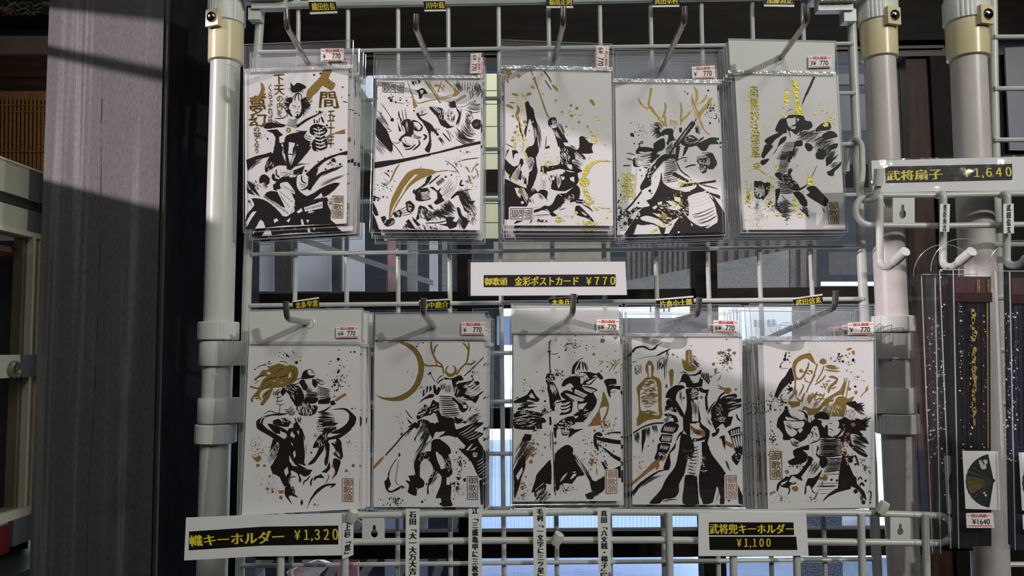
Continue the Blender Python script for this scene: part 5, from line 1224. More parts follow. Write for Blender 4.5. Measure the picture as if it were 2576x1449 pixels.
Wf: 1110,1320 1140,1330 1110,1400
Kb 26: 190,960 260,1000 240,1060 170,1010
Kf: 190,930 260,980 340,920 480,910 340,1000 280,1100 330,1120 240,1240 230,1060
Wx 30 70 14 40: 330,1020 130,90
Kf: 1700,-10 1760,60 1785,160 1720,240 1640,240 1600,180 1680,100
Wd 60 6: 1620,40 1640,140 1620,220
Kl 10 10 8: 1450,10 1440,120 1680,20 1620,200
Kf: 1440,110 1500,60 1560,90 1610,180 1610,280 1540,320 1490,240 1480,160
Wx 26 60 12 30: 1530,190 80,110
Kb 26: 1230,220 1320,180 1430,170
Kb 14: 1070,100 1180,50 1280,40
Kb 20: 1090,120 1160,270 1330,400
Ks 140 10: 120,1000 110,400
Ko: 190,1185,32 66,1116,16 85,1062,16 395,910,20 420,830,18 68,820,14 240,1060,22
Go: 865,1065,56 1240,95,26
Bb 10: 820,1040 860,1010 910,1050
Bs 150 9: 1080,850 300,320
Bs 70 9: 1180,500 220,160
Bs 50 10: 850,1180 220,130
Bf: 640,1340 720,1270 760,1300 680,1340
Bf: 1290,440 1350,410 1330,470 1300,470
BS v: 130,320 350,320 360,760 135,760
Bx 60 50 9 80: 240,540 100,200
'''),
'T5': ((1850, 190, 6.9), (1850, 380, 6.9), '''
Bf: 980,90 1000,40 1060,100 1095,180 1100,320 1085,420 1120,500 1150,550 1190,690 1030,680 1030,500 1010,300
BO: 893,390 48,132
Bb 20: 830,540 835,640 800,740
Bb 22: 785,750 860,720 1030,680 1190,690
Bd 30 3: 860,690 960,640 1040,640
Kd 16 3: 870,640 960,590 1040,590
Kb 6: 860,270 890,235 910,250
Kc 44: 1370,20 1300,180 1230,330
Kt 40: 1240,300 1190,420 1155,515
Kf: 690,940 720,860 760,780 820,740 880,740 920,690 1040,680 1180,700 1220,780 1310,800 1340,890 1260,940 1180,950 1120,1010 1040,1020 960,960 880,1000 780,1000 720,980
Wf: 890,750 1000,740 1035,720 1050,830 1000,860 930,890 900,820
Wf: 1060,745 1110,750 1085,805
Wf: 935,890 1000,870 1050,880 1040,930 980,930
Kb 10: 940,900 1000,885 1050,870
Wf: 890,930 940,1000 1000,1080 960,1100 900,1040
Wf: 1000,1000 1050,1040 1130,960 1060,1100 960,1130
Kb 16: 920,950 960,1080
Kf: 505,1130 560,1080 700,1010 860,980 740,1080 680,1130 620,1200 560,1200
Kf: 450,1380 480,1300 520,1200 660,1220 600,1300 520,1400 470,1430
Kf: 780,1100 880,1050 880,1120 740,1240 700,1320 640,1380 720,1260
Kl 12 12 8: 860,1160 1050,1150 700,1440 960,1440
Kf: 1040,1140 1160,1130 1160,1220 1050,1240 980,1449 940,1449 1010,1250
Kd 60 5: 1100,1230 1040,1330 1020,1449
Kf: 1390,940 1440,880 1520,820 1640,820 1660,920 1600,950 1480,960 1400,980
Kd 150 14: 1060,1110 1220,1020 1400,900
Kd 160 14: 1150,1130 1400,1000 1560,960
Kf: 1500,1040 1620,960 1720,980 1780,1060 1700,1080 1560,1110
Kf: 1210,1190 1260,1170 1350,1230 1320,1310 1260,1310 1210,1240
Kf: 1400,1400 1440,1280 1520,1270 1560,1330 1540,1449 1410,1449
Kd 160 14: 1330,1220 1550,1100 1760,1060
Kd 200 16: 1380,1310 1600,1150 1790,1120
Kd 200 16: 1560,1449 1680,1280 1810,1220
Kf: 1600,1260 1700,1180 1790,1180 1760,1260 1640,1300
Ks 30 5: 1400,1020 150,60
Bo: 1640,760,40 1385,670,30 1505,605,22 1480,490,20 1620,590,14 1725,765,14 1700,825,12 545,1000,14 455,1010,14
Bf: 1510,850 1570,810 1620,840 1610,880 1550,890
Bs 22 7: 1600,640 150,100
Bs 24 6: 500,900 100,150
BT 南/無/妙/法/蓮/華: 240,170 390,170 430,1440 270,1440
Bb 12: 150,410 200,350 250,320
Bb 14: 150,590 230,520 280,440
Bb 12: 240,870 320,790 390,700
Bb 12: 350,830 400,900 405,970
@B
BT 経: 300,200 430,200 440,320 310,320
Bb 14: 165,190 230,140 310,80
Bb 14: 225,355 300,310 330,270
Bb 22: 400,300 480,370 600,440 690,490
Kf: 450,90 500,20 600,-10 540,60 490,130
Kf: 440,170 480,150 590,130 550,200 480,245 440,220
Kl 16 13 10: 800,20 960,10 700,400 920,340
Kf: 940,10 1010,-10 960,120 950,200 900,180
Kd 60 6: 1040,0 1020,60 990,170
Kf: 920,320 980,290 1090,250 1000,330 960,400 980,460 1100,590 1120,640 1260,570 1240,600 1130,680 1000,680 860,560 740,480 680,400 760,370 900,400
Wx 60 40 10 30: 880,520 190,130
Wl 4 10 12: 980,330 1080,260 960,300 1060,240
Kl 7 16 16: 720,520 1000,600 760,720 1010,720
Kf: 700,660 780,650 760,780 720,900 800,1060 760,1060 700,960 700,800
Kd 260 20: 720,860 860,960 1080,960
Kd 160 14: 760,1060 900,1080 1010,1050
Kf: 1000,720 1100,700 1180,760 1250,890 1240,960 1150,940 1100,860
Kd 120 10: 1130,960 1260,1050 1320,960
Kd 60 6: 1220,1070 1260,1130 1310,1180
Kb 16: 850,1140 900,1165 950,1150
Ks 30 6: 890,1190 60,60
Kf: 1235,640 1330,600 1400,620 1600,830 1620,860 1565,960 1460,910 1230,760 1290,720
Kf: 1490,950 1560,1060 1540,1060
Kf: 330,520 380,520 600,540 590,700 540,780 470,850 340,800 330,650
Wd 150 12: 400,600 440,700 430,840
Wo: 520,480,70
Kl 5 10 30: 400,540 620,560 390,620 610,640
Kb 10: 1420,245 1380,330 1320,460
Kf: 1390,60 1440,-10 1570,-10 1560,80 1480,120 1420,120
Kd 200 14: 1560,160 1700,60 1820,-10
Kf: 1570,130 1620,80 1700,120 1680,200 1580,270
Kf: 1590,360 1660,330 1760,250 1840,180 1820,260 1720,360 1700,430 1620,420
Kd 120 9: 1640,330 1740,240 1840,190
Bf: 1240,530 1250,470 1270,440 1290,480 1370,440 1340,520 1350,570 1290,600 1250,570
Bb 8: 1260,360 1265,460
Bf: 690,300 700,250 760,240 750,300 720,330
Bf: 1010,800 1040,800 1050,860 1110,910 1060,940 1050,1060 1010,1060 1010,940 1030,880
Bb 12: 940,860 1040,850
Bo: 1122,1115,38 725,1105,32 175,1205,18 540,845,20 1168,708,14 1250,855,14 895,1270,14
Bs 260 10: 230,800 90,260
Ws 260 13: 380,950 140,360
Bs 120 8: 640,620 90,120
Bs 120 8: 600,900 120,160
Bs 60 9: 400,1200 180,160
Kx 30 60 8 40: 640,960 120,100
GS v: 1590,890 1780,885 1800,1255 1620,1260
Bx 30 24 6 0: 1700,1070 90,170
'''),
'B1': ((620, 870, 6.586), (620, 1080, 6.586), '''
Ks 90 7: 700,170 320,160
Ks 120 8: 1520,420 260,340
Ks 60 8: 1500,600 190,150
Ko: 668,157,20 830,275,26 378,264,14 893,243,12 1522,222,26 1725,103,14 1790,100,18 1460,650,22 1490,590,26 1420,678,16 1590,672,12 1617,527,12 1495,738,18 140,390,14 70,1218,14 16,1168,10 1750,1042,14 1800,1036,10
Kb 12: 160,380 230,330 340,320
Kb 12: 340,290 420,300
Gf: 130,545 200,490 270,400 340,400 400,350 540,290 640,330 740,320 830,350 860,440 840,540 760,630 640,680 540,690 440,700 420,760 380,850 290,970 230,960 300,850 260,840 290,780 400,700 240,740 210,850 130,850 100,920 65,890 120,810 190,720 60,690 60,660 200,690 270,560 340,500 200,530 150,580
Kb 12: 120,580 230,500 310,490
Kb 10: 480,460 560,390 640,370
Kb 12: 280,610 400,540 600,510 720,460
Kb 10: 240,740 340,690 430,640
Kb 12: 70,690 130,700 190,715
Kb 14: 70,905 120,940
Kb 16: 230,975 290,975
Kb 12: 220,850 170,880 130,860
Kb 12: 370,850 270,860 380,740
Kb 10: 130,640 180,590 230,570
Kb 10: 540,260 640,265 690,300
Kb 12: 760,400 800,500 700,620
Wf: 330,430 400,440 390,490 340,460
Wf: 700,470 730,430 740,510 700,530
Wx 8 60 10 -25: 560,580 120,60
Gx 16 80 16 -30: 500,330 260,40
Gx 14 90 20 120: 300,800 160,110
Kf: 910,510 940,430 1010,390 1000,450 1060,490 1140,490 1100,530 960,550 900,530
Kb 12: 1000,390 1080,400 1140,480
Kx 10 60 8 60: 1020,460 70,50
Kf: 880,580 960,560 980,620 1020,680 960,740 900,660
Kf: 1090,540 1150,560 1180,640 1140,700 1090,640
Kb 12: 960,560 900,540 830,560 780,600
Kb 14: 930,540 860,620 770,640 720,640
Kd 60 6: 1140,560 1230,590 1300,620
Kb 14: 1140,590 1250,640 1300,610
Kb 8: 990,620 1005,640
Kb 8: 1010,650 1040,655
Kl 5 10 10: 960,730 1060,680 1000,760 1100,740
Kf: 700,640 860,660 900,720 960,860 840,960 760,920 700,800 640,740
Wx 16 100 12 40: 760,760 110,100
Kf: 560,780 600,690 640,690 650,780 600,830
Kl 4 12 20: 470,800 560,760 500,960 640,960
Kd 60 7: 440,830 520,760 620,700
Kb 12: 510,740 520,860 500,980
Kb 14: 560,960 540,1110 490,1110 380,1080 280,1140
Kf: 840,740 880,680 940,780 960,900 900,1000 820,1000 780,930 860,880
Kl 8 11 8: 980,760 1200,760 960,860 1190,860
Kf: 980,850 1080,860 1190,860 1160,940 1040,960 960,920
Kl 10 14 10: 1160,660 1380,720 1210,960 1400,880
Kf: 1190,900 1400,860 1370,960 1260,965 1190,960
Kb 10: 1420,860 1490,830
Oc 44: 1470,910 1560,850 1650,800
Kf: 1380,920 1450,900 1480,970 1400,990
Kb 22: 1400,1000 1280,1080 1180,1100
Kf: 830,1000 940,960 960,900 1080,1000 1120,980 1180,1010 1150,1110 1060,1160 900,1150 840,1080
Wx 60 90 11 80: 980,1050 140,90
Kl 6 12 30: 620,1060 760,990 700,1140 820,1090
Kd 100 10: 1220,1160 1300,1100 1420,1090
Kf: 160,1290 170,1240 300,1160 500,1120 690,1120 600,1150 400,1160 300,1200 270,1290 330,1360 440,1449 330,1449 180,1370
Wb 14: 230,1290 250,1210 330,1170
Kf: 440,1240 560,1200 640,1200 760,1260 700,1340 560,1330 440,1290
Kf: 350,1290 480,1310 640,1380 700,1449 480,1449 400,1370
Wx 20 90 12 20: 640,1280 130,100
Kf: 780,1290 840,1250 900,1360 940,1449 760,1449
Wd 60 6: 760,1280 720,1360 700,1449
Kd 120 10: 840,1180 860,1250 880,1320
Kd 160 14: 1180,1180 1340,1170 1480,1180
Kf: 1210,1300 1340,1250 1530,1280 1480,1310 1300,1340
Kl 7 20 10: 1180,1180 1470,1190 1200,1420 1490,1340
Kf: 1260,1400 1490,1340 1500,1449 1240,1449
Wx 12 70 12 -20: 1380,1400 100,50
Kf: 1410,1060 1560,1030 1660,1040 1760,1120 1820,1190 1790,1310 1720,1380 1560,1449 1400,1449 1600,1340 1690,1240 1700,1130 1640,1070 1560,1050
Kd 30 4: 1540,1400 1720,1300 1810,1200
Kx 16 50 9 80: 1190,1320 30,100
@B
Kf: 180,-10 330,-10 540,110 640,160 700,-10 920,-10 950,240 970,430 960,560 1030,640 960,660 1080,670 1090,680 1030,760 960,780 880,740 870,880 900,870 910,880 880,870 850,740 740,680 740,760 690,850 700,920 640,940 560,800 440,740 460,900 430,720 400,620 500,440 540,240 400,120
Wf: 720,100 750,30 800,100 790,150
Wf: 830,30 870,20 870,90
Wf: 730,210 770,240 760,280
Wf: 560,20 640,60 680,130 560,80
Wf: 710,430 760,520 840,620 760,600 710,520
Wf: 770,400 800,340 820,430 790,480
Wf: 620,680 680,620 700,720 650,780
Wf: 860,570 940,620 1030,660 1100,590 1040,600 960,600
Kd 120 12: 540,180 460,320 350,500
Kf: 380,380 440,160 520,180 440,320
Kl 4 14 10: 540,260 340,490 560,330 380,560
Wx 20 100 9 110: 430,420 80,170
Kb 16: 920,20 960,130 960,190
Kb 8: 985,240 990,400
Ko: 1076,385,16
Kb 12: 1140,60 1130,120 1200,60
Kf: 1100,310 1150,180 1240,60 1270,-10 1400,-10 1330,130 1420,120 1560,70 1700,-10 1750,-10 1560,140 1400,170 1310,220 1280,340 1200,450 1120,560 1010,590 1140,440 1200,300
Wx 30 80 12 110: 1230,140 90,170
Kf: 1280,180 1330,170 1380,260 1350,560 1310,610 1290,520 1320,400
Kf: 1380,520 1390,650 1330,720 1240,710 1330,640
Kf: 1470,100 1500,120 1570,200 1580,300 1600,440 1570,500 1450,420 1430,380 1560,460 1540,400 1400,220 1490,240
Kx 26 80 12 70: 1510,300 80,150
Kf: 1450,480 1560,520 1540,620 1500,740 1420,820 1470,680 1430,600
Kb 12: 560,800 640,960
Kf: 640,970 720,900 740,960 800,1000 790,1060 860,1130 720,1090 700,1130 770,1250 680,1150 640,1090
Kb 16: 700,930 720,820 780,780 820,800
Kf: 870,740 910,830 900,880 870,850
Kb 20: 940,930 960,860 1000,840 1060,760
Kb 26: 1070,940 1070,860 1110,800
Kf: 1120,860 1120,790 1240,740 1290,810 1180,800
Kb 12: 1350,740 1360,800 1310,900
Kf: 1010,1290 1060,1150 1160,1000 1300,910 1480,900 1470,930 1330,940 1180,1050 1080,1160
Kf: 900,1190 920,1160 940,1220 915,1260 895,1230
Kb 20: 1460,920 1390,970
Oo: 190,598,28 300,600,22 386,775,20 350,985,26 1770,600,26 1655,685,24 1430,605,20 1450,770,18
Go: 765,970,28 785,1035,26 570,1130,30
Of: 80,430 150,470 200,430 250,470 210,530 160,530
Of: 530,1010 620,1010 610,1060 540,1060
Ob 16: 1480,700 1440,780 1420,830
Gs 60 7: 200,400 180,200
Gs 60 6: 1700,220 120,220
Ks 110 5: 150,250 140,300
Ks 60 5: 380,900 220,250
Gs 30 8: 430,1010 130,60
Ks 30 5: 1680,700 140,200
Ks 20 6: 1120,1250 120,60
OS v: 1590,815 1770,818 1765,1198 1590,1195
'''),
'B2': ((935, 860, 6.74), (935, 1065, 6.586), '''
Gf: 470,10 600,10 740,90 830,210 880,340 888,500 840,680 740,840 620,940 500,1000 300,1000 160,960 65,890 160,930 300,945 430,925 560,870 680,770 750,640 790,500 780,330 720,200 620,100
Gc 30: 1010,0 1015,120 1050,230 1100,320 1190,400 1225,540
Gb 28: 1130,40 1075,100 1055,200
Gc 28: 880,380 950,405 1100,405 1200,430
Gc 24: 1090,300 1100,400
Gc 30: 1550,20 1600,70 1640,150 1630,260 1600,360 1500,460 1440,560
Gb 30: 1640,0 1650,100 1640,200
Gb 34: 1600,380 1700,370 1770,320
Gf: 1310,395 1260,440 1245,520 1300,590 1370,590 1430,540 1445,480 1420,420 1370,392 1400,440 1400,500 1350,540 1300,530 1270,480
Kc 16: 1900,260 1740,420 1570,580
Kb 14: 1225,560 1150,600 1090,680
Kf: 1230,600 1340,620 1450,580 1500,560 1560,640 1440,680 1430,780 1380,800 1350,640 1240,640
Kb 22: 1230,620 1160,660 1110,720
Wf: 1250,640 1340,640 1330,740 1290,780 1250,720
Wf: 1465,660 1540,660 1500,690
Kd 90 8: 1220,690 1190,780 1150,860
Kl 6 9 6: 1230,720 1260,860 1330,720 1340,860
Kf: 1400,760 1480,700 1580,680 1700,660 1540,760 1620,800 1560,900 1480,960 1400,900
Wx 16 70 9 110: 1410,830 60,80
Kf: 1500,880 1640,900 1700,960 1820,920 1760,1040 1700,1000 1600,960
Kl 6 22 40: 1500,760 1740,620 1640,940 1900,830
Wl 5 16 30: 1560,740 1740,690 1640,900 1900,780
Ko: 1790,700,36 1700,580,18 990,530,22 765,78,14 868,16,12 792,34,10 1905,432,14 960,552,12
Kb 12: 1700,580 1730,670
Kb 10: 990,530 1040,620 1090,700
Kf: 860,940 870,820 900,800 890,880 930,860
Kf: 930,760 960,740 950,840 920,870
Kf: 980,760 1010,740 1020,800 980,860
Kf: 1040,740 1080,730 1100,820 1130,760 1170,800 1120,900 1060,880
Kf: 830,1000 900,940 1000,880 1060,900 1040,940 940,960
Kb 14: 800,1040 900,960 1000,900
Wf: 1050,960 1100,930 1140,960 1110,1020 1050,1010
Kf: 1040,980 1110,1030 1140,1010 1150,1180 1200,1260 1400,1300 1400,1400 1260,1449 1160,1449 1120,1300 1060,1200 1000,1240 900,1260 780,1320 760,1260 840,1120 900,1060 980,1100
Wx 50 90 12 -35: 960,1200 190,150
Kl 10 18 6: 1140,920 1380,930 1180,1260 1500,1230
Kk 18 8: 1260,1060 1410,1050 1260,1080 1420,1070
Kk 18 8: 1210,1140 1440,1130 1210,1160 1440,1150
Kk 18 7: 1220,1220 1490,1210 1220,1235 1490,1225
Kk 22 7: 1200,1275 1540,1250 1200,1290 1540,1265
Kf: 1360,940 1440,960 1540,1000 1620,1060 1640,1120 1560,1200 1490,1150 1460,1060 1370,980
Wl 4 14 6: 1390,930 1550,1060 1480,930 1600,1000
Wf: 1540,1070 1610,1060 1620,1120 1560,1130
Kf: 1500,960 1700,990 1600,990
Kb 14: 1690,1090 1650,1180
Kf: 640,1449 720,1370 860,1310 940,1330 1000,1380 960,1449
Wx 30 90 10 -30: 800,1390 150,60
Kb 14: 570,1150 640,1250 700,1310
Kf: 600,1280 640,1340 690,1380 660,1390 620,1350
Kf: 1400,1260 1480,1300 1560,1320 1500,1380 1420,1380
Kx 20 80 12 -30: 1520,1340 110,60
Kd 190 12: 1660,1400 1760,1300 1890,1240
Kf: 1650,1290 1700,1270 1680,1340
Ks 90 6: 1720,520 190,260
Ks 60 5: 700,560 330,260
Ks 40 6: 830,780 110,90
Ks 40 6: 1760,1150 130,100
Ks 30 5: 480,1250 200,180
@B
Kc 22: 740,20 540,180 400,340 230,530
Of: 215,545 150,640 35,760 40,700 90,640 160,570
Kd 60 6: 740,10 620,120 550,290
Kf: 600,60 700,-10 800,-10 760,100 720,60
Kd 200 16: 980,-10 860,150 740,330
Kf: 900,-10 1040,-10 1060,130 1010,260 960,160
Kd 110 9: 990,200 820,420 650,700
Kf: 700,260 740,200 720,300
Kd 120 10: 960,60 880,240 780,400
Kf: 1060,-10 1360,-10 1400,100 1700,-10 1870,-10 1700,120 1860,170 1760,260 1870,450 1860,900 1780,900 1640,620 1440,420 1530,420 1400,240 1260,200 1110,230 1230,130 1060,140
Wl 5 12 10: 1440,180 1700,10 1600,280 1820,180
Wf: 1120,200 1200,170 1160,150
Wf: 1410,220 1560,380 1520,420 1340,300
Wf: 1560,440 1660,340 1680,340 1600,450
Wf: 1620,450 1750,380 1700,440
Ko: 1712,520,56
Wo: 1712,520,42
Kx 12 60 8 70: 1712,520 36,36
Kf: 1020,270 1120,260 1280,380 1320,490 1270,520 1300,590 1320,700 1340,820 1290,900 1320,1040 1310,1260 1340,1360 1160,1370 1150,1240 1060,1240 1140,1030 1160,880 1100,820 940,1050 950,1160 920,1180 920,1050 960,900 1020,790 1000,680 900,580 820,640 800,880 870,960 860,1050 760,1090 740,1200 600,1140 620,1020 560,940 640,960 620,870 720,850 700,700 760,520 900,460
Wf: 1060,470 1100,480 1200,600 1210,740 1150,760 1130,700 1090,620
Wf: 1000,960 1140,860 1140,960 1060,1150 1010,1120
Wf: 1240,900 1330,880 1290,1020 1240,1020
Wf: 860,440 990,330 980,460 900,470
Wx 26 90 9 115: 870,620 90,150
Wf: 720,1080 760,1060 750,1090
Wx 20 70 9 80: 1270,680 60,120
Wx 20 80 10 130: 1040,880 70,110
Kd 70 7: 1120,820 1000,960 940,1150
Kb 20: 740,860 640,880 600,870
Kf: 1400,880 1480,900 1450,940 1420,930
Kf: 1410,960 1460,1010 1430,1030
Kf: 1300,1020 1390,960 1380,1010
Ko: 1545,935,30 1405,478,14 1525,620,12 1455,797,14 1440,840,12 447,1243,16 398,1255,16 430,1328,14 296,1250,14 838,1300,20 882,1268,10 1145,1335,20 1128,1420,18 268,1318,10 905,1005,14
Kf: 210,960 250,930 290,780 380,620 470,540 480,520 450,480 440,560 360,670 300,800 290,910 320,1010 270,1100 330,1120 450,1050 490,1040 460,1090 370,1130 290,1145 240,1090
Kb 8: 450,590 420,780 400,960 470,1040
Kf: 480,1020 560,1060 520,1060 510,1100
Kd 120 9: 1760,560 1840,800 1860,1000
Wl 5 10 10: 1740,640 1860,560 1760,860 1860,780
Kf: 1780,950 1870,900 1850,1340 1810,1350 1800,1180
Ks 130 7: 1470,650 170,260
Ks 120 7: 1430,1080 170,140
Ks 140 7: 400,1290 200,140
Ks 60 6: 500,180 110,300
WR 20: 1670,1070 110,200
KS v: 1585,880 1755,880 1755,1260 1585,1255
'''),
'B3': ((1285, 845, 6.74), (1285, 1050, 6.302), '''
Kc 20: 655,260 660,450 670,640
Kt 30: 655,250 660,420
Gf: 640,90 690,60 670,130 665,240 640,240
Kb 16: 610,280 650,250 690,270
Kb 10: 660,305 740,310 820,290
Kf: 590,720 620,640 700,640 740,680 750,740 700,770 640,820 600,790
Wx 20 60 12 40: 670,720 70,60
Kf: 630,800 720,780 780,880 840,1040 860,1080 760,1100 700,1240 670,1240 650,1050 620,900
Wd 100 6: 690,810 730,920 760,1040
Wb 12: 650,900 770,885
Kf: 1030,640 1060,500 1170,390 1240,365 1220,380 1150,420 1090,540 1080,640
Kb 18: 1150,420 1080,560 1050,640
Kb 26: 1170,430 1160,580
Kb 24: 1210,430 1230,580
Kb 24: 1230,440 1300,600
Kb 20: 1190,420 1110,600
Kb 12: 1250,440 1320,570
Kf: 860,850 900,750 1010,690 1100,680 1180,700 1180,800 1220,830 1160,900 1060,930 1020,900 1070,860 1000,800 900,860
Kf: 1150,620 1330,610 1440,640 1500,620 1570,720 1520,740 1440,660 1340,720 1270,640
Kb 10: 1080,640 1180,690 1300,650
Kb 10: 1160,600 1170,660
Kb 10: 1190,690 1240,700
Kf: 1240,770 1400,690 1480,690 1350,830 1200,830
Wf: 1280,790 1470,680 1340,810 1280,820
Kl 3 10 10: 1240,700 1250,830 1320,690 1300,720
Kf: 840,990 930,920 1040,940 1100,900 1240,850 1400,880 1470,920 1400,960 1460,1080 1440,1180 1240,1449 1060,1449 1160,1340 1120,1200 1030,1080 930,1080
Wf: 920,970 1100,1020 1250,1080 1200,1110 1060,1080 940,1000
Kk 16 8: 930,985 1190,1080 940,1010 1200,1100
Wf: 1090,900 1300,1000 1240,1050 1080,970
Kk 14 8: 1100,930 1280,1010 1090,960 1250,1040
Wf: 1210,860 1440,920 1360,970 1250,920
Kk 12 8: 1230,870 1400,930 1240,895 1380,950
Wf: 1080,1080 1130,1110 1130,1260 1080,1300 1060,1200
Wf: 1140,1160 1300,1130 1220,1240 1150,1250
Wx 20 90 12 -40: 1290,1330 110,100
Kf: 690,1260 740,1160 850,1100 1040,1090 1030,1290 940,1330 820,1340 870,1270 800,1220 740,1270
Wl 3 34 20: 790,1160 1010,1120 840,1280 1020,1230
Wf: 760,1150 870,1120 830,1260 790,1310 740,1240
Kf: 1060,1340 1130,1290 1180,1290 1170,1350 1080,1360
Gf: 1570,940 1640,1080 1665,1170 1640,1330 1560,1440 1640,1200 1510,1230 1525,1449 1370,1449 1480,1280 1540,1100
Gf: 1640,130 1680,100 1660,40 1720,10 1740,80 1840,10 1845,280 1700,320 1560,420 1480,520 1580,420 1480,440 1480,350 1560,230 1640,180
Wf: 1710,30 1750,20 1760,70 1720,90
Wb 20: 1740,240 1600,330 1440,470
Go: 1555,80,38 1410,310,24 1537,595,16 1640,522,16 765,66,14 1785,620,14
Gc 12: 1850,390 1740,500 1670,590
Gb 14: 1850,440 1780,500 1740,580
Gs 70 7: 1720,480 140,200
Kf: 1580,760 1640,730 1780,730 1790,820 1740,850 1880,850 1870,920 1760,890 1690,920 1690,1050 1640,960 1620,860
Wk 9 8: 1650,830 1780,810 1660,850 1780,830
Kk 6 10: 1680,950 1790,935 1690,970 1790,950
Kf: 45,1110 180,1040 280,990 340,900 380,920 420,1000 490,1080 440,1120 340,1090 290,1080 260,1120 60,1140
Wf: 310,1020 350,960 420,1060 340,1050
Kx 26 60 8 -20: 180,1070 110,40
Kd 70 7: 110,1180 280,1140 470,1160
Kf: 110,1230 290,1160 300,1200 460,1190 300,1230 280,1220 130,1260
Kf: 50,1320 180,1250 290,1260 440,1290 560,1330 520,1370 300,1330 60,1390
Wx 24 80 9 -15: 220,1290 180,40
Kf: 60,1400 280,1360 310,1340 560,1390 600,1449 50,1449
Wx 30 60 10 10: 320,1410 200,30
Ks 120 7: 580,1270 120,120
Ks 50 6: 540,930 110,80
Ks 90 7: 800,650 160,110
Ks 90 7: 1100,160 320,150
Kb 14: 900,190 960,140 1060,125
Ko: 235,740,12 438,607,8 580,1105,18 820,360,12 233,930,10 930,240,16
Ks 30 5: 250,800 220,200
@B
Kc 30: 625,-10 632,120
Kb 10: 630,200 632,520
Kc 12: 660,230 680,700 690,1160
Kt 26: 690,1100 712,1250
Kf: 700,580 860,440 950,450 990,600 1050,720 1170,900 1150,920 1060,940 970,1050 860,1040 780,1080 760,1150 720,1160 700,1040
Kf: 630,670 640,1060 560,1050 460,1110 360,1190 330,1180 400,960 400,920 500,800
Wf: 780,1010 830,930 900,870 870,930 800,1010
Wf: 940,970 980,910 1040,880 1030,920 960,980
Wf: 970,870 1030,850 1010,880
Wd 60 5: 560,1040 430,1150 330,1230
Kf: 370,1200 480,1080 560,1060 560,1160 640,1230 540,1240 480,1290 420,1310
Wx 40 110 16 125: 510,1230 120,120
Kd 160 10: 600,1180 480,1290 420,1400
Kc 44: 960,480 1010,600 1100,720 1180,840 1260,980 1330,1100
Wd 36 4: 1010,560 1120,760 1240,960
Wf: 990,500 1030,560 1010,600 980,580
Kf: 1250,960 1340,1020 1500,920 1500,1100 1440,1190 1340,1220 1280,1150
Gb 10: 1340,1015 1500,925
Kf: 1500,920 1500,850 1640,810 1760,760 1760,960 1640,930
Kf: 1180,1220 1280,1180 1400,1220 1280,1300 1210,1290
Wd 40 4: 1360,1230 1290,1330
Kc 64: 1380,330 1560,370 1760,400
Kf: 1320,270 1400,230 1460,280 1360,360 1400,540 1320,430
Wb 14: 1350,290 1460,320
Kt 30: 1760,240 1620,240 1480,275
Kt 60: 1760,680 1640,620 1540,540 1450,470
Kf: 1430,700 1470,710 1550,830 1500,840
Kd 30 4: 1470,660 1560,800
Of: 1320,-10 1420,-10 1430,120 1220,140 1270,80
Gb 16: 1510,-10 1440,80
Kf: 680,120 760,80 780,40 840,20 900,-10 1010,-10 1020,100 960,130 1010,190 1150,180 1030,240 910,330 920,280 820,280 800,190 780,170 730,200 720,330 690,300
Wx 40 50 20 30: 830,110 170,90
Wf: 810,200 930,210 930,270 820,260
Kk 7 10: 830,215 930,225 825,260 920,270
Kf: 1080,-10 1210,-10 1140,70 1190,75 1090,70
Kf: 170,370 220,260 330,270 320,360 240,380
Kd 200 14: 360,380 180,620 50,860
Kd 110 9: 300,280 150,480 50,620
Kf: 50,830 130,700 220,600 230,780 180,930 130,1110 60,1300 50,1000
Wf: 80,930 180,780 190,850 110,1000
Kf: 50,30 290,30 440,20 560,70 500,90 400,120 380,190 60,170
Wx 30 90 10 -10: 230,80 180,70
Kc 40: 420,90 430,180
Kc 40: 470,80 475,180
Kd 30 4: 330,210 480,200
Oo: 705,405,26 545,265,16 320,700,30 350,600,24 370,500,16 545,475,16 1330,208,20 240,940,14 170,1110,20
Gs 140 9: 330,480 210,320
Os 60 9: 200,1100 110,160
Gs 120 9: 1500,120 170,150
Os 90 9: 1290,700 150,270
Ks 130 7: 1400,450 320,260
Ks 110 7: 880,1150 180,110
Ks 80 6: 180,1230 140,80
Ob 12: 1230,820 1240,900 1280,960
Ob 12: 1360,800 1370,920
WR 18: 1596,1018 105,200
OR 2: 1596,1018 92,185
WR 2: 1596,1018 84,178
OS v: 1515,840 1680,840 1680,1200 1520,1205
'''),
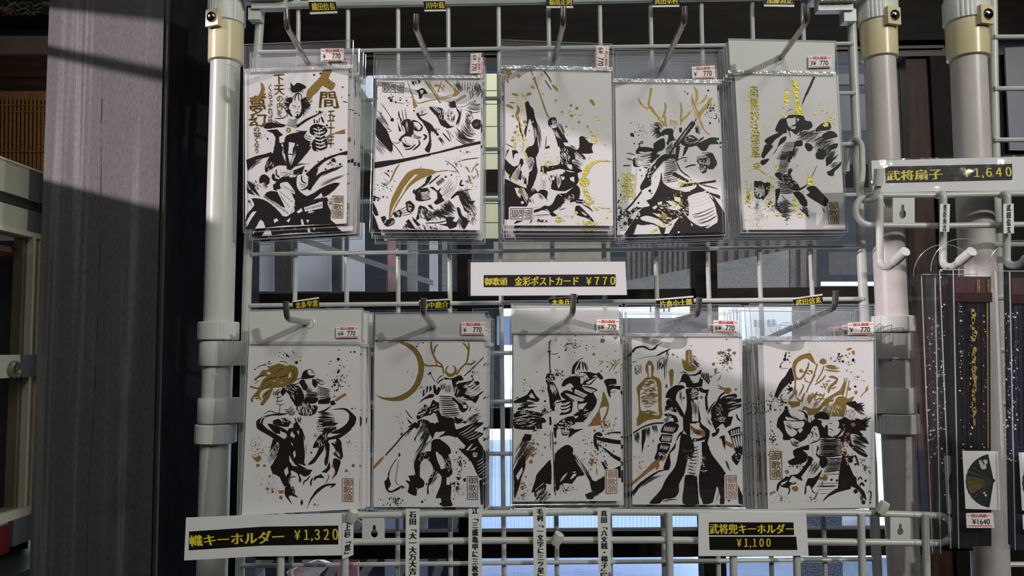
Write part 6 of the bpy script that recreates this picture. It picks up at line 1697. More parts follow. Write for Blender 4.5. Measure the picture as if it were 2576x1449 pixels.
'B4': ((1585, 845, 6.738), (1585, 1050, 6.166), '''
Kt 40: 30,280 110,200 240,185 350,235 450,170 550,110
Kb 34: 340,240 420,210 460,150
Kb 26: 440,345 560,280 690,220
Kc 6: 140,390 300,355 450,340
Kd 34 4: 35,450 90,430 140,415
Kd 50 6: 640,260 600,480 600,780
Kb 20: 640,240 620,330
Kf: 600,840 630,810 630,890 605,870
Kb 10: 80,510 95,660
Kb 12: 150,490 150,650
Kb 8: 80,515 155,490
Kx 14 60 10 100: 115,580 40,70
Kb 12: 185,480 185,640
Kb 10: 490,400 580,365
Kb 16: 500,400 495,570
Kb 12: 575,370 565,560
Kx 14 70 12 100: 535,480 30,70
Kb 16: 468,410 468,590
Gf: 135,1449 150,1300 130,1000 110,880 150,820 240,740 300,680 270,600 260,520 300,430 330,415 380,450 410,560 390,670 500,730 535,850 535,1200 550,1340 500,1410 350,1400 260,1449
Wf: 305,500 355,500 360,700 320,700
Wf: 300,740 420,750 465,860 480,1240 490,1350 260,1300 180,1250 170,950 220,850
Gx 150 130 11 -4: 320,960 130,260
Gx 60 100 12 -4: 320,1320 140,60
Gf: 660,590 720,560 740,620 720,840 690,870 670,700
Gf: 945,250 1040,240 1050,480 1130,560 1060,600 940,590 890,480 880,390 940,420
Wx 14 60 7 100: 1000,420 16,150
Kd 60 9: 1050,400 1120,470 1200,540
Kx 34 60 5 10: 1110,440 70,110
Kb 10: 1040,350 1080,330
Kf: 890,590 1000,640 1100,650 1210,570 1200,640 1080,680 960,660
Wd 20 3: 920,630 1040,650 1180,600
Kb 10: 840,650 860,610 900,640
Kf: 900,640 1000,680 1040,760 1080,800 1160,780 1190,680 1210,840 1160,870 960,870 940,800 870,780 820,830 860,740
Wf: 1020,680 1100,680 1170,650 1160,720 1100,790 1040,760
Kb 8: 1040,770 1090,770
Kl 5 22 14: 1200,620 1230,720 1320,620 1350,790
Kf: 1210,680 1330,780 1370,740 1330,820 1240,720
Kf: 1190,720 1240,740 1220,860 1180,860
Kf: 600,1040 640,930 760,840 900,840 930,880 840,920 790,990 780,1100 860,1220 920,1370 860,1360 760,1190 680,1060 620,1050
Kl 3 14 0: 720,1100 870,1340 780,1090 920,1340
Kf: 1160,890 1200,870 1260,910 1340,910 1300,970 1200,950
Kc 34: 1320,920 1290,1060 1300,1250
Kd 40 4: 1280,1000 1310,1250 1300,1400
Kd 40 4: 860,900 860,1060 880,1180
Kf: 950,900 1160,890 1150,1060 1170,1250 1190,1460 920,1460 960,1200 960,1050
Wx 34 60 14 0: 1090,980 60,90
Wd 60 6: 1050,1080 1080,1250 1060,1449
Wf: 1080,1080 1150,1080 1160,1449 1050,1449
Kd 90 12: 1080,1090 1110,1250 1110,1449
Go: 910,1050,22 1212,1040,22
Gh 10 24 9: 910,1050 10,0 360,0
Gh 10 24 9: 1212,1040 10,0 360,0
Kf: 610,1120 660,1060 720,1120 770,1180 760,1230 640,1210
Kf: 600,1180 780,1240 800,1300 620,1250 590,1290
Kf: 570,1330 660,1310 780,1360 820,1460 740,1460 740,1400 620,1360
Kd 60 5: 560,1460 660,1390 720,1360
Wx 18 60 12 20: 700,1290 80,80
Gf: 1590,930 1620,880 1690,880 1720,920 1680,980 1620,970
Kb 14: 1490,830 1560,880 1620,890
Kb 10: 1490,880 1590,915
Kc 30: 1600,960 1530,1020 1480,1120
Kd 80 6: 1480,1120 1380,1220 1310,1400
Kf: 1380,1360 1380,1240 1470,1120 1560,1040 1660,1000 1790,980 1820,1040 1700,1080 1880,1060 1880,1120 1700,1180 1890,1150 1880,1200 1680,1290 1640,1400 1480,1460 1380,1440
Wd 20 2: 1590,1060 1720,1040 1820,1050
Wd 30 3: 1620,1160 1740,1120 1860,1130
Wx 60 30 6 90: 1510,1270 60,120
Wd 30 3: 1640,1250 1760,1220 1870,1190
Kf: 1640,1380 1740,1360 1720,1449 1640,1449
Kb 24: 1800,1320 1830,1400 1880,1449
Go: 728,315,20 1416,475,28 1510,292,28 1675,240,26 1765,290,28 1795,905,20 1375,690,20 800,355,14
Gb 16: 1510,290 1580,280 1620,290
Gf: 1420,570 1470,540 1470,620 1410,700 1440,630
Gb 12: 1440,640 1530,610
Ks 130 9: 1640,400 180,220
Gs 50 10: 1600,420 160,200
Kb 10: 1470,770 1520,720 1540,660
Kb 12: 1620,390 1720,310
Ko: 1037,170,8 1632,58,14
Wo: 1632,58,8
@B
Gf: 110,130 120,-10 500,-10 430,10 250,50 150,120
Kc 22: 50,240 200,150 360,95 520,85
Kf: 185,190 245,170 240,330 185,560 180,350
Kd 90 12: 100,220 110,320 110,420
Kd 70 10: 280,140 280,240 270,340
Kd 80 10: 370,110 390,190 400,270
Kd 60 9: 350,340 350,380 350,410
Kf: 500,150 560,80 640,60 760,120 720,220 640,260 480,230
Wl 7 14 6: 540,130 520,210 700,150 660,230
Kf: 485,260 660,270 640,390 470,380 450,340
Wl 6 14 4: 510,280 490,370 640,290 610,380
Wb 12: 480,240 560,250 660,265
Kf: 440,400 620,410 600,520 540,580 460,680 380,640 420,520
Wl 5 14 4: 490,420 470,490 600,440 560,500
Wx 16 50 12 40: 480,590 60,60
Of: 370,680 440,650 455,760 420,810 400,800 420,760 300,840 150,960 35,1050 35,1000 200,860
Of: 500,640 560,570 560,630 500,690
Gb 8: 380,680 440,660
Kt 60: 30,1200 150,1050 300,930 440,840 560,810
Kd 60 7: 130,1090 330,960 540,890
Kf: 520,800 540,720 600,560 680,440 760,300 820,240 860,-10 820,-10 830,180 760,260 720,340 700,480 620,560 630,720 610,800 580,820
Kf: 480,1120 560,950 700,760 760,500 800,250 930,290 960,330 1000,480 960,640 900,640 880,720 860,800 840,880 760,1040 760,1150 700,1240 540,1270 480,1330 300,1330
Wf: 860,880 900,870 820,980 790,1130 760,1250 700,1270 560,1260 500,1290 460,1340 790,1340 830,1060
Kd 50 6: 500,1310 640,1270 790,1290
Kf: 860,900 960,890 1040,920 1060,1100 1070,1340 820,1340 840,1050
Kf: 1120,380 1200,400 1260,560 1480,860 1480,1000 1460,1340 1400,1340 1360,1080 1280,1320 1110,1340 1080,1200 1070,900 1130,640 1110,480
Wf: 1020,420 1100,400 1110,500 1080,700 1060,880 1080,1200 1130,1340 1070,1340 1040,900 1000,860 1060,640
Kl 9 14 10: 960,470 1070,440 890,840 1020,870
Kl 8 12 6: 1110,480 1200,440 1090,880 1180,860
Wx 24 90 8 12: 960,720 80,170
Wx 16 70 7 10: 1140,720 50,150
Wf: 1300,1260 1350,1060 1400,1240 1370,1340 1280,1340
Kd 30 4: 1330,1330 1360,1200 1360,1080
Kd 40 5: 1490,660 1540,800 1600,870
Of: 930,110 1000,170 1100,190 1160,220 1150,290 1060,260 950,190
Kk 13 7: 940,130 1150,230 945,170 1145,270
Kd 120 14: 1040,200 1020,260 1010,310
Kf: 940,330 1000,320 1060,330 1170,290 1160,340 1030,370 980,370
Wo: 960,330,12 1010,350,14
Kf: 920,-10 960,-10 930,110 930,300 830,180 840,-10
Kf: 1070,-10 1110,100 1200,170 1240,220 1200,400 1160,380 1160,220 1090,150
Kd 30 3: 1200,-10 1240,100 1300,160
Kf: 1270,-10 1560,-10 1560,80 1440,90 1330,180 1390,170 1360,260 1290,300 1270,250 1340,220 1290,120
Wx 20 60 8 0: 1420,30 100,40
Kf: 1440,80 1600,-10 1560,120 1480,160
Kf: 1390,310 1430,280 1470,290 1475,500 1440,400 1420,330
Kd 26 3: 1390,320 1420,360
Kf: 1520,210 1700,140 1740,240 1740,560 1660,740 1590,660 1580,600 1640,540 1620,480 1560,290
Wl 5 22 4: 1570,200 1580,270 1720,160 1720,230
Wl 4 24 4: 1590,300 1640,470 1720,260 1730,450
Wb 16: 1550,290 1640,260 1740,240
Wx 12 50 12 20: 1680,620 50,70
Of: 1470,350 1530,380 1590,410 1600,480 1480,410
Os 60 10: 880,560 70,70
Ks 60 9: 880,560 60,60
Oo: 284,440,14
Kf: 1660,1020 1760,1240 1760,1360 1690,1330 1670,1200
Ks 60 5: 150,700 120,500
Kf: 1510,1280 1560,1280 1540,1310
WR 16: 1567,1076 104,196
OR 2: 1567,1076 88,180
WR 2: 1567,1076 80,172
OS v: 1492,905 1642,900 1650,1250 1500,1250
'''),
'B5': ((1920, 860, 6.74), (1920, 1060, 6.439), '''
Kf: 480,430 510,560 520,650 450,690 380,760 300,830 240,960 190,920 160,1050 200,880 280,690 380,570 430,480
Kd 60 6: 340,780 260,880 230,960
Ko: 363,298,28 415,303,18 372,235,18 385,180,10 436,186,12 445,243,12 290,420,16 457,347,10 1285,207,22 1350,333,22 1295,332,14 1525,310,26 1560,757,22 1215,330,12 465,700,22 470,800,34 425,868,16 390,1120,30 380,1030,20
Kb 22: 390,170 380,220 365,300
Kb 12: 350,320 290,400 310,470
Kb 8: 310,450 440,450
Kb 18: 1525,270 1530,340
Ks 140 9: 300,1000 200,200
Ks 60 9: 440,800 60,110
Ks 70 8: 120,1100 90,220
Ks 50 8: 1280,300 160,110
Ks 60 6: 1600,600 200,160
Of: 1410,130 1450,100 1510,95 1490,130 1430,150
Of: 1490,160 1540,140 1555,200 1530,230
Oo: 1337,240,22 1400,230,18 1458,200,16
Gs 30 8: 1450,400 110,160
Gf: 490,420 520,320 610,240 720,200 790,190 840,250 870,330 900,390 820,340 740,280 640,310 580,360 550,450 570,600 650,640 560,650 550,840 500,940 440,1000 540,1010 620,1010 620,1080 520,1110 490,1120 420,1010 500,860 530,700 520,560
Gb 12: 760,270 850,350 910,400
Gb 10: 770,170 810,160
GO: 1013,332 62,48
Gb 34: 770,340 760,420 690,560 620,630 570,600
Go: 640,490,32
Gb 20: 640,500 720,520 800,560
Gb 34: 760,490 820,500 820,550
Gb 20: 700,590 720,660 790,690
Gc 22: 920,370 860,560 780,740 730,860
Gc 14: 880,560 800,720
Gc 20: 1030,410 980,540 900,670
Gf: 1050,400 1150,390 1240,410 1220,430 1310,440 1180,470 1080,440
Gb 26: 1040,470 1150,490 1300,500
Gb 26: 1060,560 1000,640 870,730
Gb 40: 1110,590 1200,600 1270,640
Gb 46: 1265,610 1230,680 1130,770 1100,870
Gb 18: 1060,680 1110,660 1150,660
Gb 18: 1010,690 1040,760 1060,820
Gb 18: 1030,720 1090,710 1050,780
Gb 20: 970,740 1020,780
Gb 22: 1150,800 1240,760
Gb 24: 660,710 680,760 600,920
Gb 20: 560,800 540,900
Gb 26: 700,860 640,1000 560,940
Gd 60 5: 560,820 540,930 520,1000
Gd 60 6: 700,860 680,960 650,1120
Gb 20: 910,840 880,900 840,960
Gb 24: 820,860 880,900 1000,880
Gb 18: 860,1000 880,940 920,850
Gb 22: 940,920 1040,900
Gb 20: 1040,860 1010,940 900,1060
Gb 20: 870,990 960,960 1050,970
Gd 110 8: 830,860 780,980 720,1120
Gd 80 6: 940,1000 880,1080 820,1160
Gf: 700,1090 800,1130 940,1110 1060,960 1200,880 1330,780 1370,660 1400,740 1360,880 1250,910 1100,1000 1000,1120 900,1230 840,1240 760,1240 740,1160 660,1150
Of: 1330,760 1370,680 1390,780 1340,860 1260,880
Wb 22: 720,870 650,1160
Gf: 1010,1170 1080,1080 1200,1040 1240,950 1340,920 1440,960 1540,920 1500,1010 1420,1050 1400,1150 1360,1270 1260,1260 1120,1260
Wx 50 70 9 80: 1180,1150 150,100
Gc 14: 1380,610 1340,900
Gc 14: 1420,610 1330,1000
Gc 14: 1460,650 1390,1000
Gh 14 80 16: 1150,1060 60,60 200,0
Ob 50: 1420,780 1490,810
Of: 1540,830 1600,830 1590,880 1560,890
Of: 1720,860 1740,780 1780,730 1770,820
Ob 14: 1640,940 1680,890 1740,830
Kf: 420,1150 560,1150 700,1180 760,1260 740,1400 600,1460 240,1460 250,1300 330,1200 380,1120
Wf: 430,1160 560,1150 690,1210 700,1300 640,1330 480,1260
Wf: 370,1270 470,1290 600,1330 640,1390 560,1400 420,1340
Wf: 340,1360 460,1380 600,1460 380,1460
Kd 60 6: 480,1260 600,1320 700,1320
Wd 30 4: 700,1280 730,1330 720,1400
Kf: 860,1250 980,1180 1080,1210 1120,1270 1120,1340 1000,1320 980,1460 760,1460 800,1330 880,1310
Wf: 760,1270 850,1260 840,1340 790,1400 770,1340
Kb 14: 800,1270 820,1340 790,1410
Wf: 920,1300 1080,1320 1220,1300 1330,1260 1300,1310 1100,1340 960,1330
Wf: 980,1390 1080,1380 1040,1449
Kb 12: 1120,1360 1180,1400 1260,1370
Kf: 1260,1340 1340,1300 1370,1270 1560,1340 1560,1460 1240,1460 1290,1400
Wf: 1370,1260 1410,1130 1560,1180 1560,1280 1480,1330
Kx 16 60 9 100: 1480,1210 70,80
Kb 10: 1420,1140 1400,1250
Kf: 1400,1040 1560,1000 1600,1050 1690,1090 1640,1140 1520,1120
Kh 20 160 16: 1500,1100 70,-20 30,0
Kd 110 9: 1540,1080 1640,1160 1760,1250
Kf: 1560,1300 1700,1320 1830,1280 1740,1370 1760,1449 1600,1449
Kh 16 120 14: 1660,1380 50,-30 60,0
Wf: 100,1040 110,1030 115,1036
@B
Kf: 240,-10 700,-10 760,20 920,-10 920,80 930,260 880,330 790,300 740,200 700,280 620,370 520,400 440,300 330,300 320,200 260,120
Wf: 330,-10 480,0 660,0 670,40 600,110 430,100 350,60
Wf: 350,60 500,130 550,170 520,220 460,250 380,180
Kd 60 6: 360,20 480,120 560,160
Wf: 570,60 640,20 660,80 600,110
Wf: 550,140 630,100 640,150 590,190
Kl 4 12 30: 440,290 600,400 580,300 700,260
Wf: 440,290 480,270 600,330 680,290 740,220 720,290 640,390 560,410 480,370
Kd 90 7: 450,310 540,370 680,320
Kf: 490,470 600,420 740,380 740,460 640,470 720,540 700,640 560,700 440,700 400,650 520,580 500,560
Wf: 660,480 740,480 720,530
Wf: 750,230 800,90 870,80 910,280 760,370 740,330
Kx 16 80 12 70: 830,210 60,120
Wf: 790,370 890,330 870,520 810,550
Kb 16: 750,360 820,340 900,310
Kf: 730,560 800,590 820,640 720,760 620,900 640,960 560,930 480,880 420,980 520,980 540,1010 440,1030 420,1080 300,1060 270,1030 250,1100 230,1140 215,1100 240,1000 340,920 380,880 560,850 640,760 720,640
Wf: 380,890 420,860 440,890 400,900
Wf: 290,1000 400,950 380,980 300,1040
Wd 40 5: 440,1010 540,960 620,950
Kb 20: 400,1050 430,1110 400,1190
Wf: 810,610 920,600 760,820 740,900 820,860 900,760 860,900 760,920 700,1000
Kd 120 12: 900,660 800,800 740,900
Kf: 730,920 800,920 880,860 960,780 880,960 830,1040 790,1100 860,1180 800,1140 760,1040 700,1050 700,1140 680,1190 670,1150 690,1020
Kf: 930,60 1040,60 1060,130 1040,210 1120,250 1220,200 1290,60 1320,-10 1490,-10 1640,0 1600,60 1680,140 1560,150 1620,230 1420,200 1440,380 1500,500 1420,380 1340,340 1260,370 1250,280 1120,270 930,260
Wf: 940,40 1020,40 990,110
Wf: 1060,10 1220,0 1230,60 1180,160 1130,230 1060,230 1050,170
Kb 12: 1050,130 1090,120 1140,160
Kb 8: 1060,170 1110,175
Kb 12: 1060,30 1130,40
Wf: 1210,260 1300,150 1330,90 1290,220
Kl 11 20 16: 920,290 1250,280 900,560 1280,540
Kk 16 10: 910,500 1160,520 920,520 1160,540
Kf: 880,380 900,440 870,520 940,560 1040,600 1040,700 960,760 910,680 920,600 860,540
Kl 10 14 8: 1040,600 1290,590 980,820 1260,780
Kk 14 8: 990,790 1240,780 990,805 1240,800
Kk 16 10: 950,850 1230,840 950,870 1230,860
Kk 14 10: 890,1000 1200,990 895,1020 1210,1010
Kb 20: 870,1050 1020,1050 1190,1045
Kk 20 6: 880,1100 1120,1090 880,1115 1120,1100
Kk 10 8: 930,1160 1040,1160 930,1175 1040,1170
Ko: 1110,945,18 1195,955,18
Kf: 1250,740 1300,480 1340,500 1340,640 1390,700 1470,880 1510,910 1520,1010 1640,1140 1670,1280 1600,1200 1540,1110 1430,1050 1420,1090 1200,1150 1060,1220 960,1300 1040,1190 1160,1100 1210,1080 1220,950
Ko: 1500,1130,36 1625,1310,32 1738,1315,14 1660,960,20
Kb 30: 1560,1050 1600,1000 1640,1050
Kb 18: 1530,960 1570,900 1610,950
Kb 16: 1680,1160 1720,1130 1750,1150 1735,1300
Kd 50 5: 1590,1180 1600,1280 1620,1340
Kf: 1330,560 1420,560 1500,550 1450,600 1450,660 1380,660 1380,600
Kf: 1470,680 1530,680 1500,720
Kb 26: 1490,540 1520,620 1550,720
Kf: 1380,360 1480,390 1600,450 1690,540 1680,580 1560,530 1460,450
Wk 14 9: 1460,400 1680,520 1470,425 1680,545
Kd 160 14: 1440,240 1580,300 1730,370
Kd 130 10: 1420,330 1580,420 1700,500
Kf: 1560,220 1680,300 1720,370 1600,330
Kh 14 90 14: 1600,60 40,-10 80,0
Ob 70: 1470,20 1440,80
Ob 50: 1340,220 1400,190
Ob 34: 1360,320 1410,330
Of: 1250,370 1310,360 1320,410 1270,430 1230,410
Go: 1200,440,24 935,920,26 1003,918,44 1270,490,20
Oo: 1300,60,18 1370,690,22 525,1090,44 485,1080,22 910,700,12 1260,150,12
Of: 350,800 400,780 420,830 380,850
Of: 110,1150 150,1140 190,1120 200,1160 150,1170 120,1200
Ob 24: 890,1130 860,1200 820,1270
Ob 20: 960,960 960,1060
Os 60 9: 1340,500 150,300
Ws 60 8: 1330,350 130,300
Ks 80 7: 1650,760 120,200
Ks 120 7: 160,300 120,260
Ks 60 7: 560,730 200,60
Ks 60 6: 300,1250 180,120
Ks 40 6: 780,1260 120,60
GS v: 110,480 298,480 308,930 120,935
'''),
}
# ---------------------------------------------------------------- drawing engine
COL = {'K': 0, 'W': 1, 'G': 2, 'B': 3, 'O': 4}
ARTM = [M['ink'], M['paper'], M['gold'], M['goldb'], M['orange']]
def spline(p, step):
    p = [np.array(q, float) for q in p]
    if len(p) == 2:
        n = max(2, int(np.linalg.norm(p[1]-p[0])/step)); return [p[0]+(p[1]-p[0])*i/n for i in range(n+1)]
    q = [2*p[0]-p[1]]+p+[2*p[-1]-p[-2]]; out = []
    for i in range(1, len(q)-2):
        a, b, c, d = q[i-1:i+3]; n = max(2, int(np.linalg.norm(c-b)/step))
        for k in range(n):
            t = k/n; out.append(.5*((2*b)+(-a+c)*t+(2*a-5*b+4*c-d)*t*t+(-a+3*b-3*c+d)*t**3))
    out.append(p[-1]); return out
class Art:
    def __init__(s, seed): s.items = []; s.r = random.Random(seed); s.fr = None
    def emit(s, c, pts, faces):
        ox, oy, k = s.fr; s.items.append((c, [(ox+x/k, oy+y/k) for x, y in pts], faces, s.ln))
    def brush(s, c, p, w, mode='b', jit=.12):
        q = spline(p, 16); n = len(q); r = s.r; L = []; R_ = []
        for i, a in enumerate(q):
            t = q[min(i+1, n-1)]-q[max(i-1, 0)]; l = np.linalg.norm(t) or 1; nn = np.array((-t[1], t[0]))/l; u = i/(n-1)
            if mode == 'b': f = min(1, .18+1.1*math.sin(math.pi*min(1, max(0, u)))**.7)
            elif mode == 't': f = (1-u)**.6*.95+.05
            else: f = 1
            h = w/2*f; L.append(a+nn*h*(1+r.uniform(-jit, jit))); R_.append(a-nn*h*(1+r.uniform(-jit, jit)))
        s.emit(c, [tuple(v) for v in L+R_], [(i, i+1, n+i+1, n+i) for i in range(n-1)])
    def dry(s, c, p, w, n):
        q = spline(p, 20); m = len(q); r = s.r
        nr = []
        for i in range(m):
            t = q[min(i+1, m-1)]-q[max(i-1, 0)]; l = np.linalg.norm(t) or 1; nr.append(np.array((-t[1], t[0]))/l)
        for k in range(n):
            o = (k+.5)/n-.5+r.uniform(-.3, .3)/n; a = int(r.uniform(0, .25)*m); b = max(a+2, int(r.uniform(.6, 1)*m)); b = min(b, m)
            if b-a < 2: continue
            s.brush(c, [tuple(q[i]+nr[i]*w*o*(1-.25*i/m)) for i in range(a, b, max(1, (b-a-1)//3))][:6] if b-a > 3 else [tuple(q[a]), tuple(q[b-1])], max(3.5, w/n*r.uniform(.35, .95)))
    def fill(s, c, p, amp=3.2):
        r = s.r; q = []
        if len(p) >= 6:                  # round the outline a little between its corners
            o = [np.array(v, float) for v in p]; m = len(o); p = []
            for i in range(m):
                a, b, e, d = o[i-1], o[i], o[(i+1) % m], o[(i+2) % m]; l = np.linalg.norm(e-b); t1 = (e-a)*.45*min(1, l/(np.linalg.norm(b-a)+1)); t2 = (d-b)*.45*min(1, l/(np.linalg.norm(d-e)+1))
                for k in range(3):
                    t = k/3; h = t*t*(3-2*t); p.append(tuple(float(w_) for w_ in b*(1-h)+e*h+t1*(t**3-2*t*t+t)+t2*(t**3-t*t)))
        n = len(p)
        for i in range(n):
            a = np.array(p[i], float); b = np.array(p[(i+1) % n], float); l = np.linalg.norm(b-a); k = max(1, int(l/9)); nn = np.array((-(b-a)[1], (b-a)[0]))/(l or 1)
            for j in range(k):
                d = r.uniform(-amp, amp)*.8
                if j and r.random() < .07: d *= 4.5
                q.append(tuple(a+(b-a)*j/k+nn*d))
        tri = tessellate_polygon([[Vector((x, y, 0)) for x, y in q]]); s.emit(c, q, [tuple(t) for t in tri])
    def dot(s, c, x, y, rad, ry=None):
        n = 7 if rad < 8 else 12 if rad < 24 else 24; r = s.r; ry = ry or rad
        s.emit(c, [(x+rad*(1+r.uniform(-.13, .13))*math.cos(6.2832*i/n), y+ry*(1+r.uniform(-.13, .13))*math.sin(6.2832*i/n)) for i in range(n)], [tuple(range(n))])
    def text(s, c, st, q):
        ch = st.split('/')
        v, f = glyphs('\n'.join(ch), 0.0, 1.0, .92 if len(ch) > 1 else 1)
        x0 = min(a[0] for a in v); x1 = max(a[0] for a in v); y0 = min(a[1] for a in v); y1 = max(a[1] for a in v); w = (q[1][0]-q[0][0])
        for dx, dy in ((0, 0), (.035, .0), (.07, .01), (.04, .03)):
            out = []
            for a in v:
                u = (a[0]-x0)/(x1-x0); t = (y1-a[1])/(y1-y0); wob = .035*math.sin(t*23+u*5)
                out.append(tuple((1-t)*((1-u)*q[0][k]+u*q[1][k])+t*((1-u)*q[3][k]+u*q[2][k])+w*((dx+wob)*.9 if k == 0 else dy+wob*.5) for k in (0, 1)))
            s.emit(c, out, f)
    def lin(s, p, u, v):
        a, b, c, d = [np.array(q, float) for q in p]; return (a+(b-a)*u)*(1-v)+(c+(d-c)*u)*v
    def run(s, frA, frB, txt, seals):
        s.fr = frA; s.ln = 0
        for ln in txt.strip().split('\n'):
            ln = ln.strip(); s.ln += 1
            if not ln: continue
            if ln == '@B': s.fr = frB; continue
            head, body = ln.rsplit(':', 1) if not ln[1:2] == 'T' else ln.split(':', 1)
            c = COL[head[0]]; op = head[1]; ar = head[2:].split(); r = s.r
            if op == 'o':
                for t in body.split(): x, y, k = map(float, t.split(',')); (k > 0) and s.dot(c, x, y, k)
                continue
            p = [tuple(map(float, t.split(','))) for t in body.split()]
            A = [float(a) for a in ar] if op not in 'TS' else ar
            if op == 'f': s.fill(c, p)
            elif op in 'bct': s.brush(c, p, A[0], op)
            elif op == 'd': s.dry(c, p, A[0], int(A[1]))
            elif op == 's':
                (cx, cy), (rx, ry) = p
                for _ in range(int(A[0])):
                    a = r.uniform(0, 6.28); d = abs(r.gauss(0, .55)); k = A[1]*r.choice((.35, .4, .5, .6, .8, 1.3)); s.dot(c, cx+rx*d*math.cos(a), cy+ry*d*math.sin(a), k, k*r.uniform(.6, 1.6))
            elif op == 'O': (cx, cy), (rx, ry) = p; s.dot(c, cx, cy, rx, ry)
            elif op == 'l':
                n = int(A[0])
                for k in range(n):
                    v = k/max(1, n-1); a, b = s.lin(p, 0, v), s.lin(p, 1, v); m = (a+b)/2+np.array((0, A[2])); j = r.uniform(-.05, .05)
                    s.brush(c, [tuple(a), tuple(m), tuple(b+(b-a)*j)], A[1]*r.uniform(.7, 1.25))
            elif op == 'k':
                n = int(A[0])
                for k in range(n):
                    u = (k+.5)/n+r.uniform(-.01, .01); a, b = s.lin(p, u, 0), s.lin(p, u, 1); s.brush(c, [tuple(a), tuple(b)], A[1])
            elif op == 'h':
                n, ln_, w = int(A[0]), A[1], A[2]; (cx, cy), (r0, a0), (a1, _) = p
                for k in range(n):
                    a = math.radians(a0+(a1-a0)*(k+.5)/n+r.uniform(-4, 4)); l = ln_*r.uniform(.5, 1.1); e = np.array((math.cos(a), -math.sin(a))); f = np.array((-e[1], e[0])); o = np.array((cx, cy))+e*r0*.8
                    s.brush(c, [tuple(o), tuple(o+e*l*.5+f*l*.08), tuple(o+e*(l+r0*.2)+f*l*r.uniform(-.1, .25))], w, 't')
            elif op == 'x':
                n, ln_, w, an = int(A[0]), A[1], A[2], math.radians(A[3]); (cx, cy), (rx, ry) = p
                for _ in range(n):
                    a = r.uniform(0, 6.28); d = r.random()**.5; x = cx+rx*d*math.cos(a); y = cy+ry*d*math.sin(a); b = an+r.uniform(-.35, .35); l = ln_*r.uniform(.4, 1)/2
                    s.brush(c, [(x-l*math.cos(b), y-l*math.sin(b)), (x+l*.2, y+l*.12), (x+l*math.cos(b), y+l*math.sin(b))], w*r.uniform(.5, 1.1))
            elif op == 'T': s.text(c, ' '.join(ar) if ar else head[2:].strip(), p)
            elif op == 'R':
                (cx, cy), (w, h) = p; k = A[0]*1.5; w /= 1; q = []
                for sx, sy, a0 in ((1, 1, 0), (-1, 1, 90), (-1, -1, 180), (1, -1, 270)):
                    for i in range(5): a = math.radians(a0+i*22.5); q.append((cx+sx*(w-k)+k*math.cos(a), cy+sy*(h-k)+k*math.sin(a)))
                s.emit(c, q, [tuple(range(20))])
            elif op == 'S':
                keep = s.items; s.items = []; TL, TR, BR, BL = [np.array(q) for q in p]; rot = ar[0] == 'h'
                def at(u, v):       # u across, v down, in the upright seal
                    if rot: u, v = 1-v, u
                    return tuple((TL*(1-u)+TR*u)*(1-v)+(BL*(1-u)+BR*u)*v)
                for a, b in (((0, 0), (1, 0)), ((1, 0), (1, 1)), ((1, 1), (0, 1)), ((0, 1), (0, 0))):
                    s.brush(c, [at(*a), at(*b)], 11, 'c')
                for i, g in enumerate('御歌頭'):
                    q = [at(.09, .03+.32*i), at(.91, .03+.32*i), at(.91, .33+.32*i), at(.09, .33+.32*i)]
                    v, f = glyphs(g); x0 = min(a[0] for a in v); x1 = max(a[0] for a in v); y0 = min(a[1] for a in v); y1 = max(a[1] for a in v)
                    for o in (0, .03):
                        s.emit(c, [tuple((1-t)*((1-u)*q[0][k]+u*q[1][k])+t*((1-u)*q[3][k]+u*q[2][k])+(o*80 if k == 0 else 0) for k in (0, 1)) for u, t in [((a[0]-x0)/(x1-x0), (y1-a[1])/(y1-y0)) for a in v]], f)
                seals += s.items; s.items = keep
def clip_poly(q, x0, y0, x1, y1): pass
# ---------------------------------------------------------------- the packs
GEO = { # card quad TL TR BR BL, header TL TR, seam y at left, right, bag overhang, art desc
 'T1': ([(615, 182), (876.5, 170), (872, 562), (617, 577)], [(613, 112), (889, 101)], (173, 162, 9)),
 'T2': ([(950, 198.5), (1211, 200.5), (1207, 579), (935, 577)], [(941, 134), (1215, 133)], (189, 189, 8)),
 'T3': ([(1270, 175), (1538, 178), (1542, 568), (1269, 567)], [(1260, 100), (1541, 111)], (163, 169, 9)),
 'T4': ([(1547, 208), (1803, 208), (1820, 584), (1553, 591)], [(1543, 124), (1817, 127)], (197, 200, 9)),
 'T5': ([(1848, 187), (2108, 189), (2127, 577), (1870, 578)], [(1832, 97), (2103, 103)], (176, 180, 8)),
 'B1': ([(626, 868), (906, 867), (903, 1280), (608, 1297)], [(626, 780), (913, 775)], (859, 859, 7)),
 'B2': ([(943, 859), (1217, 859), (1215, 1276), (939, 1275)], [(944, 787), (1228, 784)], (846, 845, 9)),
 'B3': ([(1291, 842), (1560, 842), (1563, 1260), (1291, 1262)], [(1286, 764), (1565, 766)], (831, 832, 8)),
 'B4': ([(1589, 845), (1867, 846), (1869, 1271), (1591, 1269)], [(1573, 766), (1863, 767)], (838, 838, 8)),
 'B5': ([(1920, 856.6), (2198, 856.6), (2203, 1277), (1932, 1281)], [(1885, 764), (2200, 768)], (846, 846, 9))}
DESC = {'T1': 'topknotted swordsman with gold calligraphy', 'T2': 'sideways battle scene with a gold crescent', 'T3': 'armoured hand gripping a gold spear', 'T4': 'crossed-sword warrior with gold antlers', 'T5': 'bearded warrior under tall gold crest',
        'B1': 'rider on a horned ox with golden mane', 'B2': 'antlered warrior beside a gold crescent moon', 'B3': 'spearman beside a pagoda', 'B4': 'long-coated warrior beside a gold bell', 'B5': 'warrior raising a gold war fan'}
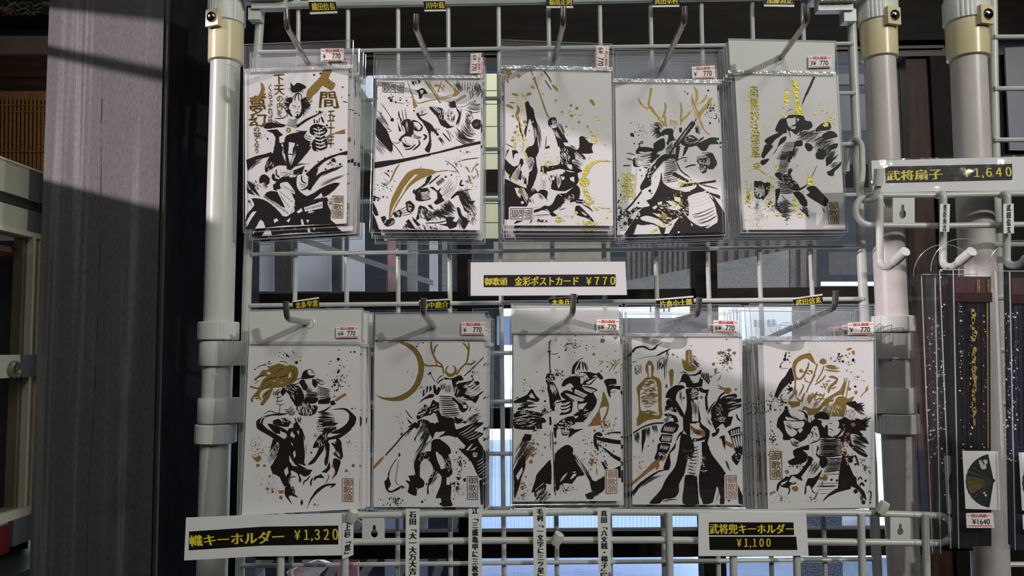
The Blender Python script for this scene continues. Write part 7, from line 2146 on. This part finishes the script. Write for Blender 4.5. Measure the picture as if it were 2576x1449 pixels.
STK = { # stickers: quad TL TR BR BL in picture, text, rotated
 'T1': [((807, 122), (865, 121), (864, 153), (807, 154), '¥ 770', 0)], 'T2': [((1184, 135), (1211, 133), (1211, 184), (1181, 185), '6¥ 770', 1)],
 'T3': [((1499, 114), (1532, 116), (1531, 176), (1498, 172), '6¥ 770', 1)], 'T4': [((1740, 168), (1798, 164), (1799, 196), (1742, 198), '¥ 770', 0)],
 'T5': [((2034, 140), (2091, 140), (2092, 169), (2034, 171), '3¥ 770', 0)], 'B1': [((845, 822), (901, 820), (902, 849), (846, 850), '6¥ 770', 0)],
 'B2': [((1161, 810), (1220, 810), (1220, 842), (1161, 842), '¥ 770', 0)], 'B3': [((1501, 803), (1558, 803), (1557, 835), (1500, 835), '6¥ 770', 0)],
 'B4': [((1795, 805), (1857, 806), (1856, 838), (1794, 836), '6¥ 770', 0)], 'B5': [((2133, 812), (2197, 809), (2198, 840), (2133, 842), '¥ 770', 0)]}
BACK = { # (dx, dy) in picture pixels of each pack behind the front one
 'T1': [(14, 18), (10, 14), (20, 21), (24, 22), (22, 26)], 'T2': [(4, 7), (0, 10), (6, 19), (3, 21)], 'T3': [(-3, 11), (2, 19), (3, 24), (-5, 28), (-2, 31)],
 'T4': [(9, 7), (4, 10), (12, 14), (2, 17)], 'T5': [(-5, 7), (-9, 12), (-12, 16), (-16, 19), (-19, 21)],
 'B1': [(-3, 4), (8, 6), (-7, 3), (13, 8), (-12, 8), (-17, 8)], 'B2': [(6, 14), (2, 8), (9, 17), (12, 15)], 'B3': [(8, 13), (3, 24), (7, 26), (-4, 24)],
 'B4': [(-5, 9), (6, 16), (-10, 18), (-14, 20)], 'B5': [(-8, 5), (-22, 9), (-27, 8), (-32, 13), (-18, 13), (-36, 10)]}
HEAD = {'T1': 'clear', 'T2': 'clear', 'T3': 'clear', 'T4': 'clear', 'T5': 'white', 'B1': 'white', 'B2': 'fog', 'B3': 'fog', 'B4': 'clear', 'B5': 'clear'}
FILM = {'T1': 'film', 'T2': 'film', 'T3': 'filmc', 'T4': 'filmc', 'T5': 'filmc', 'B1': 'film', 'B2': 'film', 'B3': 'film', 'B4': 'film', 'B5': 'film'}
M['backing'] = mat('header_backing_paper', (.70, .70, .66), .5)
def y_for(p, q, width):
    lo_, hi_ = -.25, .05
    for _ in range(40):
        m = (lo_+hi_)/2
        if (P(*p, m)-P(*q, m)).length > width: hi_ = m
        else: lo_ = m
    return m
KO = ['T1', 'T2', 'T3', 'T4', 'T5', 'B1', 'B2', 'B3', 'B4', 'B5']
for ci, key in enumerate(KO):
    (TL, TR, BR, BL), (HL, HR), (sl, sr, sh_) = GEO[key]
    hole = HK[ci][0]
    yt = y_for(TL, TR, .100); yb = y_for(BL, BR, .100)
    y0 = (yt+yb)/2; d = max(-.005, min(.005, (yb-yt)/2)); yT, yB = y0-d, y0+d
    if key[0] == 'T': y_ = max(min(y0, -.030), -.045)
    else: y_ = max(min(y0, -.050), -.072)
    yT += y_-y0; yB += y_-y0
    def YC(x, y, TL=TL, BL=BL, yT=yT, yB=yB): return yT+(yB-yT)*(y-TL[1])/(BL[1]-TL[1])
    def PC(x, y, lift=0): return P(x, y, YC(x, y)-lift)
    org = PC(hole[0], hole[1])
    row = 'upper' if key[0] == 'T' else 'lower'; pos = ORD[ci % 5]
    t = thing('postcard_pack', org, 'front postcard pack on the %s %s hook, %s' % (pos, row, DESC[key]), 'postcard', 'postcards on the %s row' % row)
    # card
    mb = MB(); mb.slab([PC(*TL), PC(*TR), PC(*BR), PC(*BL)], .0005); card = mb.build('postcard', 'paper', t)
    ar = Art(ci+11); seals = []
    a_, b_, txt = ART[key]; ar.run(a_, b_, txt, seals)
    # clip to the card: drop points outside by clamping to the card edges
    def inside(x, y):
        v = (y-TL[1])/(BL[1]-TL[1]); v0 = max(0, min(1, v))
        xl = TL[0]+(BL[0]-TL[0])*v0; xr = TR[0]+(BR[0]-TR[0])*v0; x = max(xl+.4, min(xr-.4, x)); u = (x-xl)/(xr-xl)
        yt_ = TL[1]+(TR[1]-TL[1])*u; yb_ = BL[1]+(BR[1]-BL[1])*u; return x, max(yt_+.4, min(yb_-.4, y))
    def build_art(items, name, base, keepc):
        mb = MB(); k = 0; xs = [TL[0], BL[0], TR[0], BR[0]]
        used = sorted({i_[0] for i_ in items if i_[0] in keepc}); rem = {c: i for i, c in enumerate(used)}
        for c, pts, fs, idx in items:
            if c not in keepc: continue
            q = [inside(x, y) for x, y in pts]
            mb.add([PC(x, y, base+idx*2.5e-6) for x, y in q], fs, rem[c])
        if mb.v: o = mb.build(name, [ARTM[c] for c in used], card, origin=wpos(card)); return o
    build_art(ar.items, 'ink_illustration', .00006, (0, 1))
    g = build_art(ar.items, 'gold_foil_design', .00006, (2, 3, 4))
    build_art(seals, 'artist_seal', .0001, (0, 2, 3, 4))
    # sleeve: gently rippled front sheet over card and header, frosted seam, folded edges
    m = 3.0; SL = [(HL[0], HL[1]), (HR[0], HR[1]), (BR[0]+m+3, BR[1]+7), (BL[0]-m-2, BL[1]+8)]
    g1, g2 = 10, 16; mb = MB(); rr = random.Random(ci+40); ph = rr.uniform(0, 6)
    def SP(u, v, lift):
        x = (SL[0][0]*(1-u)+SL[1][0]*u)*(1-v)+(SL[3][0]*(1-u)+SL[2][0]*u)*v; y = (SL[0][1]*(1-u)+SL[1][1]*u)*(1-v)+(SL[3][1]*(1-u)+SL[2][1]*u)*v
        return PC(x, y, lift)
    for i in range(g1+1):
        for j in range(g2+1):
            u, v = i/g1, j/g2; mb.v.append(SP(u, v, .0016+.0006*math.sin(u*7+ph+v*3)*math.sin(math.pi*u)+.0005*math.sin(v*9+ph*2)*math.sin(math.pi*v)))
    for i in range(g1):
        for j in range(g2): mb.f.append((i*(g2+1)+j, (i+1)*(g2+1)+j, (i+1)*(g2+1)+j+1, i*(g2+1)+j+1)); mb.m.append(0); mb.sm.append(True)
    slv = mb.build('clear_sleeve', FILM[key], t)
    sm = MB(); n = 60
    for k in range(n):
        u0, u1 = k/n, (k+.55)/n; x0, x1 = HL[0]+(HR[0]-HL[0])*u0, HL[0]+(HR[0]-HL[0])*u1; ya = sl+(sr-sl)*u0
        sm.add([PC(x0, ya, .0026), PC(x1, ya, .0026), PC(x1, ya+sh_, .0026), PC(x0, ya+sh_, .0026)], [(0, 1, 2, 3)])
    sm.add([PC(HL[0], sl, .0024), PC(HR[0], sr, .0024), PC(HR[0], sr+sh_, .0024), PC(HL[0], sl+sh_, .0024)], [(0, 1, 2, 3)])
    sm.build('ribbed_seam', 'seam', slv, origin=wpos(slv))
    ed = MB()
    for a, b in (((0, 0), (0, 1)), ((1, 0), (1, 1)), ((0, 1), (1, 1)), ((0, 0), (1, 0))):
        ed.tube([SP(a[0]+(b[0]-a[0])*q, a[1]+(b[1]-a[1])*q, .0017) for q in (0, .33, .66, 1)], .00035, 5)
    ed.build('folded_edge', 'edge', slv, origin=wpos(slv))
    hm = MB()
    if HEAD[key] == 'white':
        hm.slab([PC(HL[0]+1, HL[1]+1, .0005), PC(HR[0]-1, HR[1]+1, .0005), PC(HR[0]-3, sr, .0005), PC(HL[0]+6 if key == 'T5' else HL[0]+1, sl, .0005)], .0004); hdr = hm.build('header_card', 'backing', t)
    elif HEAD[key] == 'fog':
        hm.slab([PC(HL[0]+1, HL[1]+2, .0003), PC(HR[0]-8, HR[1]+2, .0003), PC(HR[0]-8, sr+2, .0003), PC(HL[0]+1, sl+2, .0003)], .0002); hdr = hm.build('header_film', 'fog', t)
    else:
        hm.slab([PC(HL[0]+1, HL[1]+2, .0003), PC(HR[0]-6, HR[1]+2, .0003), PC(HR[0]-6, sr+2, .0003), PC(HL[0]+1, sl+2, .0003)], .0002); hdr = hm.build('header_film', 'headf', t)
    hh = MB(); c0 = PC(hole[0], hole[1], .0021); hh.tube([c0+.0042*Vector((math.cos(a), 0, math.sin(a))) for a in [i*math.pi/8 for i in range(17)]], .00025, 5, cap=False); hh.build('punched_hole_rim', 'edge', slv, origin=wpos(slv))
    for sq in STK[key]:
        a, b, c, d_, tx, rot = sq
        mb = MB(); L_ = .0026; mb.slab([PC(*a, L_), PC(*b, L_), PC(*c, L_), PC(*d_, L_)], .0002); st = mb.build('price_sticker', 'stick', t)
        A_, B_, C_, D_ = [np.array(v, float) for v in (a, b, c, d_)]
        def sqd(u0, v0, u1, v1):
            def at(u, v):
                if rot: u, v = 1-v, u
                return tuple((A_*(1-u)+B_*u)*(1-v)+(D_*(1-u)+C_*u)*v)
            return [at(u0, v0), at(u1, v0), at(u1, v1), at(u0, v1)]
        yf = lambda x, y: YC(x, y)-L_
        r1 = MB(); text(r1, '税込価格', sqd(.20, .06, .82, .30), yf, lift=.0003, bold=.03)
        for u0, u1 in ((.04, .16), (.86, .97)): q = sqd(u0, .17, u1, .21); r1.add([P(*v, yf(*v)-.0003) for v in q], [(0, 1, 2, 3)])
        q = sqd(.06, .90, .95, .94); r1.add([P(*v, yf(*v)-.0003) for v in q], [(0, 1, 2, 3)]); r1.build('red_print', 'red', st, origin=wpos(st))
        r2 = MB(); p1, p2 = tx.split(' '); text(r2, p1, sqd(.08, .42, .08+.13*len(p1), .80), yf, lift=.0003, bold=0); text(r2, p2, sqd(.50, .40, .86, .82), yf, lift=.0003, bold=.01); r2.build('black_print', 'inkt', st, origin=wpos(st))
    # the packs behind it on the same hook
    step = .0052 if key[0] == 'T' else .0066
    if key in ('B1', 'B5'): step = .0062
    step = min(step, (-.0065-max(yT, yB))/len(BACK[key]))
    for bi, (dx, dy) in enumerate(BACK[key]):
        c = t.copy(); C.objects.link(c); Yk = (bi+1)*step
        c.location = org+Vector((dx*.00037, Yk, -dy*.00037))
        c['label'] = 'postcard pack number %d from the front on the %s %s hook' % (bi+2, pos, row)
        for ch in t.children:
            n_ = ch.copy(); C.objects.link(n_); n_.parent = c
            for g_ in ch.children:
                h_ = g_.copy(); C.objects.link(h_); h_.parent = n_
        if key == 'T1' and bi == 0:
            hm = MB(); off = c.location-org
            hm.slab([PC(HL[0]+4, HL[1]+14, .0003)+off, PC(HR[0]-8, HR[1]+14, .0003)+off, PC(HR[0]-8, sr+2, .0003)+off, PC(HL[0]+4, sl+2, .0003)+off], .0002); hm.build('header_film', 'fog', c)
